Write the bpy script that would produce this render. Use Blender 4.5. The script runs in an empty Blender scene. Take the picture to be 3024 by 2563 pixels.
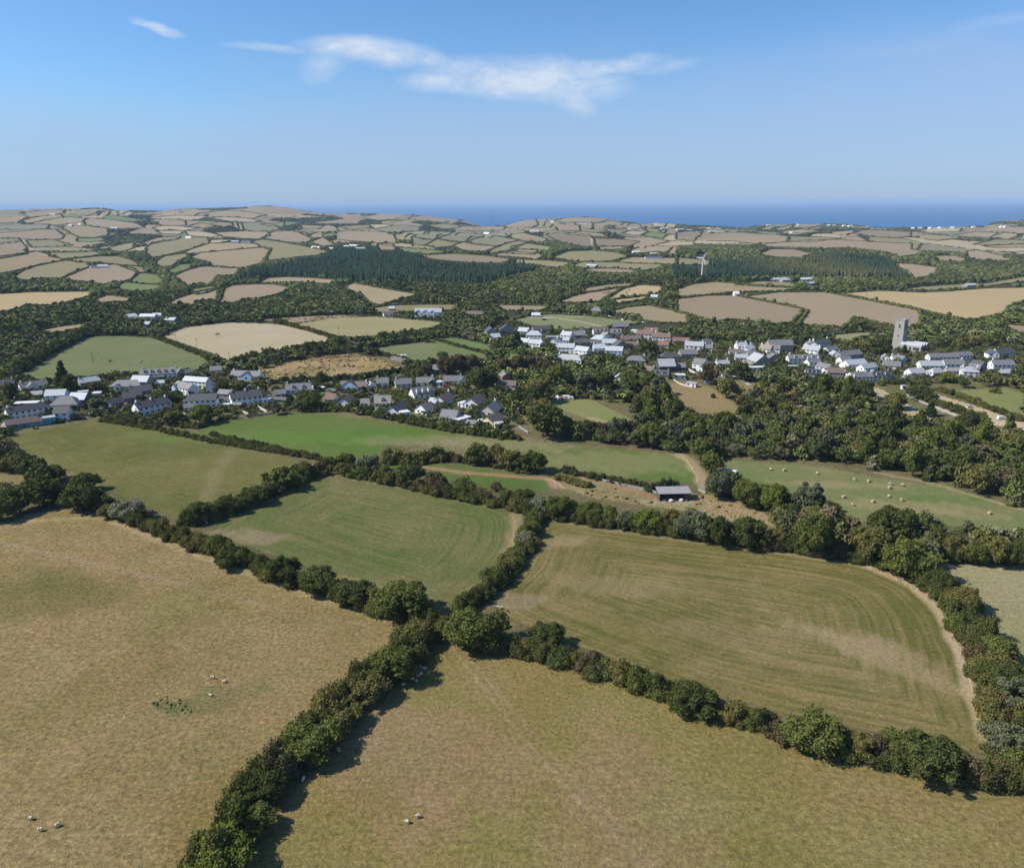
import bpy, math, random
import numpy as np
from mathutils import Vector, Matrix
R = math.radians
sc = bpy.context.scene
COL = sc.collection
rng = np.random.default_rng(7)
random.seed(7)

# ------------------------------------------------------------------ camera
FPX, CX, CY, CAMZ = 2330.0, 1512.0, 1281.5, 120.0
PITCH, ROLL = R(16.42), R(-0.31)
cd = bpy.data.cameras.new('camera')
cam = bpy.data.objects.new('camera', cd)
COL.objects.link(cam)
cd.sensor_width = 36.0
cd.lens = FPX / 3024.0 * 36.0
cd.clip_start, cd.clip_end = 1.0, 200000.0
CR = Matrix.Rotation(R(90) - PITCH, 3, 'X') @ Matrix.Rotation(ROLL, 3, 'Z')
cam.matrix_world = Matrix.Translation((0, 0, CAMZ)) @ CR.to_4x4()
sc.camera = cam
CRN = np.array(CR)

# ------------------------------------------------------------------ light
SUN_EL, SUN_AZ = R(43), R(-94)          # azimuth from +Y towards +X
w = bpy.data.worlds.new('World'); sc.world = w; w.use_nodes = True
nt = w.node_tree; nt.nodes.clear()
def N(t, ty, **k):
    n = t.nodes.new(ty)
    for a, b in k.items(): setattr(n, a, b)
    return n
out = N(nt, 'ShaderNodeOutputWorld'); bg = N(nt, 'ShaderNodeBackground')
sky = N(nt, 'ShaderNodeTexSky', sky_type='NISHITA', sun_disc=False)
sky.sun_elevation = SUN_EL; sky.sun_rotation = SUN_AZ % (2*math.pi)
sky.altitude = 200; sky.air_density = 1.0; sky.dust_density = 0.6; sky.ozone_density = 3.0
SKY_STR = 0.106
bg.inputs['Strength'].default_value = SKY_STR
# thin clouds: wisps at chosen directions
tc = N(nt, 'ShaderNodeTexCoord')
sx = N(nt, 'ShaderNodeSeparateXYZ'); nt.links.new(tc.outputs['Generated'], sx.inputs[0])
def M(t, op, a, b=None, c=None, clamp=False):
    n = N(t, 'ShaderNodeMath', operation=op); n.use_clamp = clamp
    for i, v in enumerate((a, b, c)):
        if v is None: continue
        if isinstance(v, (int, float)): n.inputs[i].default_value = v
        else: t.links.new(v, n.inputs[i])
    return n.outputs[0]
az = M(nt, 'ARCTAN2', sx.outputs[0], sx.outputs[1])
el = M(nt, 'ARCSINE', sx.outputs[2])
cb = N(nt, 'ShaderNodeCombineXYZ'); nt.links.new(az, cb.inputs[0]); nt.links.new(el, cb.inputs[1])
def sky_noise(scx, scy, det, off=0.0, dist=0.0, ro=0.6):
    mp = N(nt, 'ShaderNodeMapping'); mp.inputs['Scale'].default_value = (scx, scy, 1)
    mp.inputs['Location'].default_value = (off, off*.7, off)
    nt.links.new(cb.outputs[0], mp.inputs[0])
    n = N(nt, 'ShaderNodeTexNoise'); n.inputs['Scale'].default_value = 1.0
    n.inputs['Detail'].default_value = det; n.inputs['Roughness'].default_value = ro
    n.inputs['Distortion'].default_value = dist
    nt.links.new(mp.outputs[0], n.inputs['Vector'])
    return n.outputs['Fac']
def pix_dir(px, py):
    d = CRN @ np.array([(px-CX)/FPX, -(py-CY)/FPX, -1.0]); d /= np.linalg.norm(d)
    return math.atan2(d[0], d[1]), math.asin(d[2])
wA = sky_noise(14, 34, 9, 3.1, 0.6)
wB = sky_noise(60, 150, 6, 8.3, 0.3)
warp_x = M(nt, 'ADD', az, M(nt, 'MULTIPLY', M(nt, 'SUBTRACT', sky_noise(9, 22, 5, 1.7), 0.5), 0.05))
warp_y = M(nt, 'ADD', el, M(nt, 'MULTIPLY', M(nt, 'SUBTRACT', sky_noise(11, 26, 5, 5.2), 0.5), 0.024))
def blob(px, py, ru, rv, tilt=0.0, amp=1.0):
    a0, e0 = pix_dir(px, py)
    dx = M(nt, 'SUBTRACT', warp_x, a0); dy = M(nt, 'SUBTRACT', warp_y, e0)
    c, s = math.cos(tilt), math.sin(tilt)
    u = M(nt, 'ADD', M(nt, 'MULTIPLY', dx, c/ru), M(nt, 'MULTIPLY', dy, s/ru))
    v = M(nt, 'ADD', M(nt, 'MULTIPLY', dx, -s/rv), M(nt, 'MULTIPLY', dy, c/rv))
    d = M(nt, 'ADD', M(nt, 'MULTIPLY', u, u), M(nt, 'MULTIPLY', v, v))
    return M(nt, 'MULTIPLY', M(nt, 'SUBTRACT', 1.0, d, clamp=True), amp)
bl = [blob(1080, 150, .09, .019, R(-4)), blob(965, 185, .040, .020, R(25), .6), blob(830, 143, .075, .006, R(0), .55), blob(1260, 172, .05, .010, R(-8), .6),
      blob(1560, 235, .14, .027, R(-4)), blob(1310, 240, .06, .015, R(0), .8), blob(1780, 205, .09, .013, R(6), .8), blob(1700, 285, .030, .022, R(-25), .8),
      blob(1950, 200, .06, .008, R(5), .5), blob(470, 78, .030, .008, R(-12), .9), blob(2950, 60, .07, .008, R(5), .22), blob(2700, 140, .10, .008, R(5), .12)]
acc = bl[0]
for b in bl[1:]: acc = M(nt, 'MAXIMUM', acc, b)
cl = M(nt, 'MULTIPLY', M(nt, 'POWER', acc, 1.25), M(nt, 'ADD', M(nt, 'MULTIPLY', wA, 2.2), -0.25), clamp=True)
cl = M(nt, 'MULTIPLY', cl, M(nt, 'ADD', M(nt, 'MULTIPLY', wB, 1.3), 0.35), clamp=True)
# thin high veil filling the lower sky with a soft uneven top edge
vt = M(nt, 'ADD', el, M(nt, 'MULTIPLY', M(nt, 'SUBTRACT', sky_noise(3.5, 12, 6, 9.9), .5), 0.16))
vt = M(nt, 'SUBTRACT', vt, M(nt, 'MULTIPLY', az, 0.05))
mr = N(nt, 'ShaderNodeMapRange', interpolation_type='SMOOTHSTEP')
nt.links.new(vt, mr.inputs['Value'])
for i, v in ((1, .19), (2, .05), (3, 0.0), (4, 1.0)): mr.inputs[i].default_value = v
veil = M(nt, 'MULTIPLY', mr.outputs[0], 0.68)
mx = N(nt, 'ShaderNodeMix', data_type='RGBA')
nt.links.new(veil, mx.inputs[0])
tint = N(nt, 'ShaderNodeMix', data_type='RGBA', blend_type='MULTIPLY'); tint.inputs[0].default_value = 1
nt.links.new(sky.outputs[0], tint.inputs[6]); tint.inputs[7].default_value = (0.60, 0.835, 1.07, 1)
nt.links.new(tint.outputs[2], mx.inputs[6]); mx.inputs[7].default_value = (2.75, 3.65, 5.6, 1)
mc = N(nt, 'ShaderNodeMix', data_type='RGBA'); nt.links.new(M(nt, 'MULTIPLY', cl, 0.8), mc.inputs[0]); nt.links.new(mx.outputs[2], mc.inputs[6]); mc.inputs[7].default_value = (5.2, 5.7, 6.5, 1)
nt.links.new(mc.outputs[2], bg.inputs[0]); nt.links.new(bg.outputs[0], out.inputs[0])

sl = bpy.data.lights.new('sun', 'SUN'); sl.energy = 4.6; sl.angle = R(0.5); sl.color = (1.0, 0.95, 0.87)
so = bpy.data.objects.new('sun', sl); COL.objects.link(so)
sdir = Vector((math.sin(SUN_AZ)*math.cos(SUN_EL), math.cos(SUN_AZ)*math.cos(SUN_EL), math.sin(SUN_EL)))
so.rotation_euler = sdir.to_track_quat('Z', 'Y').to_euler(); so.location = (0, 0, 300)
vs = sc.view_settings
vs.view_transform = 'Standard'; vs.look = 'None'; vs.exposure = 0.4; vs.gamma = 1.0
vs.use_curve_mapping = False
sc.cycles.max_bounces = 6; sc.cycles.volume_bounces = 0; sc.cycles.transparent_max_bounces = 8

# ------------------------------------------------------------------ crops of the survey -> survey pixels
CROP = {'Q': (0, 0, 3024/2081), 'A': (0, 580, 1000/2081), 'B': (1000, 580, 1000/2081), 'C': (2000, 580, 1024/2081),
        'D': (0, 980, 1000/2081), 'E': (800, 880, 800/2081), 'G': (1400, 880, 800/2081), 'I': (2200, 880, 824/2081),
        'J': (0, 1180, 1000/2081), 'K': (1000, 1180, 1000/2081), 'L': (2000, 1180, 1024/2081),
        'M': (0, 1600, 1500/2081), 'N': (1400, 1600, 1624/2081), 'F': (0, 0, 1.0)}
def P(c, x, y):
    a, b, s = CROP[c]; return (a + x*s, b + y*s)

# ------------------------------------------------------------------ terrain
SKYL = [P('A', x, y) for x, y in [(-900, 90), (0, 85), (130, 82), (350, 75), (600, 72), (720, 85), (950, 92), (1100, 77), (1300, 71), (1450, 68), (1600, 57), (1760, 68), (1950, 102), (2081, 106)]] + \
       [P('B', x, y) for x, y in [(100, 108), (400, 111), (600, 128), (760, 147), (800, 158), (880, 184), (1000, 183), (1080, 164), (1150, 147), (1400, 130), (1550, 127), (1700, 146), (1850, 170), (1900, 172), (1960, 163), (2060, 172)]] + \
       [P('C', x, y) for x, y in [(160, 177), (400, 191), (540, 168), (700, 167), (900, 168), (1060, 174), (1200, 191), (1400, 190), (1700, 184), (1850, 180), (1930, 147), (2081, 144), (3000, 150)]]
_sa, _sd, _sr = [], [], []
for x, y in SKYL:
    a, e = pix_dir(x, y); _sa.append(a); _sd.append(math.tan(-e)); _sr.append(4700 + (674 - y)*36)
_sa, _sd, _sr = map(np.array, (_sa, _sd, _sr))
def sst(t): t = np.clip(t, 0, 1); return t*t*(3-2*t)
def H(x, y):
    x = np.asarray(x, float); y = np.asarray(y, float)
    r = np.hypot(x, y) + 1e-6; az = np.arctan2(x, y)
    d = np.interp(az, _sa, _sd); Rc = np.interp(az, _sa, _sr) + 60*np.sin(az*61)
    hc = CAMZ - Rc*d
    near = 1.1*np.sin(x/47+1.3)*np.sin(y/61+.4) + 1.6*np.sin(x/131+.2)*np.cos(y/117)
    near *= sst((r-60)/150) * (1 - sst((r-420)/120)*.7)
    # far undulations
    u = (np.sin(x/310+.6*np.sin(y/400))*np.sin(y/270+1.1) + .6*np.sin(x/170+2+y/420)*np.sin(y/190+.3)
         + .8*np.sin(x/690+1)*np.sin(y/520+2.2))
    amp = 19*sst((r-1500)/1200)*(1-sst((r-Rc*.72)/(Rc*.2)))
    t = np.clip((r-1900)/(Rc-1900), 0, 1)
    base = np.where(r < 1900, -16*sst((r-1120)/500), -16 + (hc+16)*t**1.15)
    rid = 9*np.sin(x/240+.8)*sst((r-900)/400)*(1-sst((r-1700)/500))*.6
    hill = 24*np.exp(-((r-1880)/360)**2)*(.7+.3*np.sin(az*9+1))
    h = near + base + u*amp + rid + hill
    drop = sst((r-Rc)/330)
    return h*(1-drop) + (-150)*drop
def proj(x, y, z):
    v = np.stack([np.asarray(x, float), np.asarray(y, float), np.asarray(z, float)-CAMZ], -1) @ CRN
    return CX + FPX*v[..., 0]/-v[..., 2], CY - FPX*v[..., 1]/-v[..., 2]
_rs = 30*np.exp(np.linspace(0, math.log(9500/30), 1800))
def unproj(pts, base=0.0):
    res = []
    for px, py in pts:
        d = CRN @ np.array([(px-CX)/FPX, -(py-CY)/FPX, -1.0]); hz = math.hypot(d[0], d[1])
        X = d[0]/hz*_rs; Y = d[1]/hz*_rs; Z = CAMZ + d[2]/hz*_rs
        df = Z - H(X, Y) - base
        k = int(np.argmax(df < 0))
        if df[k] >= 0: k = len(_rs)-1; rr = 6500.0
        elif k == 0: rr = _rs[0]
        else: rr = _rs[k-1] + (_rs[k]-_rs[k-1])*df[k-1]/(df[k-1]-df[k])
        res.append((d[0]/hz*rr, d[1]/hz*rr))
    return np.array(res)
def at(c, x, y):
    q = unproj([P(c, x, y)])[0]; return float(q[0]), float(q[1]), float(H(*q))
def mpp(x, y, z=0):   # metres per survey pixel at a point
    v = np.array([x, y, z-CAMZ]) @ CRN; return -v[2]/FPX
def densify(pts, step, closed=True):
    o = []; n = len(pts)
    for i in range(n if closed else n-1):
        a, b = np.array(pts[i], float), np.array(pts[(i+1) % n], float)
        k = max(1, int(np.hypot(*(b-a))/step))
        for j in range(k): o.append(tuple(a+(b-a)*j/k))
    if not closed: o.append(tuple(pts[-1]))
    return o
def smooth(pts, closed=True, it=1):
    for _ in range(it):
        o = []; n = len(pts)
        if not closed: o.append(pts[0])
        for i in range(n if closed else n-1):
            a, b = np.array(pts[i], float), np.array(pts[(i+1) % n], float)
            o += [tuple(a*.86+b*.14), tuple(a*.14+b*.86)]
        if not closed: o.append(pts[-1])
        pts = o
    return pts
def pip(X, Y, poly):
    poly = np.asarray(poly); x0, y0 = poly.min(0); x1, y1 = poly.max(0)
    ins = np.zeros(X.shape, bool)
    idx = np.where((X >= x0) & (X <= x1) & (Y >= y0) & (Y <= y1))[0]
    if len(idx) == 0: return ins
    xs, ys = X[idx], Y[idx]; c = np.zeros(len(idx), bool)
    n = len(poly)
    for i in range(n):
        ax, ay = poly[i]; bx, by = poly[(i+1) % n]
        if ay == by: continue
        m = ((ay > ys) != (by > ys)) & (xs < (bx-ax)*(ys-ay)/(by-ay)+ax)
        c ^= m
    ins[idx] = c
    return ins
def dist_poly(X, Y, poly, closed=True):
    poly = np.asarray(poly); n = len(poly); D = np.full(X.shape, 1e9)
    for i in range(n if closed else n-1):
        a = poly[i]; b = poly[(i+1) % n]; ab = b-a; L = ab@ab+1e-9
        t = np.clip(((X-a[0])*ab[0]+(Y-a[1])*ab[1])/L, 0, 1)
        D = np.minimum(D, np.hypot(X-a[0]-t*ab[0], Y-a[1]-t*ab[1]))
    return D
# ------------------------------------------------------------------ fields: (crop, kind, points)
# kinds: colour A, colour B, stripe, tuft
KIND = {
 'tan': ((0.297,0.228,0.142), (0.232,0.194,0.103), .15, .15),
 'pink': ((0.275,0.213,0.142), (0.245,0.191,0.120), .15, .15),
 'pale': ((0.378,0.302,0.202), (0.302,0.244,0.143), .1, .1),
 'olive': ((0.202,0.185,0.095), (0.249,0.206,0.116), .15, .15),
 'grey':  ((.17,.17,.11), (.22,.19,.12), .1, .1),
 'green': ((.125,.165,.055), (.19,.195,.085), .2, .15),
 'gold': ((0.378,0.284,0.155), (0.318,0.249,0.129), .15, .15),
 'brown': ((0.232,0.172,0.116), (0.206,0.172,0.103), .15, .1),
}
FIELDS = [
('A','gold',[(-80,610),(200,596),(545,592),(560,605),(490,625),(380,655),(260,665),(180,660),(90,690),(-80,725)]),
('A','pink',[(395,500),(460,470),(560,440),(700,425),(820,450),(845,470),(800,505),(740,520),(700,515),(640,538),(560,520),(470,515)]),
('A','olive',[(85,495),(150,460),(250,425),(400,402),(530,415),(540,430),(480,455),(400,490),(370,498),(240,495),(180,510),(120,505)]),
('A','tan',[(-80,390),(100,365),(220,345),(330,375),(380,393),(300,405),(180,430),(60,460),(-80,480)]),
('A','pink',[(-80,300),(60,285),(125,280),(160,320),(215,342),(100,360),(-80,390)]),
('A','olive',[(-80,265),(110,262),(120,275),(-80,297)]),
('A','olive',[(170,275),(330,272),(430,300),(330,305),(200,308)]),
('A','olive',[(205,318),(400,316),(520,325),(590,332),(520,338),(290,340),(230,332)]),
('A','olive',[(300,345),(480,343),(600,350),(610,360),(470,372),(380,380),(310,365)]),
('A','olive',[(440,388),(600,376),(720,375),(810,400),(860,430),(740,415),(600,400),(470,400)]),
('A','olive',[(745,424),(860,432),(890,460),(850,470),(830,455)]),
('A','green',[(850,475),(960,488),(1005,520),(990,530),(880,533),(800,525)]),
('A','green',[(710,560),(760,535),(900,545),(985,550),(960,568),(860,578),(760,570)]),
('A','pink',[(-60,236),(120,225),(250,210),(340,212),(385,245),(375,258),(200,258),(-60,256)]),
('A','tan',[(385,195),(450,187),(560,190),(655,205),(660,230),(590,250),(510,252),(440,225)]),
('A','green',[(480,262),(620,258),(640,270),(560,275),(480,272)]),
('A','tan',[(145,150),(250,130),(370,118),(380,128),(260,145),(160,160)]),
('A','tan',[(180,163),(300,143),(390,133),(530,137),(500,152),(350,170)]),
('A','pink',[(520,150),(560,142),(700,152),(840,175),(880,192),(700,193),(560,180),(530,170)]),
('A','grey',[(-60,180),(300,178),(330,195),(200,195),(60,200),(-60,197)]),
('A','pink',[(440,92),(620,79),(660,87),(560,105),(460,101)]),
('A','pale',[(545,110),(690,90),(720,97),(600,113)]),
('A','pale',[(660,108),(740,96),(830,107),(780,114)]),
('A','tan',[(170,104),(260,93),(400,88),(430,97),(300,112),(180,120)]),
('A','olive',[(-60,92),(130,88),(100,110),(-60,114)]),
('A','pink',[(920,150),(1000,143),(1120,150),(1180,165),(1100,178),(980,170)]),
('A','pale',[(900,125),(1100,125),(1280,130),(1200,140),(1000,138)]),
('A','tan',[(990,98),(1080,92),(1060,106),(1000,105)]),
('A','tan',[(1090,102),(1190,88),(1240,88),(1170,112)]),
('A','tan',[(1210,116),(1262,90),(1300,90),(1240,118)]),
('A','tan',[(1310,104),(1400,93),(1560,107),(1640,125),(1560,130),(1400,122),(1290,123)]),
('A','tan',[(1440,84),(1560,70),(1700,72),(1780,84),(1640,86),(1500,90)]),
('A','pink',[(1640,98),(1660,89),(1850,88),(1925,106),(1800,110),(1650,105)]),
('A','pale',[(1280,127),(1440,132),(1590,150),(1560,156),(1420,147)]),
('A','pale',[(945,195),(1000,188),(1100,190),(1230,198),(1150,205),(980,203)]),
('A','pale',[(970,215),(1060,212),(1140,222),(1100,228),(1000,225)]),
('A','tan',[(1140,182),(1230,170),(1340,188),(1240,190)]),
('A','pale',[(1430,165),(1450,160),(1490,195),(1470,202),(1440,185)]),
('A','grey',[(1490,170),(1600,165),(1690,185),(1720,205),(1560,210),(1500,195)]),
('A','olive',[(1590,166),(1740,165),(1740,178),(1660,176)]),
('A','pale',[(1140,215),(1240,222),(1360,245),(1290,248),(1160,235)]),
('A','pink',[(1330,225),(1500,222),(1640,225),(1650,240),(1590,258),(1480,252),(1370,240)]),
('A','pink',[(1620,255),(1680,225),(1800,218),(1910,262),(1880,280),(1760,275)]),
('A','olive',[(1850,180),(1980,185),(1960,195),(1860,192)]),
('A','tan',[(1870,225),(1980,225),(1970,245),(1900,240)]),
('A','pink',[(1920,280),(1980,258),(2050,295),(1980,300)]),
('A','tan',[(1080,92),(1090,90)]) if False else ('A','olive',[(905,320),(950,290),(1100,262),(1270,258),(1280,285),(1200,310),(1100,335),(1000,360),(930,372),(905,345)]),
('A','tan',[(880,288),(960,262),(1100,250),(1090,258),(960,282),(900,295)]),
('A','olive',[(675,320),(760,300),(820,292),(815,315),(760,332),(690,330)]),
('A','tan',[(1115,345),(1250,300),(1440,290),(1580,300),(1590,312),(1440,322),(1220,342)]),
('A','tan',[(1170,375),(1230,352),(1440,334),(1600,320),(1660,325),(1650,350),(1620,380),(1600,405),(1510,430),(1420,435),(1310,428),(1290,400),(1230,385)]),
('A','olive',[(960,410),(1010,375),(1140,358),(1150,370),(1090,400),(1050,425),(980,425)]),
('A','green',[(1030,460),(1110,425),(1180,418),(1160,440),(1080,470)]),
('A','pink',[(1080,490),(1150,462),(1230,440),(1340,435),(1460,450),(1440,475),(1400,480),(1330,480),(1280,540),(1230,530),(1150,545),(1110,510)]),
('A','olive',[(1555,280),(1610,272),(1740,290),(1900,320),(2010,340),(1960,355),(1840,365),(1740,380),(1650,385),(1650,355),(1670,330),(1600,300)]),
('A','green',[(1180,575),(1290,560),(1340,568),(1260,590),(1210,598)]),
('A','pink',[(1020,660),(1100,630),(1220,595),(1338,572),(1336,600),(1326,628),(1230,635),(1180,665),(1120,655),(1060,660)]),
('A','pink',[(1380,575),(1420,555),(1560,548),(1690,548),(1790,568),(1700,600),(1600,620),(1500,625),(1440,650),(1350,655),(1370,610)]),
('A','tan',[(1590,525),(1640,510),(1750,503),(1900,508),(2050,520),(2060,535),(1900,528),(1800,520),(1640,525)]),
('A','pink',[(565,645),(650,615),(700,618),(820,632),(790,642),(700,642),(640,652)]),
('A','tan',[(250,825),(400,800),(560,788),(600,790),(500,810),(380,830),(300,838)]),
('Q','tanpale',[(330,683),(380,665),(460,656),(560,658),(640,676),(680,690),(640,700),(560,712),(500,730),(470,735),(440,720),(400,707),(350,690)]),
('Q','fgreen',[(45,762),(60,745),(110,715),(160,694),(185,684),(250,683),(310,687),(360,704),(415,724),(425,745),(380,752),(280,762),(160,770),(70,777)]),
('Q','rough',[(520,651),(660,641),(740,642),(640,650),(600,656)]),
('Q','olivef',[(600,659),(680,646),(760,643),(900,655),(880,665),(830,672),(760,683),(700,686),(650,673)]),
('Q','tussock',[(520,757),(560,744),(640,727),(720,718),(760,728),(815,743),(810,758),(760,765),(640,775),(540,780)]),
('Q','fgreen',[(750,712),(800,702),(860,695),(940,706),(990,717),(1000,722),(900,735),(860,733),(800,728),(770,722)]),
('Q','fgreen2',[(870,691),(920,686),(990,700),(998,714),(960,715),(900,704)]),
('Q','sport',[(1035,652),(1080,641),(1120,638),(1200,642),(1310,656),(1250,666),(1150,674),(1080,666)]),
('Q','pink',[(995,619),(1120,622),(1100,633),(1020,632)]),
('B','olive',[(170,695),(300,678),(480,672),(720,672),(720,692),(620,700),(460,705),(250,712)]),
('B','tan',[(30,560),(90,540),(250,570),(400,595),(500,608),(400,625),(300,650),(240,668),(180,640),(140,600)]),
('B','pink',[(0,118),(130,114),(120,126),(0,122)]),('B','pink',[(180,130),(260,114),(420,116),(330,130),(240,140)]),
('B','pink',[(420,131),(500,124),(640,137),(750,156),(700,162),(560,147)]),
('B','pink',[(680,194),(800,188),(1020,190),(1010,200),(860,206),(740,204)]),
('B','pink',[(0,225),(100,218),(300,228),(350,260),(355,285),(240,280),(100,270),(0,260)]),
('B','olive',[(0,180),(180,182),(190,190),(60,198)]),('B','pale',[(190,178),(280,180),(330,190),(220,192)]),
('B','tan',[(400,230),(540,218),(460,245),(410,248)]),
('B','grey',[(470,248),(560,222),(690,222),(590,262),(520,258)]),
('B','grey',[(620,262),(700,227),(885,237),(780,273),(700,275)]),
('B','grey',[(455,256),(575,270),(520,300),(460,300)]),
('B','olive',[(540,300),(605,268),(735,282),(700,298),(580,312)]),
('B','grey',[(795,284),(900,241),(1060,268),(1085,275),(960,300),(860,294)]),
('B','pink',[(710,302),(760,290),(960,307),(900,330),(780,328)]),
('B','olive',[(900,345),(1040,292),(1110,280),(1150,290),(1050,320),(960,345)]),
('B','olive',[(1060,312),(1160,296),(1300,315),(1290,325),(1120,322)]),
('B','tan',[(1020,345),(1100,327),(1260,340),(1200,352)]),
('B','pink',[(920,357),(1060,347),(1200,357),(1260,365),(1210,385),(1120,370)]),
('B','brown',[(490,358),(700,360),(900,372),(1060,388),(1000,405),(860,402),(700,395),(560,378)]),
('B','green',[(350,308),(480,323),(690,350),(540,350),(420,337)]),
('B','pale',[(160,282),(330,290),(580,315),(600,325),(480,318),(340,300)]),('B','tan',[(240,297),(330,300),(345,325),(260,325)]),
('B','olive',[(1010,402),(1100,395),(1300,402),(1420,410),(1390,425),(1300,430),(1200,412)]),
('B','olive',[(1320,375),(1420,345),(1560,340),(1700,352),(1770,370),(1680,390),(1560,400),(1440,392)]),
('B','olive',[(1430,428),(1510,407),(1700,412),(1980,422),(1960,440),(1880,450),(1700,437),(1540,438)]),
('B','pink',[(1480,447),(1620,445),(1820,454),(1800,465),(1600,462)]),
('B','tan',[(1690,395),(1800,382),(2075,387),(2075,410),(1980,410),(1780,405)]),
('B','brown',[(1280,235),(1380,228),(1540,242),(1562,270),(1565,310),(1480,300),(1340,265)]),
('B','brown',[(1578,264),(1700,268),(1840,280),(1780,298),(1590,300)]),
('B','tan',[(1060,240),(1130,232),(1270,262),(1260,275),(1120,268)]),
('B','tan',[(1590,315),(1740,312),(1760,322),(1620,325)]),
('B','pink',[(1780,335),(1840,315),(2070,312),(2070,345),(1960,335),(1850,345)]),
('B','green',[(1860,240),(1920,227),(2040,235),(1990,255)]),
('B','tan',[(1390,226),(1480,224),(1620,235),(1640,246),(1560,240)]),
('B','pink',[(1010,184),(1150,152),(1200,149),(1270,157),(1170,185),(1060,190)]),
('B','olive',[(1185,188),(1275,163),(1350,160),(1380,172),(1300,186)]),
('B','pink',[(1360,177),(1450,168),(1490,185),(1480,205),(1350,205),(1340,190)]),
('B','pink',[(1300,152),(1400,138),(1600,136),(1710,152),(1650,158),(1500,153)]),
('B','pink',[(1500,170),(1560,167),(1620,190),(1560,197),(1510,190)]),
('B','pink',[(1590,168),(1680,158),(1740,167),(1700,178),(1630,182)]),
('B','pink',[(1650,190),(1740,174),(1900,178),(1930,190),(1780,192)]),
('B','pale',[(1925,172),(2060,176),(2060,183),(1940,181)]),
('B','pale',[(1740,225),(1800,218),(1890,222),(1870,235)]),('B','tan',[(1980,212),(2060,205),(2075,222),(2000,222)]),
('B','pink',[(1345,650),(1430,622),(1560,592),(1700,572),(1715,578),(1635,618),(1615,640),(1480,650)]),
('B','tan',[(1500,590),(1520,570),(1640,550),(1800,540),(1800,545),(1700,558),(1580,580)]),
('B','gold',[(1645,635),(1740,579),(1850,550),(1990,560),(1980,588),(1930,598),(1800,618)]),
('B','gold',[(1680,642),(1780,627),(1900,612),(1890,625),(1780,645),(1720,655)]),
('B','tan',[(1640,705),(1760,690),(1900,675),(2060,710),(2140,730),(2140,775),(1980,775),(1860,760),(1860,740),(1800,720)]),
('C','tan',[(0,562),(100,532),(230,520),(430,537),(600,547),(770,555),(640,563),(360,570),(150,588),(0,600)]),
('C','olive',[(350,525),(480,517),(670,520),(720,545),(640,543),(500,536)]),
('C','pink',[(0,622),(180,602),(335,600),(500,632),(745,682),(735,710),(700,740),(680,755),(560,765),(440,745),(320,735),(200,750),(160,735),(100,710),(0,690)]),
('C','pink',[(385,597),(600,582),(880,582),(1100,622),(1450,692),(1460,730),(1450,760),(1320,810),(1280,770),(1150,740),(1100,725),(1040,745),(1000,780),(900,775),(735,768),(785,700),(790,682),(700,655),(560,630)]),
('C','gold',[(970,577),(1200,573),(1440,583),(1600,578),(1850,558),(2150,552),(2120,610),(2040,640),(1980,660),(1970,690),(1900,710),(1800,735),(1700,730),(1640,715),(1550,700),(1400,660),(1150,612)]),
('C','olive',[(1300,560),(1450,550),(1720,532),(1850,530),(1900,520),(2150,476),(2150,497),(1990,518),(1880,532),(1750,545),(1550,560),(1420,558)]),
('C','brown',[(0,225),(80,215),(158,220),(156,262),(0,255)]),
('C','pink',[(168,222),(400,225),(662,245),(650,268),(470,280),(350,265),(172,262)]),
('C','grey',[(680,247),(880,252),(980,262),(800,268),(672,268)]),
('C','pink',[(480,288),(700,274),(960,267),(1200,282),(1400,290),(1400,325),(1450,330),(1440,345),(1330,358),(1260,330),(1150,315),(1000,300),(850,308),(740,300),(560,297)]),
('C','pink',[(500,345),(560,325),(700,325),(800,345),(740,362),(600,360)]),
('C','olive',[(0,375),(150,387),(290,400),(200,408),(0,405)]),
('C','pale',[(100,207),(200,207),(310,218),(200,218)]),('C','tan',[(490,192),(560,182),(600,187),(560,194)]),
('C','tan',[(590,192),(700,174),(770,174),(640,196)]),('C','tan',[(740,191),(800,174),(880,173),(840,186),(780,196)]),
('C','pink',[(930,217),(1060,210),(1075,232),(960,228)]),('C','brown',[(1085,217),(1150,207),(1400,221),(1440,240),(1300,245),(1150,235)]),
('C','pale',[(1440,202),(1560,193),(1700,197),(1690,206),(1500,209)]),
('C','tan',[(1450,234),(1600,241),(1700,258),(1560,260),(1470,250)]),
('C','pink',[(1660,226),(1800,219),(1915,223),(1875,240),(1740,238)]),('C','pink',[(1885,246),(1960,225),(2035,227),(1990,255)]),
('C','pink',[(2015,258),(2075,231),(2140,228),(2140,262)]),
('C','olive',[(1780,283),(1900,268),(2150,265),(2150,280),(1900,286)]),('C','pink',[(1830,293),(2150,288),(2150,300),(1900,302)]),
('C','pink',[(1745,335),(1800,330),(1960,365),(2000,385),(1880,378),(1750,370)]),
('C','pink',[(1550,364),(1640,360),(1740,380),(1700,388),(1560,377)]),
('C','pink',[(1290,404),(1400,412),(1560,432),(1540,460),(1480,480),(1420,485),(1390,450),(1330,420)]),
('C','green',[(2050,680),(2090,650),(2150,650),(2150,700)]),('C','pink',[(1960,770),(2100,785),(2150,830),(2000,802)]),
('C','tan',[(600,207),(760,203),(860,215),(700,222)]),
('I','olive',[(580,290),(700,268),(880,254),(1140,267),(1100,285),(900,290),(780,330),(640,310)]),
('I','pink',[(360,217),(500,217),(615,227),(600,238),(480,232)]),
# near and middle distance
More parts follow.
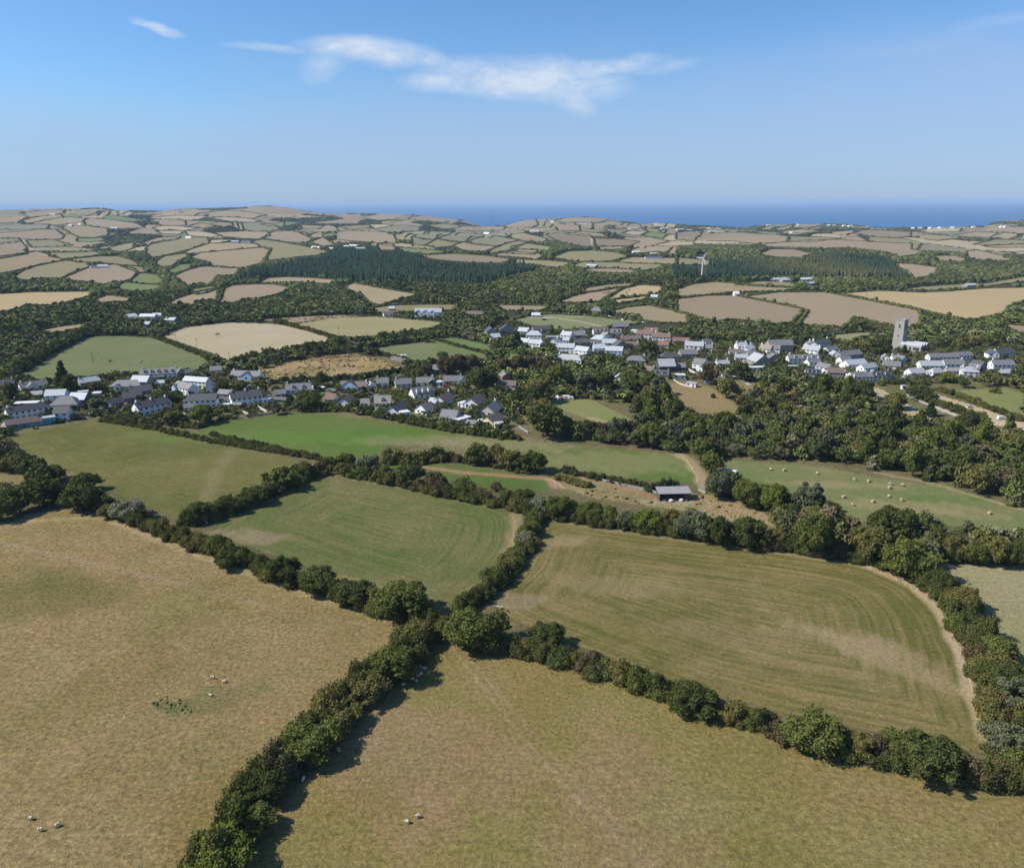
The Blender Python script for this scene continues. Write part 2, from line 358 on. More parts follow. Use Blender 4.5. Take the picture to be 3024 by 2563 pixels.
('Q','bright',[(385,866),(430,860),(520,851),(620,840),(700,845),(800,862),(900,876),(1000,890),(1100,902),(1200,909),(1290,916),(1385,926),(1400,940),(1420,975),(1408,984),(1300,975),(1140,950),(1110,948),(1060,940),(940,912),(900,903),(780,905),(765,930),(680,935),(560,912),(420,880)]),
('Q','small',[(780,950),(830,937),(960,947),(1100,967),(1125,975),(1130,995),(1060,1002),(960,987),(850,967),(790,957)]),
('Q','bale',[(1460,935),(1560,940),(1680,950),(1800,975),(1900,985),(1990,1010),(2130,1050),(2130,1095),(1960,1072),(1900,1067),(1800,1060),(1720,1062),(1640,1025),(1560,990),(1480,965)]),
('Q','shedland',[(1130,985),(1180,970),(1290,985),(1340,1012),(1420,1000),(1500,1020),(1560,1045),(1590,1072),(1500,1062),(1400,1040),(1300,1025),(1200,1010)]),
('Q','paleright',[(1895,1145),(1960,1143),(2130,1150),(2180,1500),(2090,1420),(2040,1300),(1990,1240),(1950,1190)]),
('Q','f1',[(15,887),(200,852),(310,874),(440,905),(610,932),(570,965),(520,990),(450,1015),(380,1055),(300,1030),(200,990),(130,955),(70,922)]),
('Q','f2',[(650,962),(760,985),(900,1010),(1030,1038),(1048,1060),(1040,1110),(1000,1165),(910,1235),(760,1195),(600,1145),(430,1085),(450,1060),(560,1010)]),
('Q','f3',[(1105,1060),(1300,1088),(1500,1112),(1750,1148),(1850,1190),(1910,1240),(1960,1340),(1985,1440),(2010,1500),(1990,1530),(1800,1490),(1600,1450),(1400,1400),(1200,1325),(1010,1250),(1010,1200),(1080,1140)]),
('Q','f5',[(880,1300),(960,1290),(1200,1355),(1400,1420),(1600,1490),(1800,1550),(1950,1590),(2200,1640),(2700,3000),(300,3000),(480,1780),(590,1620),(700,1500),(800,1400)]),
('Q','f4',[(-200,1110),(0,1068),(60,1045),(120,1032),(200,1042),(330,1090),(500,1155),(640,1205),(740,1240),(860,1280),(770,1370),(680,1450),(600,1530),(500,1650),(300,2050),(-900,2400),(-700,1400)]),
('Q','meadow',[(1340,782),(1390,775),(1440,785),(1480,810),(1510,835),(1495,853),(1450,853),(1400,832)]),
('Q','lawn',[(1120,812),(1200,812),(1240,832),(1290,855),(1300,872),(1240,868),(1180,848),(1130,828)]),
('Q','track',[(1870,800),(1900,800),(1990,828),(2100,862),(2100,885),(1980,852),(1900,835)]),
('Q','track',[(1760,780),(1800,795),(1860,830),(1960,868),(1980,885),(1900,862),(1830,838),(1770,800)]),
('Q','lawn',[(1920,795),(2040,788),(2081,800),(2081,850),(2000,830)]),
('Q','meadow',[(1480,770),(1600,790),(1640,830),(1600,835),(1540,810)]),
('Q','meadow',[(0,965),(30,962),(72,976),(40,986),(-40,990)]),
]
KIND.update({
 'tanpale': ((0.370,0.304,0.198), (0.317,0.273,0.167), .25, .2),
 'olivef': ((0.255,0.233,0.106), (0.308,0.260,0.150), .25, .2),
 'fgreen': ((0.118,0.149,0.055), (0.176,0.168,0.086), .25, .25),
 'fgreen2': ((0.102,0.170,0.047), (0.145,0.162,0.068), .25, .2),
 'rough':   ((.36,.29,.18), (.20,.16,.09), .1, 1.0),
 'tussock': ((0.423,0.327,0.156), (0.202,0.138,0.069), .0, 1.6),
 'sport':   ((.17,.185,.08), (.20,.20,.10), .6, .1),
 'bright': ((0.069,0.133,0.018), (0.138,0.138,0.051), .1, .25),
 'small': ((.066,.112,.022), (.12,.13,.045), .2, .3),
 'bale': ((0.105,0.147,0.042), (0.202,0.181,0.084), .2, .3),
 'shedland':((.37,.275,.15), (.16,.15,.06), .1, 1.0),
 'paleright': ((0.243,0.225,0.108), (0.306,0.261,0.149), .2, .5),
 'f1': ((0.090,0.103,0.024), (0.179,0.152,0.057), .3, .45),
 'f2': ((0.087,0.115,0.028), (0.189,0.156,0.072), .8, .45),
 'f3': ((0.107,0.104,0.028), (0.228,0.172,0.074), 1.0, .45),
 'f5': ((0.196,0.167,0.051), (0.257,0.187,0.082), .35, .8),
 'f4': ((.292,.214,.098), (.218,.165,.066), .1, 1.0),
 'meadow':  ((.20,.17,.065), (.26,.18,.10), .1, .5),
 'lawn':    ((.16,.19,.06), (.21,.19,.08), .1, .3),
 'track':   ((.42,.34,.22), (.33,.27,.16), .1, .4),
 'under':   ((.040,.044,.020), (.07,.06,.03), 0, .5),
 'scrub': ((.11,.105,.042), (.20,.17,.085), 0, .8),
 'verge': ((0.093,0.093,0.038), (0.204,0.162,0.085), 0, .8),
 'village': ((.11,.12,.05), (.20,.17,.10), 0, .5),
})
# world polygons
WF = []
def grow(pts, d):
    p = np.array(pts, float); n = len(p)
    A = sum(p[i][0]*p[(i+1)%n][1]-p[(i+1)%n][0]*p[i][1] for i in range(n)); sg = 1 if A > 0 else -1
    o = []
    for i in range(n):
        a, b, c_ = p[i-1], p[i], p[(i+1)%n]
        n1 = np.array([(b-a)[1], -(b-a)[0]])/(np.hypot(*(b-a))+1e-6)*sg; n2 = np.array([(c_-b)[1], -(c_-b)[0]])/(np.hypot(*(c_-b))+1e-6)*sg
        m = n1+n2; L = np.hypot(*m)+1e-6; m = m/L*min(1.6, 2/L) if L > .3 else n1
        o.append(tuple(b+m*d*np.array([1.0, 1.0])))
    return o
for c, k, pts in FIELDS:
    pp = [P(c, x, y) for x, y in pts]
    if c in 'ABC': pp = grow(pp, 3.3)
    if c not in 'ABC': pp = smooth(pp)
    WF.append((k, unproj(densify(pp, 22)), np.array(pp)))
VILL = [unproj(densify([P('Q', x, y) for x, y in pl], 22)) for pl in (
    [(-60,770),(60,765),(200,762),(420,750),(520,770),(640,780),(800,765),(950,762),(1050,775),(1060,860),(1040,882),(900,866),(800,855),(700,838),(600,832),(440,862),(330,868),(200,848),(60,878),(-60,900)],
    [(985,668),(1050,655),(1160,672),(1300,672),(1400,690),(1620,700),(1840,705),(2130,700),(2130,770),(2000,775),(1850,785),(1700,775),(1560,760),(1420,775),(1300,765),(1240,745),(1100,720),(990,695)])]

# ------------------------------------------------------------------ ground sheet
fa = np.linspace(R(-37), R(37), 780)
azs = np.concatenate([np.linspace(R(-180), R(-60), 20), np.linspace(R(-60), R(-37), 20)[1:-1], fa, np.linspace(R(37), R(60), 20)[1:-1], np.linspace(R(60), R(180), 20)])
rr = np.concatenate([[1.0, 20, 50], 70*np.exp(np.linspace(0, math.log(9000/70), 760))])
NA, NR = len(azs), len(rr)
AZ, RR = np.meshgrid(azs, rr)
GX = (RR*np.sin(AZ)).ravel(); GY = (RR*np.cos(AZ)).ravel(); GZ = H(GX, GY)
cA = np.zeros((NA*NR, 3)); cB = np.zeros((NA*NR, 3)); st = np.zeros(NA*NR); tu = np.zeros(NA*NR); sco = np.zeros(NA*NR)
def setk(mask, k):
    a, b, s, t = KIND[k]; cA[mask] = a; cB[mask] = b; st[mask] = s; tu[mask] = t
GR = np.hypot(GX, GY)
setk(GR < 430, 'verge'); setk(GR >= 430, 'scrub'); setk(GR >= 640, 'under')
# the patchwork of small far fields between the large ones
far = np.where((GR > 2500) & (GY > 0))[0]
fx, fy = GX[far]+60*np.sin(GY[far]/310), GY[far]*.55+50*np.sin(GX[far]/270)
cs = 165.0; gi, gj = np.floor(fx/cs), np.floor(fy/cs); bd = np.full(len(far), 1e9); bi = np.zeros(len(far)); 
def h2(i, j, k): return np.mod(np.sin(i*127.1+j*311.7+k*74.7)*43758.5453, 1.0)
sd2 = np.full(len(far), 1e9)
for di in (-1, 0, 1):
    for dj in (-1, 0, 1):
        ci, cj = gi+di, gj+dj; px_, py_ = (ci+h2(ci, cj, 1))*cs, (cj+h2(ci, cj, 2))*cs
        d = (fx-px_)**2+(fy-py_)**2; nb = d < bd
        sd2 = np.where(nb, bd, np.minimum(sd2, d)); bi = np.where(nb, h2(ci, cj, 3), bi); bd = np.minimum(bd, d)
edge = (np.sqrt(sd2)-np.sqrt(bd)) < 7
for lo, hi_, k in ((.34,.48,'tan'),(.48,.68,'pink'),(.68,.80,'olive'),(.80,.9,'grey'),(.9,.96,'pale'),(.96,1.01,'green')):
    m = np.zeros(NA*NR, bool); m[far[(bi >= lo) & (bi < hi_) & ~edge]] = True; setk(m, k)
PATCHW = np.zeros(NA*NR, bool); PATCHW[far[(bi >= .34) & ~edge]] = True
for v in VILL: setk(pip(GX, GY, v), 'village')
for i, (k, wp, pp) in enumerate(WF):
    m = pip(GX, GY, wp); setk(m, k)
    if k[0] != 'f' and k not in ('bale', 'bright', 'paleright'):
        j = 1 + rng.uniform(-.08, .08); cA[m] *= j; cB[m] *= j
    if k in ('f2', 'f3', 'f1', 'f5', 'bale', 'sport', 'tanpale', 'olivef', 'fgreen'):
        idx = np.where(m)[0]; sub = wp[::2] if len(wp) > 60 else wp
        sco[idx] = dist_poly(GX[idx], GY[idx], sub)
INF = np.zeros(NA*NR, bool)
for k, wp, pp in WF: INF |= pip(GX, GY, wp)
# worn and greener patches that belong to the turf
def patch(c, x, y, rxm, rym, ang, colA, amt, wob=.35, colB=None):
    X0, Y0, _ = at(c, x, y); a = R(ang)
    dx, dy = GX-X0, GY-Y0
    u = (dx*math.cos(a)+dy*math.sin(a))/rxm; v = (-dx*math.sin(a)+dy*math.cos(a))/rym
    n = wob*(1.6*np.sin(GX/5.3+Y0+.8*np.sin(GY/3.7))*np.sin(GY/6.1+X0)+np.sin(GX/2.3+GY/2.9)+.7*np.sin(GX/1.1-GY/1.7))
    f = .75*amt*sst(1.25-(u*u+v*v)+n*.6)[:, None]
    cA[:] = cA*(1-f)+np.array(colA)*f; cB[:] = cB*(1-f)+np.array(colB or colA)*f
def strip(pts, wid, col, amt, c='Q'):
    l = unproj(densify(smooth([P(c, x, y) for x, y in pts], False), 30, False), 0)
    x0, y0 = l.min(0)-wid*2; x1, y1 = l.max(0)+wid*2
    i = np.where((GX > x0) & (GX < x1) & (GY > y0) & (GY < y1))[0]
    d = dist_poly(GX[i], GY[i], l, False)
    f = amt*sst(1.3-d/wid*(1+.25*np.sin(GX[i]/3.1)*np.sin(GY[i]/2.7)))[:, None]
    cA[i] = cA[i]*(1-f)+np.array(col)*f; cB[i] = cB[i]*(1-f)+np.array(col)*f
straw = (.30,.225,.125); bare = (.30,.22,.15); lush = (.13,.14,.045)
patch('Q',110,1210,26,16,0,(.15,.13,.045),.8); patch('Q',440,1420,13,6,30,(.15,.145,.055),.8); patch('Q',90,1180,18,10,0,(.15,.13,.045),.6)
patch('Q',350,1433,5,2.2,0,(.09,.10,.035),.7,.9); patch('Q',670,1190,30,8,-20,(.34,.25,.11),.5)
patch('Q',1000,905,45,16,0,(.22,.19,.10),.85); patch('Q',1250,940,70,18,0,(.205,.185,.085),.8); patch('Q',830,895,40,10,0,(.24,.20,.12),.55)
patch('Q',560,890,80,14,0,(.10,.175,.035),.7)
patch('Q',1700,985,30,5,-8,straw,.55); patch('Q',1860,1030,34,8,-10,straw,.6); patch('Q',1960,1045,20,6,-10,straw,.4)
patch('Q',500,1090,18,7,-10,bare,.7); patch('Q',1040,1220,12,6,0,bare,.6); patch('Q',1140,1100,14,5,20,straw,.7)
patch('Q',1800,1330,22,9,-50,straw,.75); patch('Q',1700,1300,24,6,-30,straw,.45); patch('Q',1250,1190,26,8,-12,straw,.45)
patch('Q',1500,1290,30,7,-15,(.25,.18,.10),.4); patch('Q',700,1290,34,10,0,(.29,.20,.10),.4)
patch('Q',900,1560,22,22,0,(.28,.18,.10),.6); patch('Q',1300,1700,18,30,0,(.27,.18,.105),.5); patch('Q',800,1500,14,30,40,(.29,.20,.12),.5)
patch('Q',1720,1700,45,14,-10,(.22,.185,.065),.6)
strip([(40,925),(130,960),(200,1000)],3,bare,.4); strip([(385,1050),(420,1010),(440,960),(470,920)],4,(.25,.2,.11),.35)
strip([(1050,1042),(1052,1080),(1030,1140),(985,1190),(930,1235)],3.2,straw,.85)
strip([(1760,1150),(1850,1185),(1905,1235),(1940,1300),(1965,1370),(1985,1440),(2005,1500)],2.4,(.40,.31,.19),.85)
strip([(620,940),(740,975),(880,1004),(1035,1036)],1.6,straw,.7); strip([(330,876),(600,925)],1.2,bare,.6)
strip([(1110,1058),(1300,1086),(1500,1110),(1740,1146)],1.3,straw,.6)
strip([(0,1100),(200,1145),(400,1195),(620,1250),(780,1275)],.8,(.36,.25,.17),.4); strip([(0,1106),(200,1152),(400,1203),(620,1258)],.5,(.36,.26,.17),.35)
strip([(910,1300),(960,1370),(1040,1470),(1150,1600),(1250,1700),(1400,1860)],.7,(.34,.25,.17),.28); strip([(925,1300),(985,1375),(1065,1470),(1180,1600),(1280,1700),(1430,1860)],.7,(.34,.25,.17),.24)
strip([(60,1060),(200,1050),(330,1100),(500,1165),(640,1215),(790,1262)],2.0,(.40,.31,.17),.6)
strip([(950,1295),(1200,1362),(1400,1425),(1600,1495),(1750,1548)],1.6,(.38,.29,.17),.6)
strip([(830,945),(940,960),(1040,968),(1110,972),(1130,990)],2.2,(.33,.19,.12),.85); strip([(1110,972),(1125,975),(1145,992)],1.4,(.38,.29,.18),.8)
strip([(1370,918),(1400,935),(1425,968),(1430,990)],3.5,(.36,.27,.16),.8); strip([(1180,968),(1260,990),(1340,1015)],2.5,(.33,.21,.12),.7)
strip([(1400,1010),(1470,1030),(1560,1050),(1590,1070)],3,(.34,.24,.14),.8); strip([(1310,1018),(1400,1024)],3,(.36,.30,.23),.7)
strip([(1780,960),(1900,983),(1990,1010),(2100,1042)],1.6,(.33,.28,.15),.7)
strip([(1205,850),(1280,880),(1330,890)],4,(.35,.27,.17),.6)
strip([(140,266),(140,290),(210,335),(380,390),(410,395)],6,(.40,.33,.23),.9,'A'); strip([(1555,258),(1568,305)],7,(.40,.33,.23),.9,'B')
strip([(1060,750),(1290,740),(1480,770),(1600,795)],2.2,(.42,.36,.28),.8,'B'); strip([(1080,745),(1300,748),(1530,738)],3,(.30,.28,.24),.6,'B')

me = bpy.data.meshes.new('ground')
V = np.stack([GX, GY, GZ], -1)
me.vertices.add(NA*NR); me.vertices.foreach_set('co', V.ravel())
ii, jj = np.meshgrid(np.arange(NR-1), np.arange(NA-1), indexing='ij')
a0 = (ii*NA+jj).ravel(); q = np.stack([a0, a0+NA, a0+NA+1, a0+1], -1)[:, ::-1]
q = q[:, ::-1] if False else q
me.loops.add(q.size); me.loops.foreach_set('vertex_index', q.ravel())
me.polygons.add(len(q)); me.polygons.foreach_set('loop_start', np.arange(len(q))*4); me.polygons.foreach_set('loop_total', np.full(len(q), 4))
me.polygons.foreach_set('use_smooth', np.ones(len(q), bool))
me.update(); me.validate()
def cattr(me, name, rgb):
    a = me.attributes.new(name, 'FLOAT_COLOR', 'POINT')
    a.data.foreach_set('color', np.concatenate([rgb, np.ones((len(rgb), 1))], 1).astype(np.float32).ravel())
cattr(me, 'turf_a', cA); cattr(me, 'turf_b', cB)
cattr(me, 'turf_k', np.stack([st, tu, sco/200.0], -1))
ground = bpy.data.objects.new('ground', me); COL.objects.link(ground); ground['kind'] = 'structure'

def newmat(name, rough=.9, spec=.2):
    m = bpy.data.materials.new(name); m.use_nodes = True
    b = m.node_tree.nodes['Principled BSDF']
    b.inputs['Roughness'].default_value = rough; b.inputs['Specular IOR Level'].default_value = spec
    return m, m.node_tree, b
gm, t, b = newmat('turf', .95, .05)
def attr(t, n): a = N(t, 'ShaderNodeAttribute', attribute_name=n); return a
def noise(t, vec, scale, det=4, ro=.55, dist=0, dim='3D'):
    n = N(t, 'ShaderNodeTexNoise'); n.noise_dimensions = dim
    n.inputs['Scale'].default_value = scale; n.inputs['Detail'].default_value = det
    n.inputs['Roughness'].default_value = ro; n.inputs['Distortion'].default_value = dist
    if vec is not None: t.links.new(vec, n.inputs['Vector'])
    return n.outputs['Fac']
def mixc(t, f, a, b, bt='MIX'):
    n = N(t, 'ShaderNodeMix', data_type='RGBA', blend_type=bt)
    for i, v in ((0, f), (6, a), (7, b)):
        if isinstance(v, (int, float)): n.inputs[i].default_value = v
        elif isinstance(v, tuple): n.inputs[i].default_value = (*v, 1)
        else: t.links.new(v, n.inputs[i])
    return n.outputs[2]
def mrange(t, v, a, b, c=0., d=1., clamp=True):
    n = N(t, 'ShaderNodeMapRange'); n.clamp = clamp; t.links.new(v, n.inputs[0])
    for i, x in ((1, a), (2, b), (3, c), (4, d)): n.inputs[i].default_value = x
    return n.outputs[0]
geo = N(t, 'ShaderNodeNewGeometry'); pos = geo.outputs['Position']
ks = N(t, 'ShaderNodeSeparateColor'); t.links.new(attr(t, 'turf_k').outputs['Color'], ks.inputs[0])
# stripe noise: fast across the mowing lines, slow along them
sc_ = M(t, 'MULTIPLY', ks.outputs[2], 200.0)
wob = M(t, 'MULTIPLY', noise(t, pos, .03, 3), 3.0)
cmb = N(t, 'ShaderNodeCombineXYZ'); t.links.new(M(t, 'ADD', sc_, wob), cmb.inputs[0])
ps = N(t, 'ShaderNodeSeparateXYZ'); t.links.new(pos, ps.inputs[0])
t.links.new(M(t, 'MULTIPLY', M(t, 'ADD', ps.outputs[0], M(t, 'MULTIPLY', ps.outputs[1], .3)), .035), cmb.inputs[1])
stripe = noise(t, cmb.outputs[0], .55, 5, .65)
stripe = mrange(t, stripe, .35, .65)
big = mrange(t, noise(t, pos, .018, 6, .62, .4), .38, .64)
med = mrange(t, noise(t, pos, .16, 5, .6), .3, .7)
fine = noise(t, pos, .9, 5, .7)
grain = noise(t, pos, 3.2, 4, .75)
# direction streaks of short dry grass
mp = N(t, 'ShaderNodeMapping'); mp.inputs['Scale'].default_value = (.22, .8, .5); mp.inputs['Rotation'].default_value = (0, 0, R(18)); t.links.new(pos, mp.inputs[0])
streak = noise(t, mp.outputs[0], 1.0, 6, .7, 1.2)
fmix = M(t, 'ADD', M(t, 'MULTIPLY', big, .55), M(t, 'MULTIPLY', med, .35))
fmix = M(t, 'ADD', fmix, M(t, 'MULTIPLY', M(t, 'SUBTRACT', stripe, .5), M(t, 'MULTIPLY', ks.outputs[0], .9)))
fmix = M(t, 'ADD', fmix, M(t, 'MULTIPLY', M(t, 'SUBTRACT', streak, .5), M(t, 'MULTIPLY', ks.outputs[1], 2.2)), clamp=True)
col = mixc(t, fmix, attr(t, 'turf_a').outputs['Color'], attr(t, 'turf_b').outputs['Color'])
dr1 = mrange(t, noise(t, pos, .045, 5, .62, .8), .42, .62); dr2 = mrange(t, noise(t, pos, .028, 4, .6, .6), .45, .65)
tuf = ks.outputs[1]
col = mixc(t, M(t, 'MULTIPLY', dr1, M(t, 'ADD', M(t, 'MULTIPLY', tuf, .8), .1), clamp=True), col, mixc(t, 1.0, col, (1.02, .93, .93), 'MULTIPLY'))
col = mixc(t, M(t, 'MULTIPLY', dr2, M(t, 'ADD', M(t, 'MULTIPLY', tuf, .8), .1), clamp=True), col, mixc(t, 1.0, col, (.80, .88, .70), 'MULTIPLY'))
g1 = M(t, 'ADD', M(t, 'MULTIPLY', M(t, 'SUBTRACT', fine, .5), M(t, 'ADD', M(t, 'MULTIPLY', ks.outputs[1], 1.8), .4)), 1.0)
g2 = M(t, 'ADD', M(t, 'MULTIPLY', M(t, 'SUBTRACT', grain, .5), .95), 1.0)
gg = N(t, 'ShaderNodeCombineColor')
gp = M(t, 'MULTIPLY', g1, g2)
for i in range(3): t.links.new(gp, gg.inputs[i])
col = mixc(t, 1.0, col, gg.outputs[0], 'MULTIPLY')
t.links.new(col, b.inputs['Base Color'])
bp = N(t, 'ShaderNodeBump'); bp.inputs['Strength'].default_value = .8; bp.inputs['Distance'].default_value = .8
hb = M(t, 'MULTIPLY', M(t, 'ADD', streak, M(t, 'MULTIPLY', fine, .8)), M(t, 'ADD', ks.outputs[1], .3))
t.links.new(hb, bp.inputs['Height']); t.links.new(bp.outputs[0], b.inputs['Normal'])
ground.data.materials.append(gm)

# ------------------------------------------------------------------ sea
def simple_obj(name, verts, faces, mat=None, parent=None, smooth_=False):
    me = bpy.data.meshes.new(name); me.from_pydata(verts, [], faces); me.update()
    if smooth_: me.polygons.foreach_set('use_smooth', np.ones(len(me.polygons), bool))
    if mat: me.materials.append(mat)
    o = bpy.data.objects.new(name, me); COL.objects.link(o); o.parent = parent
    return o
sm, t, b = newmat('sea_water', .42, .35)
geo = N(t, 'ShaderNodeNewGeometry')
n1 = noise(t, geo.outputs['Position'], .0012, 5, .6)
c = mixc(t, n1, (.005,.075,.20), (.008,.090,.235))
t.links.new(c, b.inputs['Base Color'])
bp = N(t, 'ShaderNodeBump'); bp.inputs['Strength'].default_value = .35; bp.inputs['Distance'].default_value = 4
t.links.new(noise(t, geo.outputs['Position'], .02, 6, .6), bp.inputs['Height']); t.links.new(bp.outputs[0], b.inputs['Normal'])
vv = []; ff = []
K = 96
for rad in (3000, 12000, 90000):
    for i in range(K): vv.append((rad*math.sin(2*math.pi*i/K), rad*math.cos(2*math.pi*i/K), -120.0))
for k in range(2):
    for i in range(K): ff.append((k*K+i, k*K+(i+1) % K, (k+1)*K+(i+1) % K, (k+1)*K+i)[::-1])
sea = simple_obj('sea', vv, ff, sm); sea['kind'] = 'structure'

# ------------------------------------------------------------------ air
HZ = 4.0e-5
hm = bpy.data.materials.new('haze'); hm.use_nodes = True; t = hm.node_tree; t.nodes.clear()
ho = N(t, 'ShaderNodeOutputMaterial'); hv = N(t, 'ShaderNodeVolumePrincipled')
hv.inputs['Color'].default_value = (.55, .76, 1, 1); hv.inputs['Density'].default_value = HZ; hv.inputs['Anisotropy'].default_value = .0
t.links.new(hv.outputs[0], ho.inputs['Volume'])
S = 91500.0; z0, z1 = -152.0, 126.0
v = [(x*S, y*S, z) for z in (z0, z1) for x, y in ((-1,-1),(1,-1),(1,1),(-1,1))]
hz = simple_obj('haze', v, [(3,2,1,0),(4,5,6,7),(0,1,5,4),(1,2,6,5),(2,3,7,6),(3,0,4,7)], hm); hz['kind'] = 'stuff'
# ------------------------------------------------------------------ naming
REG = []
ORD = ['', 'second ', 'third ', 'fourth ', 'fifth ', 'sixth ', 'seventh ', 'eighth ', 'ninth ', 'tenth ', 'eleventh ', 'twelfth ', 'thirteenth ', 'fourteenth ', 'fifteenth ', 'sixteenth ', 'seventeenth ', 'eighteenth ']
def register(o, label, cat, group=None, xy=None):
    o['label'] = label; o['category'] = cat
    if group: o['group'] = group
    REG.append([o, label, xy])
def finish_labels():
    d = {}
    for o, l, xy in REG: d.setdefault(l, []).append((o, xy))
    for l, items in d.items():
        if len(items) == 1: continue
        def key(it):
            p = it[1] if it[1] else tuple(it[0].location)[:2]
            return proj(p[0], p[1], float(H(p[0], p[1])))[0]
        items.sort(key=key); n = len(items)
        for i, (o, _) in enumerate(items):
            if n == 2: w_ = ('left one of two, ', 'right one of two, ')[i]
            elif i == 0: w_ = 'leftmost '
            elif i == n-1: w_ = 'rightmost '
            elif i <= n//2: w_ = ORD[min(i, 17)] + 'from left, '
            else: w_ = ORD[min(n-1-i, 17)] + 'from right, '
            o['label'] = (w_ + l)
def empty(name, loc, rz=0.0, s=(1, 1, 1)):
    o = bpy.data.objects.new(name, None); COL.objects.link(o); o.location = loc; o.rotation_euler = (0, 0, rz); o.scale = s
    o.empty_display_size = .1
    return o
def link(name, me, parent=None, loc=(0, 0, 0), rz=0.0, s=(1, 1, 1)):
    o = bpy.data.objects.new(name, me); COL.objects.link(o); o.parent = parent
    o.location = loc; o.rotation_euler = (0, 0, rz); o.scale = s
    return o

# ------------------------------------------------------------------ foliage
def ico(sub):
    p = (1+5**.5)/2
    v = np.array([(-1,p,0),(1,p,0),(-1,-p,0),(1,-p,0),(0,-1,p),(0,1,p),(0,-1,-p),(0,1,-p),(p,0,-1),(p,0,1),(-p,0,-1),(-p,0,1)], float)
    v /= np.linalg.norm(v[0])
    f = [(0,11,5),(0,5,1),(0,1,7),(0,7,10),(0,10,11),(1,5,9),(5,11,4),(11,10,2),(10,7,6),(7,1,8),(3,9,4),(3,4,2),(3,2,6),(3,6,8),(3,8,9),(4,9,5),(2,4,11),(6,2,10),(8,6,7),(9,8,1)]
    v = [tuple(x) for x in v]
    for _ in range(sub):
        mid = {}; nf = []
        def m_(a, b):
            k = (min(a, b), max(a, b))
            if k not in mid:
                c = np.array(v[a])+np.array(v[b]); c /= np.linalg.norm(c); v.append(tuple(c)); mid[k] = len(v)-1
            return mid[k]
        for a, b, c in f:
            x, y, z = m_(a, b), m_(b, c), m_(c, a); nf += [(a, x, z), (b, y, x), (c, z, y), (x, y, z)]
        f = nf
    return np.array(v), np.array(f)
ICO = [ico(k) for k in range(3)]
def leaves(c, nrm, size, g, flat=.8):
    """triangular-ish leaf sprays at points c facing about nrm"""
    n = len(c); d = nrm + g.normal(0, flat, (n, 3)); d /= np.linalg.norm(d, axis=1)[:, None]+1e-9
    a = np.cross(d, g.normal(0, 1, (n, 3))); a /= np.linalg.norm(a, axis=1)[:, None]+1e-9; b_ = np.cross(d, a)
    s = size*g.uniform(.6, 1.35, n)[:, None]
    k = g.uniform(.45, 1.0, (n, 1))
    v = np.stack([c-a*s*.5-b_*s*.3*k, c+a*s*.5-b_*s*.45*k+d*s*.15, c+a*s*.4+b_*s*.5*k, c-a*s*.45+b_*s*.42*k-d*s*.1], 1).reshape(-1, 3)
    f = np.arange(n*4).reshape(n, 4)
    return v, f
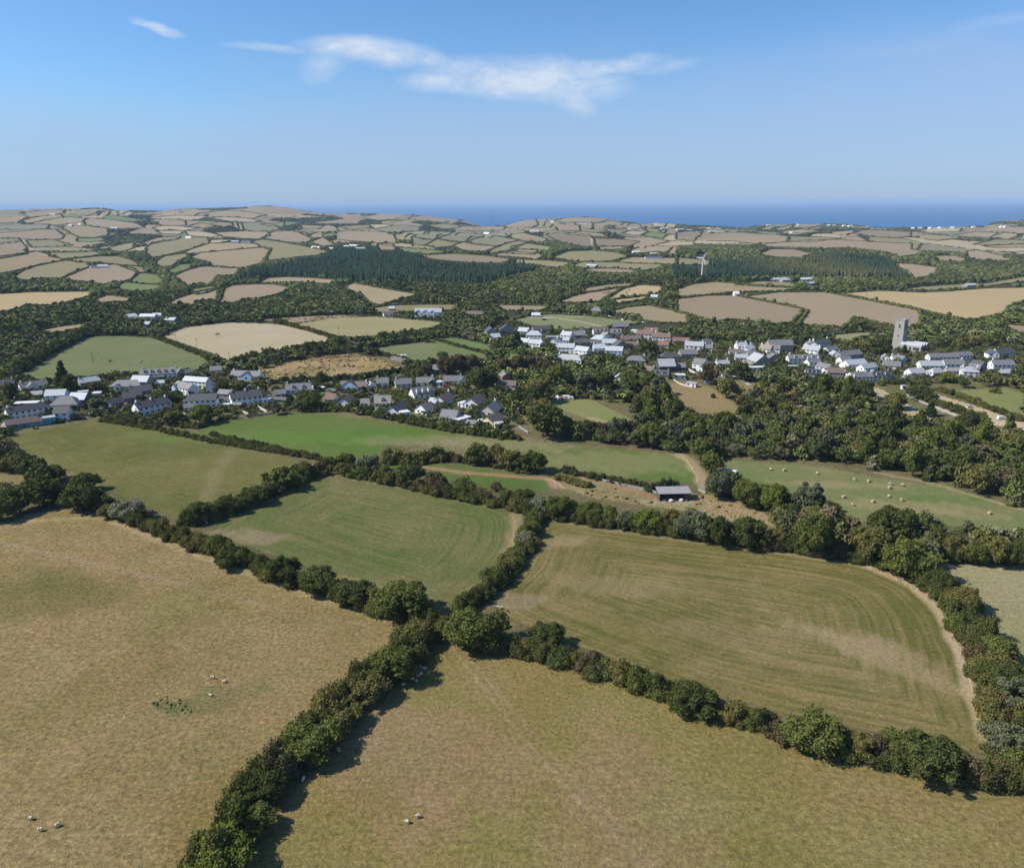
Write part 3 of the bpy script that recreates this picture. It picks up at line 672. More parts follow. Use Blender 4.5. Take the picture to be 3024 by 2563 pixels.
def crown(kind, seed, nleaf, size, lobes=None, core=1):
    g = np.random.default_rng(seed); C_, Rr = [], []
    if kind == 'round':
        nl = lobes or 34
        for i in range(nl):
            u = g.uniform(-.35, 1); th = g.uniform(0, 2*math.pi); q_ = math.sqrt(max(0, 1-u*u))
            rad = g.uniform(.45, .92); e1 = 1+.22*math.sin(th*2+seed)
            C_.append((q_*math.cos(th)*rad*5*e1, q_*math.sin(th)*rad*5/e1, 4.3+u*rad*4.3)); Rr.append(g.uniform(.75, 2.0) if rad < .75 else g.uniform(.55, 1.25))
        C_.append((0, 0, 4.2)); Rr.append(2.9)
    elif kind == 'loose':
        nl = lobes or 30
        for i in range(nl):
            u = g.uniform(-.5, 1); th = g.uniform(0, 2*math.pi); q_ = math.sqrt(max(0, 1-u*u)); rad = g.uniform(.35, .98)
            C_.append((q_*math.cos(th)*rad*4.6, q_*math.sin(th)*rad*4.6, 5+u*rad*4.6)); Rr.append(g.uniform(.6, 1.3))
    elif kind == 'tall':
        nl = lobes or 24
        for i in range(nl):
            z = g.uniform(.1, 1); th = g.uniform(0, 2*math.pi); w_ = 3.2*math.sin(math.pi*min(1, z*.8+.15))**.7*g.uniform(.3, .9)
            C_.append((w_*math.cos(th), w_*math.sin(th), 1.2+z*9.6)); Rr.append(g.uniform(.9, 1.5))
    elif kind == 'bush':
        nl = lobes or 20
        for i in range(nl):
            th = g.uniform(0, 2*math.pi); rad = g.uniform(0, 3.0)
            C_.append((rad*math.cos(th), rad*math.sin(th), g.uniform(.4, 3.0)*(1-rad/5.5))); Rr.append(g.uniform(.45, 1.4))
    elif kind == 'conifer':
        nl = lobes or 26
        for i in range(nl):
            z = (i+.5)/nl; w_ = 2.6*(1-z)**.8; th = i*2.4+g.uniform(-.4, .4)
            C_.append((w_*.62*math.cos(th), w_*.62*math.sin(th), 1+z*10.5)); Rr.append(max(.35, w_*.42))
    C_, Rr = np.array(C_), np.array(Rr)
    wgt = Rr**2/np.sum(Rr**2); idx = g.choice(len(C_), nleaf, p=wgt)
    d = g.normal(0, 1, (nleaf, 3)); d[:, 2] = d[:, 2]*.9+.25; d /= np.linalg.norm(d, axis=1)[:, None]
    rad = Rr[idx]*(1 - .3*g.random(nleaf)**2 + .19*g.normal(0, 1, nleaf))
    pts = C_[idx]+d*rad[:, None]
    if kind == 'conifer': d = d*.5+np.array([0, 0, .35])
    if kind != 'loose':     # drop leaves buried deep in other lobes
        keep = np.ones(nleaf, bool)
        for c, r_ in zip(C_, Rr): keep &= np.linalg.norm(pts-c, axis=1) > r_*.72
        pts, d = pts[keep], d[keep]
    pts[:, 2] = np.maximum(pts[:, 2], .15)
    V1, F1 = leaves(pts, d, size, g)
    Vs, Fs4, Fs3 = [V1], F1, []
    o = len(V1)
    if core:
        iv, iff = ICO[core]
        for c, r_ in zip(C_, Rr):
            sc_f = .66 if kind != 'loose' else .45
            vv_ = iv*r_*sc_f*(1+g.uniform(-.16, .16, (len(iv), 1)))+c; vv_[:, 2] = np.maximum(vv_[:, 2], .05)
            Vs.append(vv_); Fs3.append(iff+o); o += len(iv)
    return np.concatenate(Vs), Fs4, (np.concatenate(Fs3) if Fs3 else np.zeros((0, 3), int))
def mesh_np(name, V, F4, F3, mat=None, smooth_=False):
    me = bpy.data.meshes.new(name)
    me.vertices.add(len(V)); me.vertices.foreach_set('co', np.ascontiguousarray(V, np.float32).ravel())
    lv = np.concatenate([F4.ravel(), F3.ravel()]).astype(np.int32)
    me.loops.add(len(lv)); me.loops.foreach_set('vertex_index', lv)
    n4, n3 = len(F4), len(F3); me.polygons.add(n4+n3)
    me.polygons.foreach_set('loop_start', np.concatenate([np.arange(n4)*4, n4*4+np.arange(n3)*3]).astype(np.int32))
    me.polygons.foreach_set('loop_total', np.concatenate([np.full(n4, 4), np.full(n3, 3)]).astype(np.int32))
    if smooth_: me.polygons.foreach_set('use_smooth', np.ones(n4+n3, bool))
    me.update()
    if mat: me.materials.append(mat)
    return me
def leafmat(name, c1, c2, attrib=False, trans=.22):
    m = bpy.data.materials.new(name); m.use_nodes = True; t = m.node_tree; t.nodes.clear()
    o = N(t, 'ShaderNodeOutputMaterial'); geo = N(t, 'ShaderNodeNewGeometry'); oi = N(t, 'ShaderNodeObjectInfo')
    n1 = noise(t, geo.outputs['Position'], .55, 3, .6); n2 = noise(t, geo.outputs['Position'], .09, 2, .5)
    f = M(t, 'ADD', M(t, 'MULTIPLY', mrange(t, n1, .3, .7), .5), M(t, 'MULTIPLY', mrange(t, n2, .35, .65), .3))
    f = M(t, 'ADD', f, M(t, 'MULTIPLY', oi.outputs['Random'], .35), clamp=True)
    c = mixc(t, f, c1, c2)
    if attrib: c = mixc(t, 1.0, c, attr(t, 'tint').outputs['Color'], 'MULTIPLY')
    d = N(t, 'ShaderNodeBsdfDiffuse'); t.links.new(c, d.inputs[0])
    if trans:
        tr = N(t, 'ShaderNodeBsdfTranslucent'); c2_ = mixc(t, 1.0, c, (1.1, 1.25, .6), 'MULTIPLY'); t.links.new(c2_, tr.inputs[0])
        ms = N(t, 'ShaderNodeMixShader'); ms.inputs[0].default_value = trans
        t.links.new(d.outputs[0], ms.inputs[1]); t.links.new(tr.outputs[0], ms.inputs[2]); t.links.new(ms.outputs[0], o.inputs[0])
    else: t.links.new(d.outputs[0], o.inputs[0])
    return m
LM = {
 'dark':   leafmat('leaf_dark', (0.052,0.064,0.018), (0.108,0.119,0.036)),
 'mid':    leafmat('leaf_mid', (0.084,0.098,0.023), (0.160,0.171,0.046)),
 'olive':  leafmat('leaf_olive', (0.114,0.105,0.032), (0.205,0.177,0.059)),
 'bright': leafmat('leaf_bright', (.105,.130,.026), (.175,.195,.042)),
 'grey':   leafmat('leaf_greygreen', (.100,.110,.055), (.170,.175,.098)),
 'brown':  leafmat('leaf_brown', (.095,.070,.036), (.155,.115,.062)),
 'fir':    leafmat('needle', (0.043,0.064,0.030), (0.080,0.107,0.046)),
 'bloom':  leafmat('leaf_pale', (.11,.115,.055), (.27,.265,.17)),
 'ivy':    leafmat('leaf_hedge', (0.064,0.071,0.021), (0.131,0.128,0.041)),
}
bark, t_, b_ = newmat('bark'); b_.inputs['Base Color'].default_value = (.10, .08, .06, 1)
KDESC = {'dark': 'dark green', 'mid': 'mid green', 'olive': 'olive', 'bright': 'bright green', 'grey': 'grey green',
         'brown': 'copper brown', 'fir': 'dark', 'bloom': 'pale flecked', 'ivy': 'dark green'}
PROTO = {}
def proto(kind, col_, k, lod=0):
    key = (kind, col_, k, lod)
    if key not in PROTO:
        nl, sz, core = {0: (9000, .42, 1), 1: (3000, .72, 1), 2: (800, 1.15, 0)}[lod]
        if kind == 'bush': nl, sz = int(nl*.5), sz*.72
        if kind == 'loose': nl = int(nl*1.1)
        V, F4, F3 = crown(kind, hash((kind, k)) % 999 if False else (len(kind)*37+k*11+lod), nl, sz, None, core)
        PROTO[key] = mesh_np('crown_%s_%s' % (kind, col_), V, F4, F3, LM[col_])
    return PROTO[key]
def tube(p0, p1, r0, r1, n=6):
    p0, p1 = np.array(p0, float), np.array(p1, float); d = p1-p0; d /= np.linalg.norm(d)+1e-9
    a = np.cross(d, (0, 0, 1) if abs(d[2]) < .9 else (1, 0, 0)); a /= np.linalg.norm(a); b = np.cross(d, a)
    th = np.arange(n)*2*math.pi/n; ring = np.cos(th)[:, None]*a+np.sin(th)[:, None]*b
    V = np.concatenate([p0+ring*r0, p1+ring*r1]); F = [(i, (i+1) % n, n+(i+1) % n, n+i) for i in range(n)]
    return V, np.array(F)
class MB:
    def __init__(s): s.v = []; s.f = []; s.n = 0
    def add(s, V, F):
        s.v += [tuple(x) for x in V]; s.f += [tuple(int(i)+s.n for i in f) for f in F]; s.n += len(V); return s
    def box(s, x0, x1, y0, y1, z0, z1):
        V = [(x, y, z) for z in (z0, z1) for x, y in ((x0, y0), (x1, y0), (x1, y1), (x0, y1))]
        return s.add(V, [(3, 2, 1, 0), (4, 5, 6, 7), (0, 1, 5, 4), (1, 2, 6, 5), (2, 3, 7, 6), (3, 0, 4, 7)])
    def tube(s, p0, p1, r0, r1=None, n=6): V, F = tube(p0, p1, r0, r1 or r0, n); return s.add(V, F)
    def mesh(s, name, mat=None, sm=False):
        me = bpy.data.meshes.new(name); me.from_pydata(s.v, [], s.f); me.update()
        if mat: me.materials.append(mat)
        if sm: me.polygons.foreach_set('use_smooth', [True]*len(me.polygons))
        return me
    def obj(s, name, mat=None, parent=None, sm=False):
        o = link(name, s.mesh(name, mat, sm), parent); return o
TR = []
for k in range(3):
    g = np.random.default_rng(k); m = MB(); m.tube((0, 0, -.5), (0, 0, 3.2), .42, .3); m.tube((0, 0, 3.2), (g.normal(0, .3), g.normal(0, .3), 7), .3, .1)
    for j in range(6):
        th = j*1.05+g.uniform(0, .5); z = g.uniform(2.2, 4.5); m.tube((0, 0, z), (3.1*math.cos(th), 3.1*math.sin(th), z+g.uniform(1, 2.6)), .17, .05, 5)
    TR.append(m.mesh('trunk_shape', bark))
NT = [0]; NBIG = [0]
def tree(x, y, rad, ht, kind, col_, where, group=None, name=None, lod=None, label=None):
    """crown shapes are about 5 m in radius and 9-11 m high"""
    z = float(H(x, y)); r_ = math.hypot(x, y)
    if lod is None: lod = 0 if r_ < 330 else (1 if r_ < 620 else 2)
    base = {'round': (5.4, 9.6), 'loose': (5.2, 10.2), 'tall': (3.6, 11.5), 'conifer': (2.6, 11.8), 'bush': (3.4, 3.6)}[kind]
    nm = name or {'conifer': 'conifer_tree', 'bush': 'shrub'}.get(kind, 'broadleaf_tree')
    NT[0] += 1; k = (NT[0]*7) % 3
    if kind != 'bush': NBIG[0] += 1
    s = (rad/base[0], rad/base[0], ht/base[1])
    rz = random.uniform(0, 6.28)
    if kind == 'bush':
        o = link(nm, proto(kind, col_, k, lod), None, (x, y, z), rz, s); cat = 'shrub'; wd = 'shrub'
    else:
        o = empty(nm, (x, y, z), rz, s); link('trunk', TR[k], o); link('crown', proto(kind, col_, k, lod), o)
        cat = 'tree'; wd = {'conifer': 'conifer', 'tall': 'narrow tree', 'loose': 'open tree'}.get(kind, 'tree')
    size = 'large ' if rad > 6.3 else ('small ' if rad < 3.6 and kind != 'conifer' else '')
    register(o, label or ('%s%s %s %s' % (size, KDESC[col_], wd, where)), cat, group or ('trees and shrubs ' + where), (x, y))
    return o
PLACED = []
def place(x, y, dmin):
    for a, b, d in PLACED:
        if (a-x)**2+(b-y)**2 < (dmin*.5+d*.5)**2: return False
    PLACED.append((x, y, dmin)); return True
KW = {'wood': [('round','dark',4,(5,7.5)),('round','mid',3,(4,6.5)),('round','olive',2,(4,6)),('loose','grey',2,(4,6)),('tall','mid',1,(3,4)),('loose','mid',2,(4,6)),('round','brown',1,(3.5,5)),('bush','olive',1,(3,4)),('tall','bright',.5,(3,4)),('conifer','fir',.4,(3,4))],
      'garden': [('bush','mid',3,(1.6,3)),('bush','dark',3,(1.6,3)),('round','dark',2,(2.5,4.5)),('round','olive',1.2,(2.5,4)),('loose','grey',1,(2.5,4)),('bush','bright',1,(1.4,2.4)),('tall','dark',.7,(1.6,2.2)),('bush','brown',.5,(1.5,2.4))],
      'copse': [('round','dark',4,(4,6.5)),('round','mid',2,(4,6)),('round','olive',1.5,(4,6)),('loose','grey',.7,(4,5))]}
HR = []      # picture boxes and footprints of the buildings already standing: no tree is planted on or straight in front of them
def blocked(x, y, ht):
    z = float(H(x, y)); r_ = math.hypot(x, y); u, v_ = proj(x, y, z); u2, v2 = proj(x, y, z+ht)
    for (a0, b0, a1, b1, rr_, hx, hy, hr) in HR:
        if (x-hx)**2+(y-hy)**2 < (hr+1.2)**2: return True
        if r_ < rr_ and a0-3 < u < a1+3 and v2 < b1-(b1-b0)*.35 and v_ > b0: return True
    return False
def scatter(poly, n, kw, where, sp=.78, c='Q', hs=1.0, rs=1.0):
    wp = unproj(densify([P(c, x, y) for x, y in poly], 30)); x0, y0 = wp.min(0); x1, y1 = wp.max(0)
    K = KW[kw]; ws = np.array([k[2] for k in K], float); ws /= ws.sum(); got = 0
    for _ in range(n*40):
        if got >= n: break
        x, y = rng.uniform(x0, x1), rng.uniform(y0, y1)
        if blocked(x, y, 3 if kw == 'garden' else 6): continue
        if not pip(np.array([x]), np.array([y]), wp)[0]: continue
        kd, cl_, _, (ra, rb) = K[rng.choice(len(K), p=ws)]
        if kd != 'bush' and NBIG[0] > 318:
            if kw != 'garden': return got
            kd, ra, rb = 'bush', 1.6, 3.0
        rad = rng.uniform(ra, rb)*rs
        if not place(x, y, rad*2*sp): continue
        ht = rad*{'round': 1.5, 'loose': 1.75, 'tall': 3.0, 'conifer': 3.4, 'bush': 1.05}[kd]*rng.uniform(.85, 1.15)*hs
        tree(x, y, rad, ht, kd, cl_, where); got += 1
    return got
# ------------------------------------------------------------------ buildings
CROP.update({'1': (0, 1080, 500/2081), '2': (400, 1060, 500/2081), '3': (900, 1080, 660/2081), '4': (1420, 940, 540/2081), '5': (1860, 980, 560/2081), '6': (2380, 920, 644/2081), '7': (1900, 1380, 300/2081)})
def pmat(name, c1, c2, rough=.8, sc_=1.2, spec=.25, rows=None, metal=0):
    m, t, b = newmat(name, rough, spec); tcn = N(t, 'ShaderNodeTexCoord'); f = mrange(t, noise(t, tcn.outputs['Object'], sc_, 5, .65), .3, .7)
    c = mixc(t, f, c1, c2)
    if rows:
        sp_ = N(t, 'ShaderNodeSeparateXYZ'); t.links.new(tcn.outputs['Object'], sp_.inputs[0])
        w1 = M(t, 'FRACT', M(t, 'MULTIPLY', sp_.outputs[2], rows)); w1 = mrange(t, w1, 0, .25, .72, 1.0)
        cc = N(t, 'ShaderNodeCombineColor'); [t.links.new(w1, cc.inputs[i]) for i in range(3)]; c = mixc(t, 1.0, c, cc.outputs[0], 'MULTIPLY')
    t.links.new(c, b.inputs['Base Color']); b.inputs['Metallic'].default_value = metal; return m
WM = {'white': pmat('white_render', (.82,.82,.79), (.74,.73,.69)), 'cream': pmat('cream_render', (.60,.56,.47), (.50,.47,.40)), 'stone': pmat('stone_wall', (.26,.23,.19), (.36,.32,.27), .9, 3),
      'dark': pmat('dark_cladding', (.06,.06,.065), (.10,.10,.10)), 'grey': pmat('grey_render', (.30,.30,.30), (.24,.24,.245)), 'yellow': pmat('yellow_render', (.66,.52,.24), (.60,.46,.20)),
      'teal': pmat('teal_render', (.10,.33,.38), (.08,.27,.32)), 'blue': pmat('pale_blue_render', (.42,.55,.68), (.38,.50,.62)), 'brick': pmat('brick_wall', (.30,.14,.09), (.24,.11,.07), .9, 3), 'pinkish': pmat('pink_grey_render', (.40,.36,.35), (.34,.30,.29)),
      'green': pmat('green_boards', (.06,.14,.08), (.05,.11,.07))}
RM = {'dark': pmat('dark_slate', (.065,.065,.068), (.105,.10,.10), .6, 1.5, .4, 3.2), 'grey': pmat('grey_slate', (.15,.148,.148), (.21,.205,.20), .6, 1.5, .4, 3.2), 'pale': pmat('sheen_slate', (.33,.335,.34), (.42,.42,.42), .5, 1.2, .5, 3.2),  # pale slate: sheen of light glancing off the slates put into its colour
      'metal': pmat('pale_metal_roof', (.40,.415,.43), (.47,.48,.49), .45, .6, .5), 'brown': pmat('brown_tile', (.15,.115,.10), (.20,.15,.13), .8, 1.5, .2, 3.2), 'red': pmat('red_brown_tile', (.19,.115,.095), (.24,.15,.12), .8, 1.5, .2, 3.2),
      'thatch': pmat('thatch', (.24,.20,.15), (.32,.27,.20), .95, 3), 'tan': pmat('tan_tile', (.26,.235,.21), (.31,.28,.25), .8, 1.5, .2, 3.2), 'white': pmat('white_roof', (.62,.62,.60), (.55,.55,.53))}
RNAME = {'dark': 'dark slate', 'grey': 'grey slate', 'pale': 'sheen-pale slate', 'metal': 'pale metal', 'brown': 'brown tiled', 'red': 'reddish brown tiled', 'thatch': 'straw thatched', 'tan': 'tan tiled', 'white': 'white'}
WNAME = {'white': 'white', 'cream': 'cream', 'stone': 'stone', 'dark': 'dark', 'grey': 'grey', 'yellow': 'yellow', 'teal': 'teal', 'blue': 'pale blue', 'brick': 'brick', 'pinkish': 'pinkish grey', 'green': 'green'}
glass = newmat('window_glass', .12, .6)[0]; glass.node_tree.nodes['Principled BSDF'].inputs['Base Color'].default_value = (.02, .025, .03, 1)
frame_m = pmat('white_frame', (.7,.7,.7), (.6,.6,.6)); door_m = pmat('door_paint', (.10,.12,.16), (.08,.10,.13))
WIN = MB().box(-.55, .55, -.05, .03, 0, 1.15).mesh('window_pane', glass)
WFR = MB().box(-.66, .66, -.03, .03, -.12, 0).box(-.66, .66, -.03, .03, 1.15, 1.25).box(-.66, -.55, -.03, .03, 0, 1.15).box(.55, .66, -.03, .03, 0, 1.15).box(-.04, .04, -.08, -.05, 0, 1.15).mesh('window_frame', frame_m)
DOOR = MB().box(-.48, .48, -.05, .03, 0, 2.05).mesh('door_leaf', door_m)
DIG = {'n': 0}
def roofmesh(L, D, e, rise, hip, mat, ov=.35, th=.18, y0=0.0, x0=0.0):
    """roof over x0..x0+L, y0..y0+D, eaves at e, ridge along x"""
    m = MB(); xa, xb, ya, yb = x0-ov, x0+L+ov, y0-ov, y0+D+ov; yc = y0+D/2; k = ov*rise/(D/2); ze = e-k+.06; zr = e+rise+.06
    hi = min(D/2*.9, L*.45)
    ra, rb = (xa+hi, xb-hi) if hip == 2 else (xa+hi, xb) if hip == 1 else (xa, xb)
    V = [(xa, ya, ze), (xb, ya, ze), (xb, yb, ze), (xa, yb, ze), (ra, yc, zr), (rb, yc, zr)]
    V2 = [(x, y, z-th) for x, y, z in V]
    m.add(V+V2, [(0, 1, 5, 4), (2, 3, 4, 5), (3, 0, 4), (1, 2, 5), (6, 10, 11, 7), (8, 11, 10, 9), (9, 10, 6), (7, 11, 8), (0, 6, 7, 1), (1, 7, 8, 2), (2, 8, 9, 3), (3, 9, 6, 0)] if hip else
          [(0, 1, 5, 4), (2, 3, 4, 5), (6, 10, 11, 7), (8, 11, 10, 9), (0, 6, 7, 1), (2, 8, 9, 3), (0, 4, 10, 6), (4, 3, 9, 10), (1, 7, 11, 5), (5, 11, 8, 2)])
    return m
def wallmesh(L, D, e, rise, gable=True, x0=0.0, y0=0.0):
    m = MB(); xa, xb, ya, yb = x0, x0+L, y0, y0+D; yc = y0+D/2
    V = [(xa, ya, -1), (xb, ya, -1), (xb, yb, -1), (xa, yb, -1), (xa, ya, e), (xb, ya, e), (xb, yb, e), (xa, yb, e)]
    F = [(0, 1, 5, 4), (2, 3, 7, 6)]
    if gable: V += [(xa, yc, e+rise-.14), (xb, yc, e+rise-.14)]; F += [(1, 2, 6, 9, 5), (3, 0, 4, 8, 7)]
    else: F += [(1, 2, 6, 5), (3, 0, 4, 7), (4, 5, 6, 7)]
    return m.add(V, F)
def house(c, x1, y1, x2, y2, D=8, e=5.0, roof='grey', wall='white', where='', ty='L', hip=0, ch=1, dorm=0, gab=(), name=None, desc='', win=True, pitch=.72, chc=None, kind=None):
    a, b_ = unproj([P(c, x1, y1), P(c, x2, y2)]); L = float(np.hypot(*(b_-a))); yaw = math.atan2(b_[1]-a[1], b_[0]-a[0])
    far_ = math.hypot(*a) > 760; z = float(min(H(*a), H(*b_)))
    storeys = 2 if e >= 4.2 else 1
    nm = name or ('house' if storeys == 2 else 'bungalow'); rise = D/2*pitch
    o = empty(nm, (a[0], a[1], z), yaw)
    if ty == 'G':    # ridge runs away from the viewer: build along the depth then turn
        Lg, Dg = D, L; rise = Dg/2*pitch; w_ = wallmesh(Lg, Dg, e, rise); r_ = roofmesh(Lg, Dg, e, rise, hip, None)
        rot = lambda V: [(Dg-y, x, zz) for x, y, zz in V]
        w_.v = rot(w_.v); r_.v = rot(r_.v); rx0, rx1 = 1.0, Lg-1.0; ridge = lambda t_: (L/2, t_*Lg)
    elif ty == 'F':
        w_ = wallmesh(L, D, e, 0, False); r_ = MB().box(-.25, L+.25, -.25, D+.25, e+.003, e+.25); ridge = None; rise = .25
    else: w_ = wallmesh(L, D, e, rise, hip == 0 or hip == 1); r_ = roofmesh(L, D, e, rise, hip, None); ridge = lambda t_: (t_*L, D/2)
    if hip == 1 and ty != 'G':   # clip the gable under the hipped end
        w_.v[8] = (0, D/2, e)
    for gx0, gx1, gwall in gab:   # gabled wings that come forward of the front wall
        gw = gx1-gx0; gr_ = gw/2*pitch; k = 1.6; n0 = len(w_.v)
        V = [(gx0, -k, -1), (gx1, -k, -1), (gx1, .1, -1), (gx0, .1, -1), (gx0, -k, e), (gx1, -k, e), (gx1, .1, e), (gx0, .1, e), ((gx0+gx1)/2, -k, e+gr_)]
        if gwall is None: w_.add(V, [(0, 1, 5, 8, 4), (1, 2, 6, 5), (3, 0, 4, 7)])
        else: MB().add(V, [(0, 1, 5, 8, 4), (1, 2, 6, 5), (3, 0, 4, 7)]).obj('porch_wing', WM[gwall], o)
        yb = min(D/2, gr_/(rise/(D/2)+1e-6)) if rise > .3 else 1
        xm = (gx0+gx1)/2; ov = .3; zt = e+gr_+.16
        r_.add([(gx0-ov, -k-ov, e-.12), (xm, -k-ov, zt), (xm, yb+.3, zt), (gx0-ov, 0, e-.12)], [(0, 1, 2, 3)]); r_.add([(xm, -k-ov, zt), (gx1+ov, -k-ov, e-.12), (gx1+ov, 0, e-.12), (xm, yb+.3, zt)], [(0, 1, 2, 3)])
        if win: g_ = link('window', WIN, o, (xm, -k-.04, min(1.0, e-1.6)), 0, (1.5, 1, 1))
    wo = w_.obj('wall', WM[wall], o); ro = r_.obj('roof', RM[roof], o)
    cm = WM[chc or ('white' if wall in ('white', 'cream', 'yellow') else 'stone')]
    if ridge:
        for i in range(ch):
            t_ = (.06, .94, .5)[i] if ch != 1 else .92 if (DIG['n'] % 2) else .08
            rx, ry = ridge(t_); zc = e+rise; MB().box(rx-.45, rx+.45, ry-.4, ry+.4, zc-.7, zc+1.0).box(rx-.2, rx+.2, ry-.2, ry+.2, zc+1.0, zc+1.35).obj('chimney', cm, ro)
    DIG['n'] += 1
    cc_ = [(a[0]+x_*math.cos(yaw)-y_*math.sin(yaw), a[1]+x_*math.sin(yaw)+y_*math.cos(yaw)) for x_ in (0, L) for y_ in (0, D)]; cc_ = np.array(cc_)
    uu, vv_ = proj(np.r_[cc_[:, 0], cc_[:, 0]], np.r_[cc_[:, 1], cc_[:, 1]], np.r_[np.full(4, z), np.full(4, z+e+rise)])
    if abs(x1-x2)*CROP[c][2] > 9: HR.append((uu.min(), vv_.min(), uu.max(), vv_.max(), math.hypot(*a), *cc_.mean(0), max(3.5, .36*math.hypot(L, D))))
    for i in range(dorm):
        xd = L*(i+.75)/(dorm+.5); zb = e+rise*.18; zt = e+rise*.72; yf = (zb-e)/rise*D/2
        q = MB().box(xd-.8, xd+.8, yf-.05, D/2*.85, zb, zt-.1); do = q.obj('dormer', WM['white' if wall != 'dark' else 'dark'], ro)
        MB().add([(xd-1, yf-.3, zt-.12), (xd, yf-.3, zt+.5), (xd+1, yf-.3, zt-.12), (xd-1, D/2, zt-.12), (xd, D/2, zt+.5), (xd+1, D/2, zt-.12)], [(0, 1, 4, 3), (1, 2, 5, 4), (0, 2, 1)]).obj('dormer_roof', RM[roof], ro)
        link('dormer_window', WIN, ro, (xd, yf-.09, zb+.1), 0, (.9, 1, .8))
    if win:
        n = max(2, int(L/(3.0 if not far_ else 4.5))); zs = (1.0,) if storeys == 1 else (1.0, min(3.6, e-1.55))
        if ty == 'G': n = min(n, 2)
        dd = n//2
        for j, zz in enumerate(zs):
            for i in range(n):
                xw = L*(i+.5)/n
                if any(g0-.4 < xw < g1+.4 for g0, g1, _ in gab): continue
                if j == 0 and i == dd and not far_: link('door', DOOR, o, (xw, -.02, 0)); continue
                g_ = link('window', WIN, o, (xw, -.02, zz), 0, (1.15, 1, 1 if storeys == 2 else 1.05))
                if not far_: link('frame', WFR, g_)
        if ty != 'G' and D > 6: link('window', WIN, o, (-.02, D*.35, zs[-1]), -math.pi/2); link('window', WIN, o, (-.02, D*.68, zs[0]), -math.pi/2)
        if ty != 'G' and D > 6: link('window', WIN, o, (L+.02, D*.4, zs[0]), math.pi/2)
    size = 'long ' if L > 19 else 'small ' if L < 7.5 else ''
    ds = desc or '%s%s %s with %s roof' % (size, WNAME[wall], {2: 'house', 1: 'bungalow'}[storeys] if not name else name.replace('_', ' '), RNAME[roof])
    if dorm and not desc: ds += ' and dormers'
    register(o, (ds+' '+where).strip(), kind or {'house': 'house', 'bungalow': 'bungalow'}.get(nm, nm.replace('_', ' ')), 'village buildings ' + where if where else None, (float((a[0]+b_[0])/2), float((a[1]+b_[1])/2)))
    return o
w1 = 'in the left village end'
house('1',115,688,615,600,7,5,'dark','white',w1,ch=2); house('1',85,795,520,735,6.5,2.9,'brown','teal',w1,ch=1,desc='long low teal building with dark brown roof'); house('1',525,733,690,712,5,3.8,'pale','teal',w1,ty='F',ch=0,name='house',desc='teal flat-roofed block beside the teal building')
house('1',20,790,90,795,5,2.2,'tan','stone',w1,ch=0,desc='low stone lean-to with tan roof at the teal building'); house('1',665,690,850,680,8,5,'dark','white',w1,ch=0); house('1',860,670,1000,645,5,2.6,'dark','dark',w1,ty='F',ch=0,name='shed')
house('1',620,560,960,545,11,3.8,'grey','white',w1,hip=2,ch=0); house('1',560,468,805,458,8,5.2,'metal','white',w1,ch=0,desc='white two-storey house with pale blue-grey roof'); house('1',850,510,1045,512,9,5,'metal','dark',w1,ch=0,desc='slate-clad dark building with bright skylit roof')
house('1',1000,308,1245,275,7,5.4,'metal','stone',w1,ch=2,desc='tall stone house with pale blue roof and two dark chimneys'); house('1',265,322,600,275,8,2.7,'grey','white',w1,ch=1,gab=((3,10,None),)); house('1',-40,300,185,275,8,3,'dark','white',w1,ch=1,dorm=1)
house('1',1350,305,1740,300,9,2.9,'grey','cream',w1,hip=2,ch=0,gab=((4,8,'white'),)); house('1',1610,285,1810,290,9,5.2,'metal','stone',w1,ch=0); house('1',1520,455,1750,430,8,2.8,'dark','grey',w1,ch=0); house('1',1370,525,1530,490,7,2.6,'dark','grey',w1,ch=0); house('1',1600,375,1880,345,8,2.8,'dark','grey',w1,ch=1)
house('1',385,400,520,390,5,2.3,'pale','white',w1,ch=0,name='garage'); house('1',170,520,460,505,6,2.4,'white','grey',w1,ty='F',ch=0,name='shed',desc='long pale flat workshop roof in the yard'); house('1',970,372,1090,360,5,2.5,'white','white',w1,ty='F',ch=0,name='garage'); house('1',1140,400,1235,395,5,3,'white','cream',w1,ty='F',ch=0,name='garage')
w2 = 'in the left village middle'
house('2',45,710,450,632,8,5.2,'dark','white',w2,ch=3,desc='white semi-detached house with red porch and tall left gable'); house('2',60,262,520,245,8,4.4,'grey','white',w2,ch=2,dorm=5,desc='long white terrace with five curved dormers'); house('2',520,245,610,222,9,4.6,'grey','stone',w2,ty='G',ch=0)
house('2',615,215,710,200,6,2.4,'grey','stone',w2,ch=0,name='barn'); house('2',590,350,870,372,6.5,5,'metal','white',w2,ch=0,desc='white farmhouse with bright pale metal roof'); house('2',872,428,990,425,8,4,'grey','white',w2,ty='G',ch=0); house('2',470,410,655,455,8,4.4,'grey','white',w2,ch=0,gab=((1,5,'blue'),))
house('2',600,612,1000,598,8.5,5,'dark','white',w2,hip=1,ch=1); house('2',1190,590,1570,548,9,5.2,'dark','white',w2,ch=3,desc='white semi-detached house above the garden fence'); house('2',1572,556,1672,540,5,2.8,'white','white',w2,ty='F',ch=0,name='garage')
house('2',1165,250,1520,262,8,2.9,'grey','white',w2,ch=2,gab=((9,17,'blue'),),desc='chalet bungalow with pale blue gable and two white chimneys'); house('2',1850,440,2160,425,9,3.1,'grey','white',w2,ch=2,dorm=2,desc='white bungalow with black dormer and broad chimney'); house('2',1720,478,1848,468,6,2.5,'grey','white',w2,ch=0)
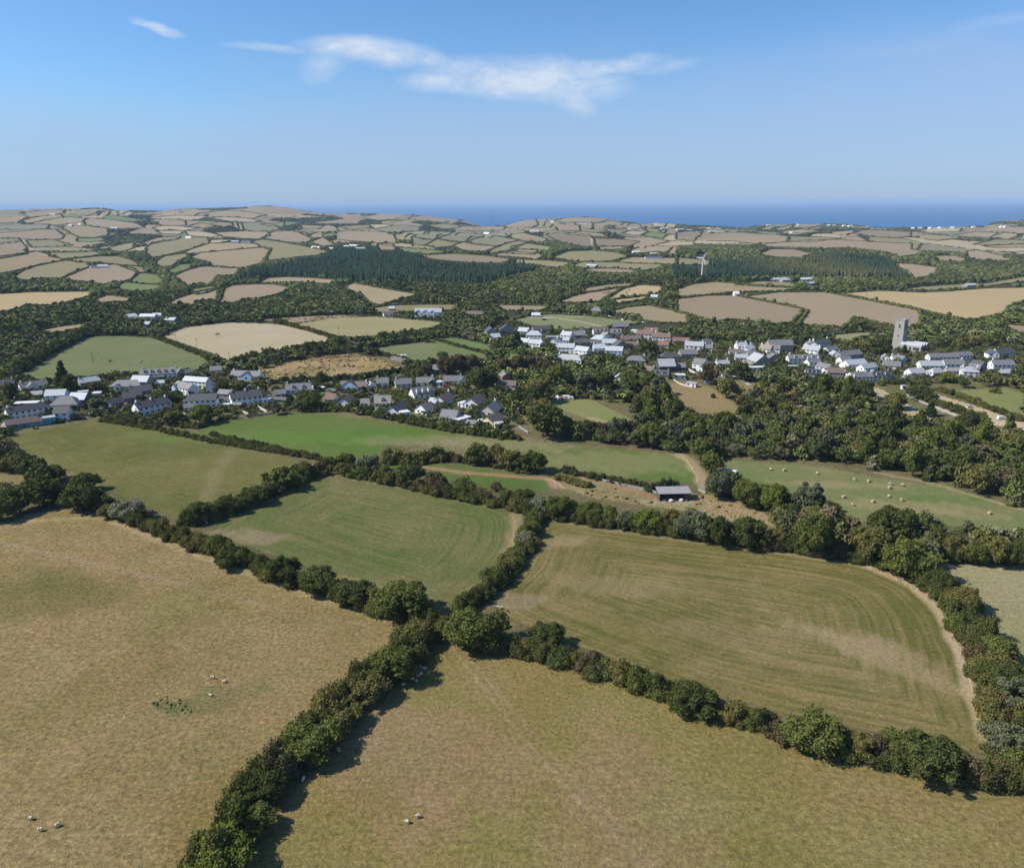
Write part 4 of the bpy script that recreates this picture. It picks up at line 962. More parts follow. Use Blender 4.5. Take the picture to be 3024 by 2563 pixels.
house('2',1690,530,1850,540,3.5,2.0,'dark','green',w2,ch=0,name='shed',desc='low green shed in the gardens'); house('2',920,185,1060,178,7,2.6,'grey','cream',w2,ch=0); house('2',1010,470,1140,480,6,2.6,'grey','grey',w2,ch=0,name='garage'); house('2',1020,560,1160,560,5,2.7,'dark','white',w2,ch=0,name='garage')
house('2',600,650,720,640,5,2.5,'grey','white',w2,ch=0,name='shed'); house('2',265,350,360,340,4,3,'white','white',w2,ch=0,name='shed'); house('2',245,260,350,258,5,2.5,'dark','dark',w2,ch=0,name='shed'); house('2',1080,600,1190,600,3,2,'white','white',w2,ty='F',ch=0,name='shed'); house('2',1210,600,1300,600,3,2,'tan','green',w2,ch=0,name='shed')
w3 = 'in the bungalow estate'
house('3',180,345,268,350,8,2.5,'red','white',w3,ch=0); house('3',300,382,412,386,12,2.6,'brown','white',w3,ty='G',ch=0); house('3',325,225,575,235,8,2.6,'brown','white',w3,ch=1,gab=((1.5,13,'blue'),),desc='bungalow with wide pale blue gable and brown roof'); house('3',672,200,782,195,8,2.8,'grey','white',w3,ch=1); house('3',580,238,668,232,9,2.7,'pale','white',w3,ty='G',ch=0,desc='gabled garage wing of white bungalow')
house('3',850,210,998,200,8,2.8,'grey','cream',w3,ch=1); house('3',1040,195,1200,192,8,2.8,'grey','white',w3,ch=1,gab=((8,13.5,'dark'),)); house('3',1206,195,1290,185,5,2.6,'white','white',w3,ty='F',ch=0,name='garage'); house('3',1296,180,1470,175,8,2.8,'grey','white',w3,ch=1,gab=((10,15,None),))
house('3',1022,322,1208,296,9,3,'grey','white',w3,ch=0,dorm=3,pitch=.95,desc='white chalet house with steep roof and row of dormer windows'); house('3',1310,378,1410,322,9,2.6,'brown','white',w3,ch=1); house('3',1150,372,1215,380,6,2.5,'pale','white',w3,ch=0); house('3',1612,402,1696,350,10,2.6,'brown','white',w3,ch=0); house('3',1425,382,1500,395,6,2.4,'white','white',w3,ty='F',ch=0,name='garage')
house('3',650,392,800,388,8,3,'tan','white',w3,ch=0,dorm=1,pitch=.95); house('3',872,478,968,418,8.5,2.8,'dark','white',w3,ch=0,desc='white gable-fronted bungalow with dark roof by the field hedge'); house('3',895,486,985,472,5,2.8,'white','white',w3,ty='F',ch=0,name='garage',desc='white flat-roofed annexe by the field hedge')
house('3',1135,460,1215,432,9,2.6,'grey','white',w3,ch=0); house('3',1255,522,1400,532,10,2.6,'grey','blue',w3,ch=0); house('3',1440,545,1550,512,5,2.4,'white','white',w3,ty='F',ch=0,name='garage'); house('3',1768,478,1852,422,10,2.7,'grey','cream',w3,ch=1)
house('3',1752,574,1862,528,8,2.7,'brown','yellow',w3,ch=0,desc='yellow bungalow with brown roof and white conservatory'); house('3',1605,566,1700,570,5,2.8,'white','yellow',w3,ty='F',ch=0,name='garage',desc='yellow flat-roofed garage beside yellow bungalow'); house('3',1775,586,1850,578,3.5,2.2,'white','white',w3,ch=0,name='conservatory'); house('3',1500,566,1600,576,4,2.1,'grey','cream',w3,ch=0,name='shed')
house('3',1790,215,1960,222,7,2.8,'brown','white',w3,ch=0); house('3',1840,165,1915,160,9,4.6,'grey','brick',w3,ty='G',ch=0,desc='brick gabled house half hidden by trees'); house('3',1190,80,1290,82,8,3.6,'grey','dark','by the paddock',ch=0,name='barn',desc='dark stable barn with grey roof'); house('E',920,475,1100,500,4,2,'tan','grey','by the paddock',ty='F',ch=0,name='shed',win=False); house('E',995,468,1035,468,4,2.6,'white','grey','by the paddock',ty='F',ch=0,name='shed',win=False)
house('3',20,215,165,225,4,1.2,'white','white',w3,ty='F',ch=0,name='garage'); house('3',520,385,590,385,6,2.5,'grey','white',w3,ch=0)
w4 = 'on the village hillside'
for a in [(70,205,185,198,9,4.4,'dark','grey','G',0),(130,278,225,272,8,4.6,'metal','white','L',0),(210,188,370,186,9,4.2,'dark','grey','G',0),(420,196,528,204,8,4.4,'metal','grey','L',0),(512,252,690,255,9,5,'metal','white','L',2),(600,182,792,174,8,4.4,'dark','stone','L',0),(540,348,668,358,8,5,'metal','white','L',0),
          (670,360,740,352,9,5,'metal','white','G',0),(400,292,528,308,7,2.8,'metal','white','L',0),(905,242,1015,252,8,4.4,'metal','white','L',0),(930,282,1000,285,5,2.6,'metal','white','L',0),(1020,225,1190,225,9,2.8,'grey','grey','L',2),(1090,196,1215,198,8,2.8,'brown','white','G',0),
          (1390,250,1490,242,8,2.8,'tan','white','G',0),(1245,300,1415,310,9,5,'metal','stone','L',2),(1065,338,1245,335,8,4.6,'dark','grey','L',0),(765,328,868,338,9,4.2,'pale','cream','G',0),(870,398,1058,402,8,5,'metal','white','L',0),(1060,428,1200,446,8,5,'metal','white','L',0),(1285,395,1418,392,8,4,'metal','white','L',0),
          (1382,338,1540,338,8,4.4,'metal','blue','L',0),(1415,424,1605,432,8,4.4,'metal','blue','L',0),(1540,370,1668,360,8,4.2,'dark','stone','G',0),(1600,280,1820,276,8,3,'brown','white','L',0),(1650,342,1790,345,7,2.8,'red','white','L',0),(845,500,1140,522,9,2.9,'pale','white','L',2)]:
    house('4',*a[:4],a[4],a[5],a[6],a[7],w4,ty=a[8],hip=a[9],ch=int(rng.integers(0,3)))
house('4',745,272,900,270,7,4.4,'tan','pinkish',w4,ty='F',ch=0,desc='pinkish grey flat-roofed block',win=False); house('4',1285,202,1450,198,8,4.0,'brown','white',w4,ch=0,dorm=3); house('4',1475,212,1600,212,8,4.0,'grey','white',w4,ch=0,dorm=2); house('4',1515,132,1680,128,9,3,'grey','dark','by the sports field',ch=0,name='barn',desc='long dark shed with grey roof')
house('4',1772,235,1950,240,9,4.6,'red','white','among the brown roofs',ch=1); house('4',1955,262,2100,275,8,4.6,'red','white','among the brown roofs',ch=1,desc='white house with red-brown roof and dark solar panels'); house('4',1660,522,1870,528,9,2.9,'grey','cream',w4,hip=2,ch=1,desc='cream hipped bungalow with five front windows'); house('4',1512,730,1622,735,8,2.9,'pale','white','in the centre copse',ty='G',ch=0,desc='small white gabled cottage with blue trim')
house('4',1700,175,1790,180,7,2.8,'white','white','among the brown roofs',ty='F',ch=0,name='shed',win=False); house('4',1860,175,2010,180,8,2.6,'brown','cream','among the brown roofs',ch=0); house('4',1990,330,2081,340,7,2.6,'red','cream','among the brown roofs',ch=0)
w5 = 'along the main street'
for a in [(300,176,420,182,8,2.7,'red','cream','L',0),(470,138,650,142,8,2.8,'red','cream','L',0),(600,222,800,232,8,5.6,'pale','white','L',0),(765,160,930,166,9,2.8,'dark','grey','L',2),(815,232,900,236,7,4.2,'grey','white','L',0),(560,305,740,300,9,4.2,'grey','stone','L',0),
          (350,330,560,320,8,3.6,'dark','grey','L',2),(130,450,238,470,7,2.8,'brown','stone','L',0),(480,430,610,432,7,3,'grey','dark','L',0),(960,395,1095,388,6,3,'pale','white','L',0),(1090,268,1240,272,7,3,'brown','white','L',0),(1240,292,1400,290,7,3,'grey','grey','L',0),(1180,215,1290,212,7,4.4,'pale','white','L',0),
          (1540,245,1640,252,7,4.6,'grey','white','L',0),(1530,225,1792,222,10,6,'grey','stone','L',0),(1508,350,1660,352,9,3.6,'grey','stone','G',0),(1885,250,2060,272,8,4.8,'pale','white','L',0),(1950,198,2060,205,8,4.6,'grey','white','G',0),(1150,345,1290,350,6,4.6,'pale','white','L',0),(1275,355,1380,392,13,4.4,'pale','stone','L',0),(1300,265,1370,225,7,4.4,'white','white','L',0)]:
    house('5',*a[:4],a[4],a[5],a[6],a[7],w5,ty=a[8],hip=a[9],ch=int(rng.integers(0,3)))
house('5',242,112,440,118,8,4.6,'red','white','among the brown roofs',ch=1); house('5',325,450,500,446,12,4.8,'pale','dark',w5,ch=0,desc='large hall with pale roof and dark end gable',win=False); house('5',680,430,800,446,9,6,'grey','white',w5,ch=2,chc='brick',desc='tall white house with brick chimneys and solar panel')
house('5',235,508,420,520,8,2.8,'dark','stone',w5,ch=2,dorm=2,desc='dark thatched cottage with two white dormers'); house('5',475,520,610,520,5,2.8,'white','white',w5,ty='F',ch=0,name='garage',desc='white flat-roofed extension above the sloping lawn'); house('5',1412,235,1535,250,8,4.2,'thatch','white',w5,ch=1,desc='white thatched cottage'); house('5',1742,362,2075,360,7,4.8,'grey','white',w5,ch=2,dorm=3,desc='long white terrace with small blue dormers')
house('5',612,598,720,612,4,2.5,'pale','white','on the sloping lawn',ty='F',ch=0,name='summerhouse',desc='white summerhouse with flat pale roof and deck'); house('5',822,578,880,580,3,2.2,'pale','grey','on the sloping lawn',ty='F',ch=0,name='shed',win=False); house('5',1290,435,1500,432,5,2.7,'white','white',w5,ty='F',ch=0,name='conservatory'); house('5',970,500,1040,510,5,2.4,'dark','white',w5,ty='F',ch=0,name='garage'); house('5',1745,410,1840,412,4,2.2,'pale','green',w5,ty='F',ch=0,name='shed')
w6 = 'below the church square'; w7 = 'right of the church'; w8 = 'beside the churchyard'; w9 = 'at the right end of the village'
for a in [(20,365,88,366,8,4.6,'grey','white','G',0,w6),(90,366,240,345,8,4.6,'dark','white','L',0,w6),(30,548,145,540,7,4.4,'grey','white','L',0,w6),(85,575,200,600,7,4.4,'grey','white','L',0,w6),(208,638,360,644,8,4.4,'brown','grey','L',0,w6),(212,425,310,408,7,4.4,'grey','white','L',0,w6),(250,462,320,462,7,4.4,'pale','white','G',0,w6),
          (332,478,535,458,8,4.6,'grey','grey','L',0,w6),(342,535,438,530,8,4.8,'grey','white','L',0,w6),(402,568,580,552,8,4.6,'metal','white','L',0,w6),(552,598,680,580,7,4.2,'pale','white','L',0,w6),(365,692,450,700,7,3,'tan','white','L',0,w6),(442,690,570,682,8,4.6,'grey','white','L',0,w6),(572,680,636,680,7,4.4,'grey','white','L',0,w6),
          (722,472,790,476,8,2.8,'tan','white','G',0,w8),(832,488,902,488,7,2.8,'tan','white','L',0,w8),(905,498,970,490,7,2.8,'grey','blue','G',0,w8),(732,550,898,560,8,2.9,'grey','white','L',0,w8),(1180,492,1462,486,7,4.4,'grey','white','L',0,w7),(1092,578,1310,578,8,4.8,'pale','white','L',0,w7),(1322,565,1515,565,8,4.8,'grey','white','L',0,w7),
          (1212,620,1328,610,7,2.6,'pale','white','L',2,w7),(1005,630,1140,622,8,3,'pale','white','L',0,w7),(1432,480,1590,470,7,4.4,'grey','white','L',0,w7),(1492,628,1650,634,8,4.2,'pale','white','L',2,w9),(1545,590,1650,600,7,4.2,'grey','stone','L',0,w9),(1655,585,1722,570,8,4.4,'dark','stone','G',0,w9),(1740,460,1840,462,9,4.6,'dark','white','G',0,w9),(1842,460,1990,438,8,4.4,'dark','white','L',0,w9),
          (1782,570,1988,570,8,4.8,'grey','white','L',0,w9),(1872,622,2050,622,6,2.8,'pale','grey','L',0,w9),(1340,600,1500,600,5,2.6,'tan','cream','L',0,w7)]:
    house('6',*a[:4],a[4],a[5],a[6],a[7],a[10],ty=a[8],hip=a[9],ch=int(rng.integers(0,3)))
house('6',-5,645,135,650,7,4.4,'dark','white',w6,ch=0,dorm=3); house('6',640,676,720,676,7,4.4,'dark','white',w6,ch=1,dorm=1); house('6',722,672,812,668,7,4.4,'dark','blue',w6,ch=1,dorm=1,desc='dark roofed house with bright blue awning'); house('6',950,655,1060,655,5,2.4,'dark','blue',w7,ty='F',ch=0,name='shed'); house('6',920,745,950,745,3,2.3,'pale','white','in the gardens below the church',ty='F',ch=0,name='shed')
house('E',1105,146,1308,146,10,5.4,'pale','white','',ch=0,gab=((1,7,None),(9,15,None),(17,22,None)),desc='large white house with three gables above the far stubble field'); house('E',868,142,940,138,6,2.6,'brown','white','left of the large three-gabled house',ch=0); house('E',905,98,950,98,6,2.6,'metal','grey','left of the large three-gabled house',ch=0); house('E',1475,140,1640,142,8,2.6,'brown','stone','behind the trees right of the three-gabled house',ch=0)
house('B',1916,632,1958,634,7,3.2,'metal','stone','by the cattle fields',ch=0,name='barn'); house('B',1186,744,1238,744,6,2.6,'white','cream','by the sports field',ch=0,name='clubhouse'); house('B',1540,716,1612,720,10,2.6,'grey','grey','by the sports field',hip=2,ch=0,name='barn'); house('B',1250,762,1276,762,3,2,'white','dark','by the sports field',ty='F',ch=0,name='dugout',win=False)
FB = [('A',800,760,850,752,'white'),('A',855,758,950,758,'white'),('A',945,754,1002,750,'white'),('A',1010,780,1070,782,'metal'),('A',885,808,915,808,'metal'),('A',1138,258,1172,258,'white'),('A',1420,288,1465,288,'metal'),('A',1480,286,1535,286,'dark'),('A',600,438,665,438,'white'),('A',555,440,598,440,'dark'),
 ('A',675,198,720,202,'white'),('A',478,176,495,176,'white'),('A',302,117,335,117,'white'),('A',1912,318,1960,322,'white'),('A',2020,328,2046,328,'white'),('A',420,182,440,182,'white'),('A',1000,140,1010,140,'white'),
 ('B',30,315,62,315,'white'),('B',100,328,160,328,'metal'),('B',200,306,230,306,'tan'),('B',60,308,110,310,'white'),('B',890,232,922,232,'white'),('B',980,237,1022,237,'red'),('B',1172,222,1230,222,'metal'),('B',1482,174,1522,174,'white'),('B',1792,202,1840,202,'white'),('B',1982,203,2030,203,'white'),
 ('B',1812,352,1852,352,'white'),('B',1884,384,1990,386,'dark'),('B',1920,362,1965,362,'metal'),('B',1300,160,1320,160,'white'),('B',1520,436,1580,440,'metal'),
 ('C',558,508,682,510,'metal'),('C',632,515,678,515,'metal'),('C',725,508,830,508,'white'),('C',786,535,862,532,'metal'),('C',1740,545,1796,545,'metal'),('C',342,600,372,600,'white'),('C',0,204,42,204,'white'),('C',60,208,90,208,'white'),('C',670,222,690,222,'white'),
 ('C',538,178,562,178,'white'),('C',600,181,618,181,'metal'),('C',716,176,730,176,'white'),('C',896,179,918,179,'white'),('C',930,180,950,180,'metal'),('C',995,181,1010,181,'white'),('C',1030,182,1058,182,'white'),('C',1140,186,1160,186,'metal'),('C',1400,196,1420,196,'white'),('C',1440,195,1470,195,'metal'),('C',1500,195,1520,195,'white'),('C',1560,194,1580,194,'white'),('C',1640,192,1660,192,'white'),('C',1770,189,1790,189,'white'),('C',1930,188,1944,188,'white'),('C',1952,188,1966,188,'white'),('C',230,200,260,200,'metal'),('C',180,198,200,198,'white')]
for c, x1, y1, x2, y2, rf in FB:
    X0, Y0, _ = at(c, x1, y1); r_ = math.hypot(X0, Y0); k = 1 if r_ < 2500 else 1.3
    z = 'in the left woodland farm' if c == 'A' and y1 > 700 else 'on the middle hills' if r_ < 3000 else 'on the distant hills' if r_ < 4300 else 'near the coast'
    big_ = abs(x2-x1) > 45
    house(c, x1, y1, x2, y2, 9*k, 3.6*k, rf, 'white' if rf in ('white', 'dark') else 'grey', z + (', left' if c == 'A' else ', middle' if c == 'B' else ', right'), ch=0, win=False, name='barn' if big_ else 'farmhouse', pitch=.5)
# ------------------------------------------------------------------ church
a, b_ = unproj([P('6', 893, 366), P('6', 1092, 392)]); g2_ = unproj([P('6', 1218, 345)])[0]
L = float(np.hypot(*(b_-a))); yaw = math.atan2(b_[1]-a[1], b_[0]-a[0]); z = float(H(*a)); D = 15.0
ch = empty('church', (a[0], a[1], z), yaw); st_ = pmat('church_stone', (.28,.265,.235), (.38,.36,.32), .9, 1.3); mb = MB(); rb = MB()
for k in range(3):
    w_ = wallmesh(L, 5.0, 4.6, 2.1, True, 0, k*5.0); mb.add(w_.v, w_.f); r_ = roofmesh(L, 5.0-.02, 4.6, 2.1, 0, None, .12, .15, k*5.0+.01); rb.add(r_.v, r_.f)
mb.obj('wall', st_, ch); rb.obj('roof', RM['pale'], ch)
for i in range(5): MB().box(L*(i+.6)/5.3-.7, L*(i+.6)/5.3+.7, -.05, .04, 1.2, 3.4).obj('window', glass, ch)
for k in range(3): MB().box(L-.04, L+.06, k*5+1.6, k*5+3.4, 1.2, 4.2).obj('window', glass, ch)
pw = wallmesh(3.6, 4.2, 2.8, 1.2, True); pw.v = [(1.0+3.6*0+ (4.2-y)*.85, -3.0+x*.85, zz) for x, y, zz in pw.v]; pr = roofmesh(3.6, 4.2, 2.8, 1.2, 0, None, .15); pr.v = [(1.0+(4.2-y)*.85, -3.0+x*.85, zz) for x, y, zz in pr.v]
po = pw.obj('porch', st_, ch); pr.obj('porch_roof', RM['pale'], po)
# tower in three stages
tx0, ty0, S_, TH = -8.2, 3.6, 8.2, 23.5; tw = MB()
for i, (z0_, z1_) in enumerate(((-1, 8), (8, 16), (16, TH))):
    q = .22*i; tw.box(tx0+q, tx0+S_-q, ty0+q, ty0+S_-q, z0_, z1_)
    if i: tw.box(tx0+q-.35, tx0+S_-q+.35, ty0+q-.35, ty0+S_-q+.35, z0_-.25, z0_-.003)
to = tw.obj('tower', st_, ch); pm = MB(); q = .44
pm.box(tx0+q-.2, tx0+S_-q+.2, ty0+q-.2, ty0+S_-q+.2, TH+.003, TH+.5)
for i in range(5):
    for ax in (0, 1):
        for sd in (0, 1):
            t0 = q+.55+i*1.44; u0 = (tx0+t0, tx0+t0+.75); v0 = (ty0+q-.15, ty0+q+.35) if sd == 0 else (ty0+S_-q-.35, ty0+S_-q+.15)
            if ax: u0, v0 = (v0[0]-ty0+tx0, v0[1]-ty0+tx0), (u0[0]-tx0+ty0, u0[1]-tx0+ty0)
            pm.box(*u0, *v0, TH+.5, TH+1.35)
pm.obj('parapet', st_, to)
for sx in (0, 1):
    for sy in (0, 1):
        x_, y_ = tx0+q+.1+sx*(S_-2*q-.2), ty0+q+.1+sy*(S_-2*q-.2); p_ = MB().box(x_-.42, x_+.42, y_-.42, y_+.42, TH+.5, TH+2.6); p_.add(*[v_ for v_ in tube((x_, y_, TH+2.6), (x_, y_, TH+4.8), .42, .06, 6)]); p_.obj('pinnacle', st_, to)
for (x_, y_, rz_) in ((tx0+S_/2, ty0+.4, 0), (tx0+S_-.4, ty0+S_/2, math.pi/2), (tx0+.4, ty0+S_/2, -math.pi/2)):
    ww = MB().box(-.7, .7, -.14, .05, 17.3, 20.6).obj('belfry_opening', WM['dark'], to); ww.location = (x_, y_, 0); ww.rotation_euler = (0, 0, rz_)
    ww = MB().box(-.4, .4, -.36, .05, 10, 11.6).obj('slit_window', WM['dark'], to); ww.location = (x_, y_, 0); ww.rotation_euler = (0, 0, rz_)
register(ch, 'grey stone parish church with tall pinnacled tower and triple-gabled nave', 'church', None, (float(a[0]), float(a[1])))
gs = MB().box(-.4, .4, -.08, .08, -.2, .9).add([(-.4, -.08, .9), (.4, -.08, .9), (.25, -.08, 1.15), (-.25, -.08, 1.15), (-.4, .08, .9), (.4, .08, .9), (.25, .08, 1.15), (-.25, .08, 1.15)], [(0, 1, 2, 3), (7, 6, 5, 4), (0, 3, 7, 4), (3, 2, 6, 7), (2, 1, 5, 6)]).mesh('headstone_shape', pmat('headstone', (.16,.155,.145), (.24,.23,.21), .9, 2))
for i in range(58):
    if i < 26: px_, py_ = rng.uniform(760, 890), rng.uniform(368, 398)
    else: px_, py_ = rng.uniform(970, 1150), rng.uniform(392, 428)
    X, Y, Z = at('6', px_, py_); o = link('headstone', gs, None, (X, Y, Z), yaw+rng.normal(0, .15)+math.pi/2*(i % 3 > 0), (1.3, 1.3, rng.uniform(.9, 1.5)))
    o['label'] = 'grey headstone in the %s churchyard' % ('left part of the' if i < 26 else 'lower right'); o['category'] = 'headstone'; o['group'] = 'headstones left of the church' if i < 26 else 'headstones below the church'
# ------------------------------------------------------------------ open barn in the rough field
a, b_ = unproj([P('7', 325, 690), P('7', 965, 672)]); L = float(np.hypot(*(b_-a))); yaw = math.atan2(b_[1]-a[1], b_[0]-a[0]); z = float(H(*a))
bn = empty('pole_barn', (a[0], a[1], z), yaw); D = 6.0; Hf, Hb = 3.3, 4.0; wood = pmat('old_boards', (.075,.06,.05), (.13,.10,.08), .9, 2)
MB().add([(-.5, -.6, Hf-.05), (L+.3, -.6, Hf-.05), (L+.3, D+.3, Hb), (-.5, D+.3, Hb), (-.5, -.6, Hf+.12), (L+.3, -.6, Hf+.12), (L+.3, D+.3, Hb+.17), (-.5, D+.3, Hb+.17)], [(3, 2, 1, 0), (4, 5, 6, 7), (0, 1, 5, 4), (1, 2, 6, 5), (2, 3, 7, 6), (3, 0, 4, 7)]).obj('roof', pmat('barn_sheet', (.24,.22,.225), (.31,.285,.285), .75, .5), bn)
MB().box(0, L, D-.08, D, -.3, Hb-.12).obj('back_wall', wood, bn); MB().add([(0, .1, -.3), (0, D-.1, -.3), (0, D-.1, Hb-.2), (0, .1, Hf-.1), (.08, .1, -.3), (.08, D-.1, -.3), (.08, D-.1, Hb-.2), (.08, .1, Hf-.1)], [(3, 2, 1, 0), (4, 5, 6, 7), (0, 1, 5, 4), (2, 3, 7, 6), (0, 4, 7, 3), (1, 2, 6, 5)]).obj('side_wall', wood, bn)
MB().box(L-.08, L, .1, D-.1, -.3, Hf-.1).obj('side_wall', wood, bn); MB().box(L*.78, L-.1, .0, .08, -.3, Hf-.2).obj('front_boarding', wood, bn)
for i in range(5): MB().tube((L*i/4*.98+.15, 0, -.5), (L*i/4*.98+.15, 0, Hf-.05), .12).obj('post', wood, bn)
register(bn, 'open-fronted pole barn with grey sheet roof in the rough field', 'barn', None, (float(a[0]), float(a[1])))
wrap = pmat('white_wrap', (.62,.63,.64), (.5,.5,.5), .4)
def at_barn(x, y): c, s_ = math.cos(yaw), math.sin(yaw); return (a[0]+x*c-y*s_, a[1]+x*s_+y*c)
iv, iff = ICO[2]
for k, (x_, y_, r_) in enumerate(((2.2, .6, .45), (4.8, -1.0, .8), (5.5, -.7, .5), (9.2, -.9, .8), (8.5, .3, .4))):
    g = np.random.default_rng(k); V = iv*np.array([r_*1.2, r_, r_*.8])*(1+g.uniform(-.15, .15, (len(iv), 1)))+np.array([0, 0, r_*.6]); X, Y = at_barn(x_, y_)
    o = simple_obj('feed_sack', [tuple(v_) for v_ in V], [tuple(map(int, f_)) for f_ in iff], wrap, None); o.location = (X, Y, float(H(X, Y))); register(o, 'white crumpled plastic sack by the open barn', 'sack', 'white sacks by the barn', (X, Y))
# the turbine's sight line
HR.append((*P('C', 118, 340), *P('C', 178, 512), 3000, 0, 0, 0))
# marked trees: crop, x, y of foot, width in crop px, kind, colour, where, height factor
def mark(c, x, y, wpx, kind, col_, where, hf=1.5, label=None):
    X, Y, Z = at(c, x, y); rad = wpx*CROP[c][2]*mpp(X, Y, Z)/2
    PLACED.append((X, Y, rad*1.4)); return tree(X, Y, rad, rad*hf, kind, col_, where, label=label)
mark('D',1255,560,150,'round','bright','beside the white semi-detached house',1.7,'bright lime green round tree in the gardens beside the field corner')
mark('D',1060,570,125,'round','olive','below the white gabled house',1.5)
mark('D',395,350,110,'conifer','fir','behind the metal-roofed white house',3.2,'tall dark conifer above the left end of the village street')
mark('D',430,380,90,'tall','dark','behind the metal-roofed white house',2.6)
mark('D',70,430,90,'tall','dark','at the left edge of the village',2.6)
mark('D',610,500,130,'loose','grey','by the car yard',1.6); mark('D',590,370,120,'round','dark','by the stone house',1.2)
mark('D',1000,450,170,'round','dark','above the left village roofs',1.1); mark('D',1095,440,80,'round','olive','above the left village roofs',1.4)
mark('D',1370,370,110,'round','dark','left of the white dormer house',1.3); mark('D',1475,360,80,'round','olive','left of the white dormer house',1.4)
mark('D',1980,330,80,'round','dark','on the edge of the tussock field',2.3,'dark upright tree standing alone in the hedge of the tussock field')
mark('D',1915,480,140,'round','dark','by the bungalow gardens',1.4); mark('D',1840,490,90,'loose','grey','by the bungalow gardens',1.7)
mark('D',1710,505,90,'loose','grey','by the bungalow gardens',1.5)
mark('E',300,840,200,'round','dark','below the bungalow gardens',1.35); mark('E',650,860,110,'loose','grey','below the bungalow gardens',1.8)
mark('E',760,885,80,'round','dark','below the bungalow gardens',1.6); mark('E',715,750,55,'tall','dark','between the middle bungalows',2.6)
mark('E',915,690,28,'bush','bright','on a bungalow lawn',2.0,'small yellow green shrub on a bungalow lawn')
mark('E',1040,600,95,'round','dark','by the stable roof',1.5); mark('E',1125,580,80,'round','mid','by the stable roof',1.6); mark('E',1185,590,110,'round','brown','by the stable roof',1.6)
mark('E',1320,470,110,'round','dark','on the paddock edge',1.2)
for x, y, w_ in ((1350,590,150),(1400,585,150),(1455,570,160),(1530,570,150)): mark('E',x,y,w_,'round','brown','in the copper beech row',2.0)
for x, y, w_ in ((215,590,130),(330,570,130),(420,560,120),(490,560,110)): mark('G',x,y,w_*1.15,'round','brown','in the copper beech row',1.9)
mark('E',1610,700,240,'round','dark','in the centre of the village',1.6); mark('G',555,600,160,'round','brown','in the copper beech row',1.7)
mark('G',100,690,180,'round','dark','in the centre of the village',1.4); mark('G',350,670,140,'round','dark','in the centre of the village',1.4)
mark('G',480,800,210,'round','olive','in the middle copse',1.9); mark('G',650,700,220,'round','mid','in the middle copse',1.9); mark('G',850,740,190,'loose','grey','in the middle copse',2.0)
mark('G',980,740,200,'round','dark','in the middle copse',1.9); mark('G',1180,660,130,'round','bright','in the middle copse',1.8); mark('G',1230,760,160,'round','dark','in the middle copse',1.8)
mark('G',500,930,230,'round','olive','in the middle copse',1.5)
mark('G',560,1060,330,'round','dark','above the green field right end',1.69,'very dark green tree at the end of the bungalow estate'); mark('G',700,1050,170,'round','mid','above the green field right end',2.00)
mark('G',870,1060,140,'round','dark','above the green field right end',2.00); mark('G',800,1040,120,'round','brown','above the green field right end',1.75)
mark('G',980,1075,130,'loose','brown','above the green field right end',1.88); mark('G',1100,1090,170,'loose','grey','above the green field right end',2.25)
mark('G',1320,450,190,'round','dark','among the brown roofs',1.5,'dark spreading tree among the brown roofed bungalows')
mark('G',1805,660,160,'loose','brown','before the white shop house',2.0,'grey brown leafless-looking tree before the white gabled house')
mark('G',1835,765,40,'bush','dark','on the brown meadow',1.6,'small round tree alone on the sloping brown meadow'); mark('G',2020,810,60,'loose','brown','on the brown meadow',1.9)
mark('G',230,420,200,'loose','mid','below the white village roofs',1.3); mark('G',330,400,110,'conifer','fir','below the white village roofs',2.6); mark('G',570,420,120,'round','dark','below the white village roofs',1.5)
mark('I',1180,430,44,'tall','dark','in front of the church',3.6,'dark columnar yew in front of the church wall')
mark('I',980,420,190,'round','dark','left of the church',1.2); mark('I',850,400,150,'round','olive','left of the church',1.2); mark('I',930,370,120,'round','mid','left of the church',1.3)
mark('I',1500,630,120,'round','bright','below the village street',1.3); mark('I',1300,760,190,'round','dark','below the village street',1.3)
mark('I',210,850,230,'round','dark','in the brown meadow wood',1.4); mark('I',130,930,110,'conifer','bright','in the brown meadow wood',2.8,'bright green feathery conifer below the brown meadow'); mark('I',215,950,100,'conifer','fir','in the brown meadow wood',3.0); mark('I',180,940,90,'conifer','bright','in the brown meadow wood',2.6)
mark('I',500,780,110,'loose','grey','in the wood below the street',1.8); mark('I',750,960,190,'loose','grey','in the wood below the street',1.9)
mark('I',1120,830,180,'round','mid','in the wood below the street',1.6); mark('I',1380,880,100,'conifer','fir','beside the straw track',2.4)
# trees round the bale field and the near hedges
mark('K',850,395,150,'round','mid','between the two green fields',1.9); mark('K',960,400,150,'round','olive','between the two green fields',1.9)
mark('K',1050,420,150,'round','olive','between the two green fields',1.7); mark('K',1190,440,180,'round','dark','between the two green fields',1.5); mark('K',900,400,110,'round','dark','between the two green fields',1.4)
mark('L',160,360,150,'round','mid','left of the bale field',2.00); mark('L',205,440,140,'round','mid','left of the bale field',1.88)
mark('L',245,590,180,'round','grey','left of the bale field',2.00); mark('L',420,640,200,'round','mid','left of the bale field',1.88); mark('L',570,670,180,'round','bright','left of the bale field',2.12)
mark('L',790,690,200,'loose','grey','below the bale field',2.12); mark('L',650,740,170,'round','dark','below the bale field',1.62); mark('L',910,720,170,'round','dark','below the bale field',1.50)
mark('L',820,930,260,'round','mid','below the bale field',2.25); mark('L',1010,800,150,'round','mid','below the bale field',1.62); mark('L',1280,860,320,'round','dark','below the bale field',1.62,'broad very dark oak at the lower edge of the bale field')
mark('L',1150,960,280,'round','olive','at the striped field top corner',1.62); mark('L',1380,1050,330,'round','mid','at the striped field top corner',1.50)
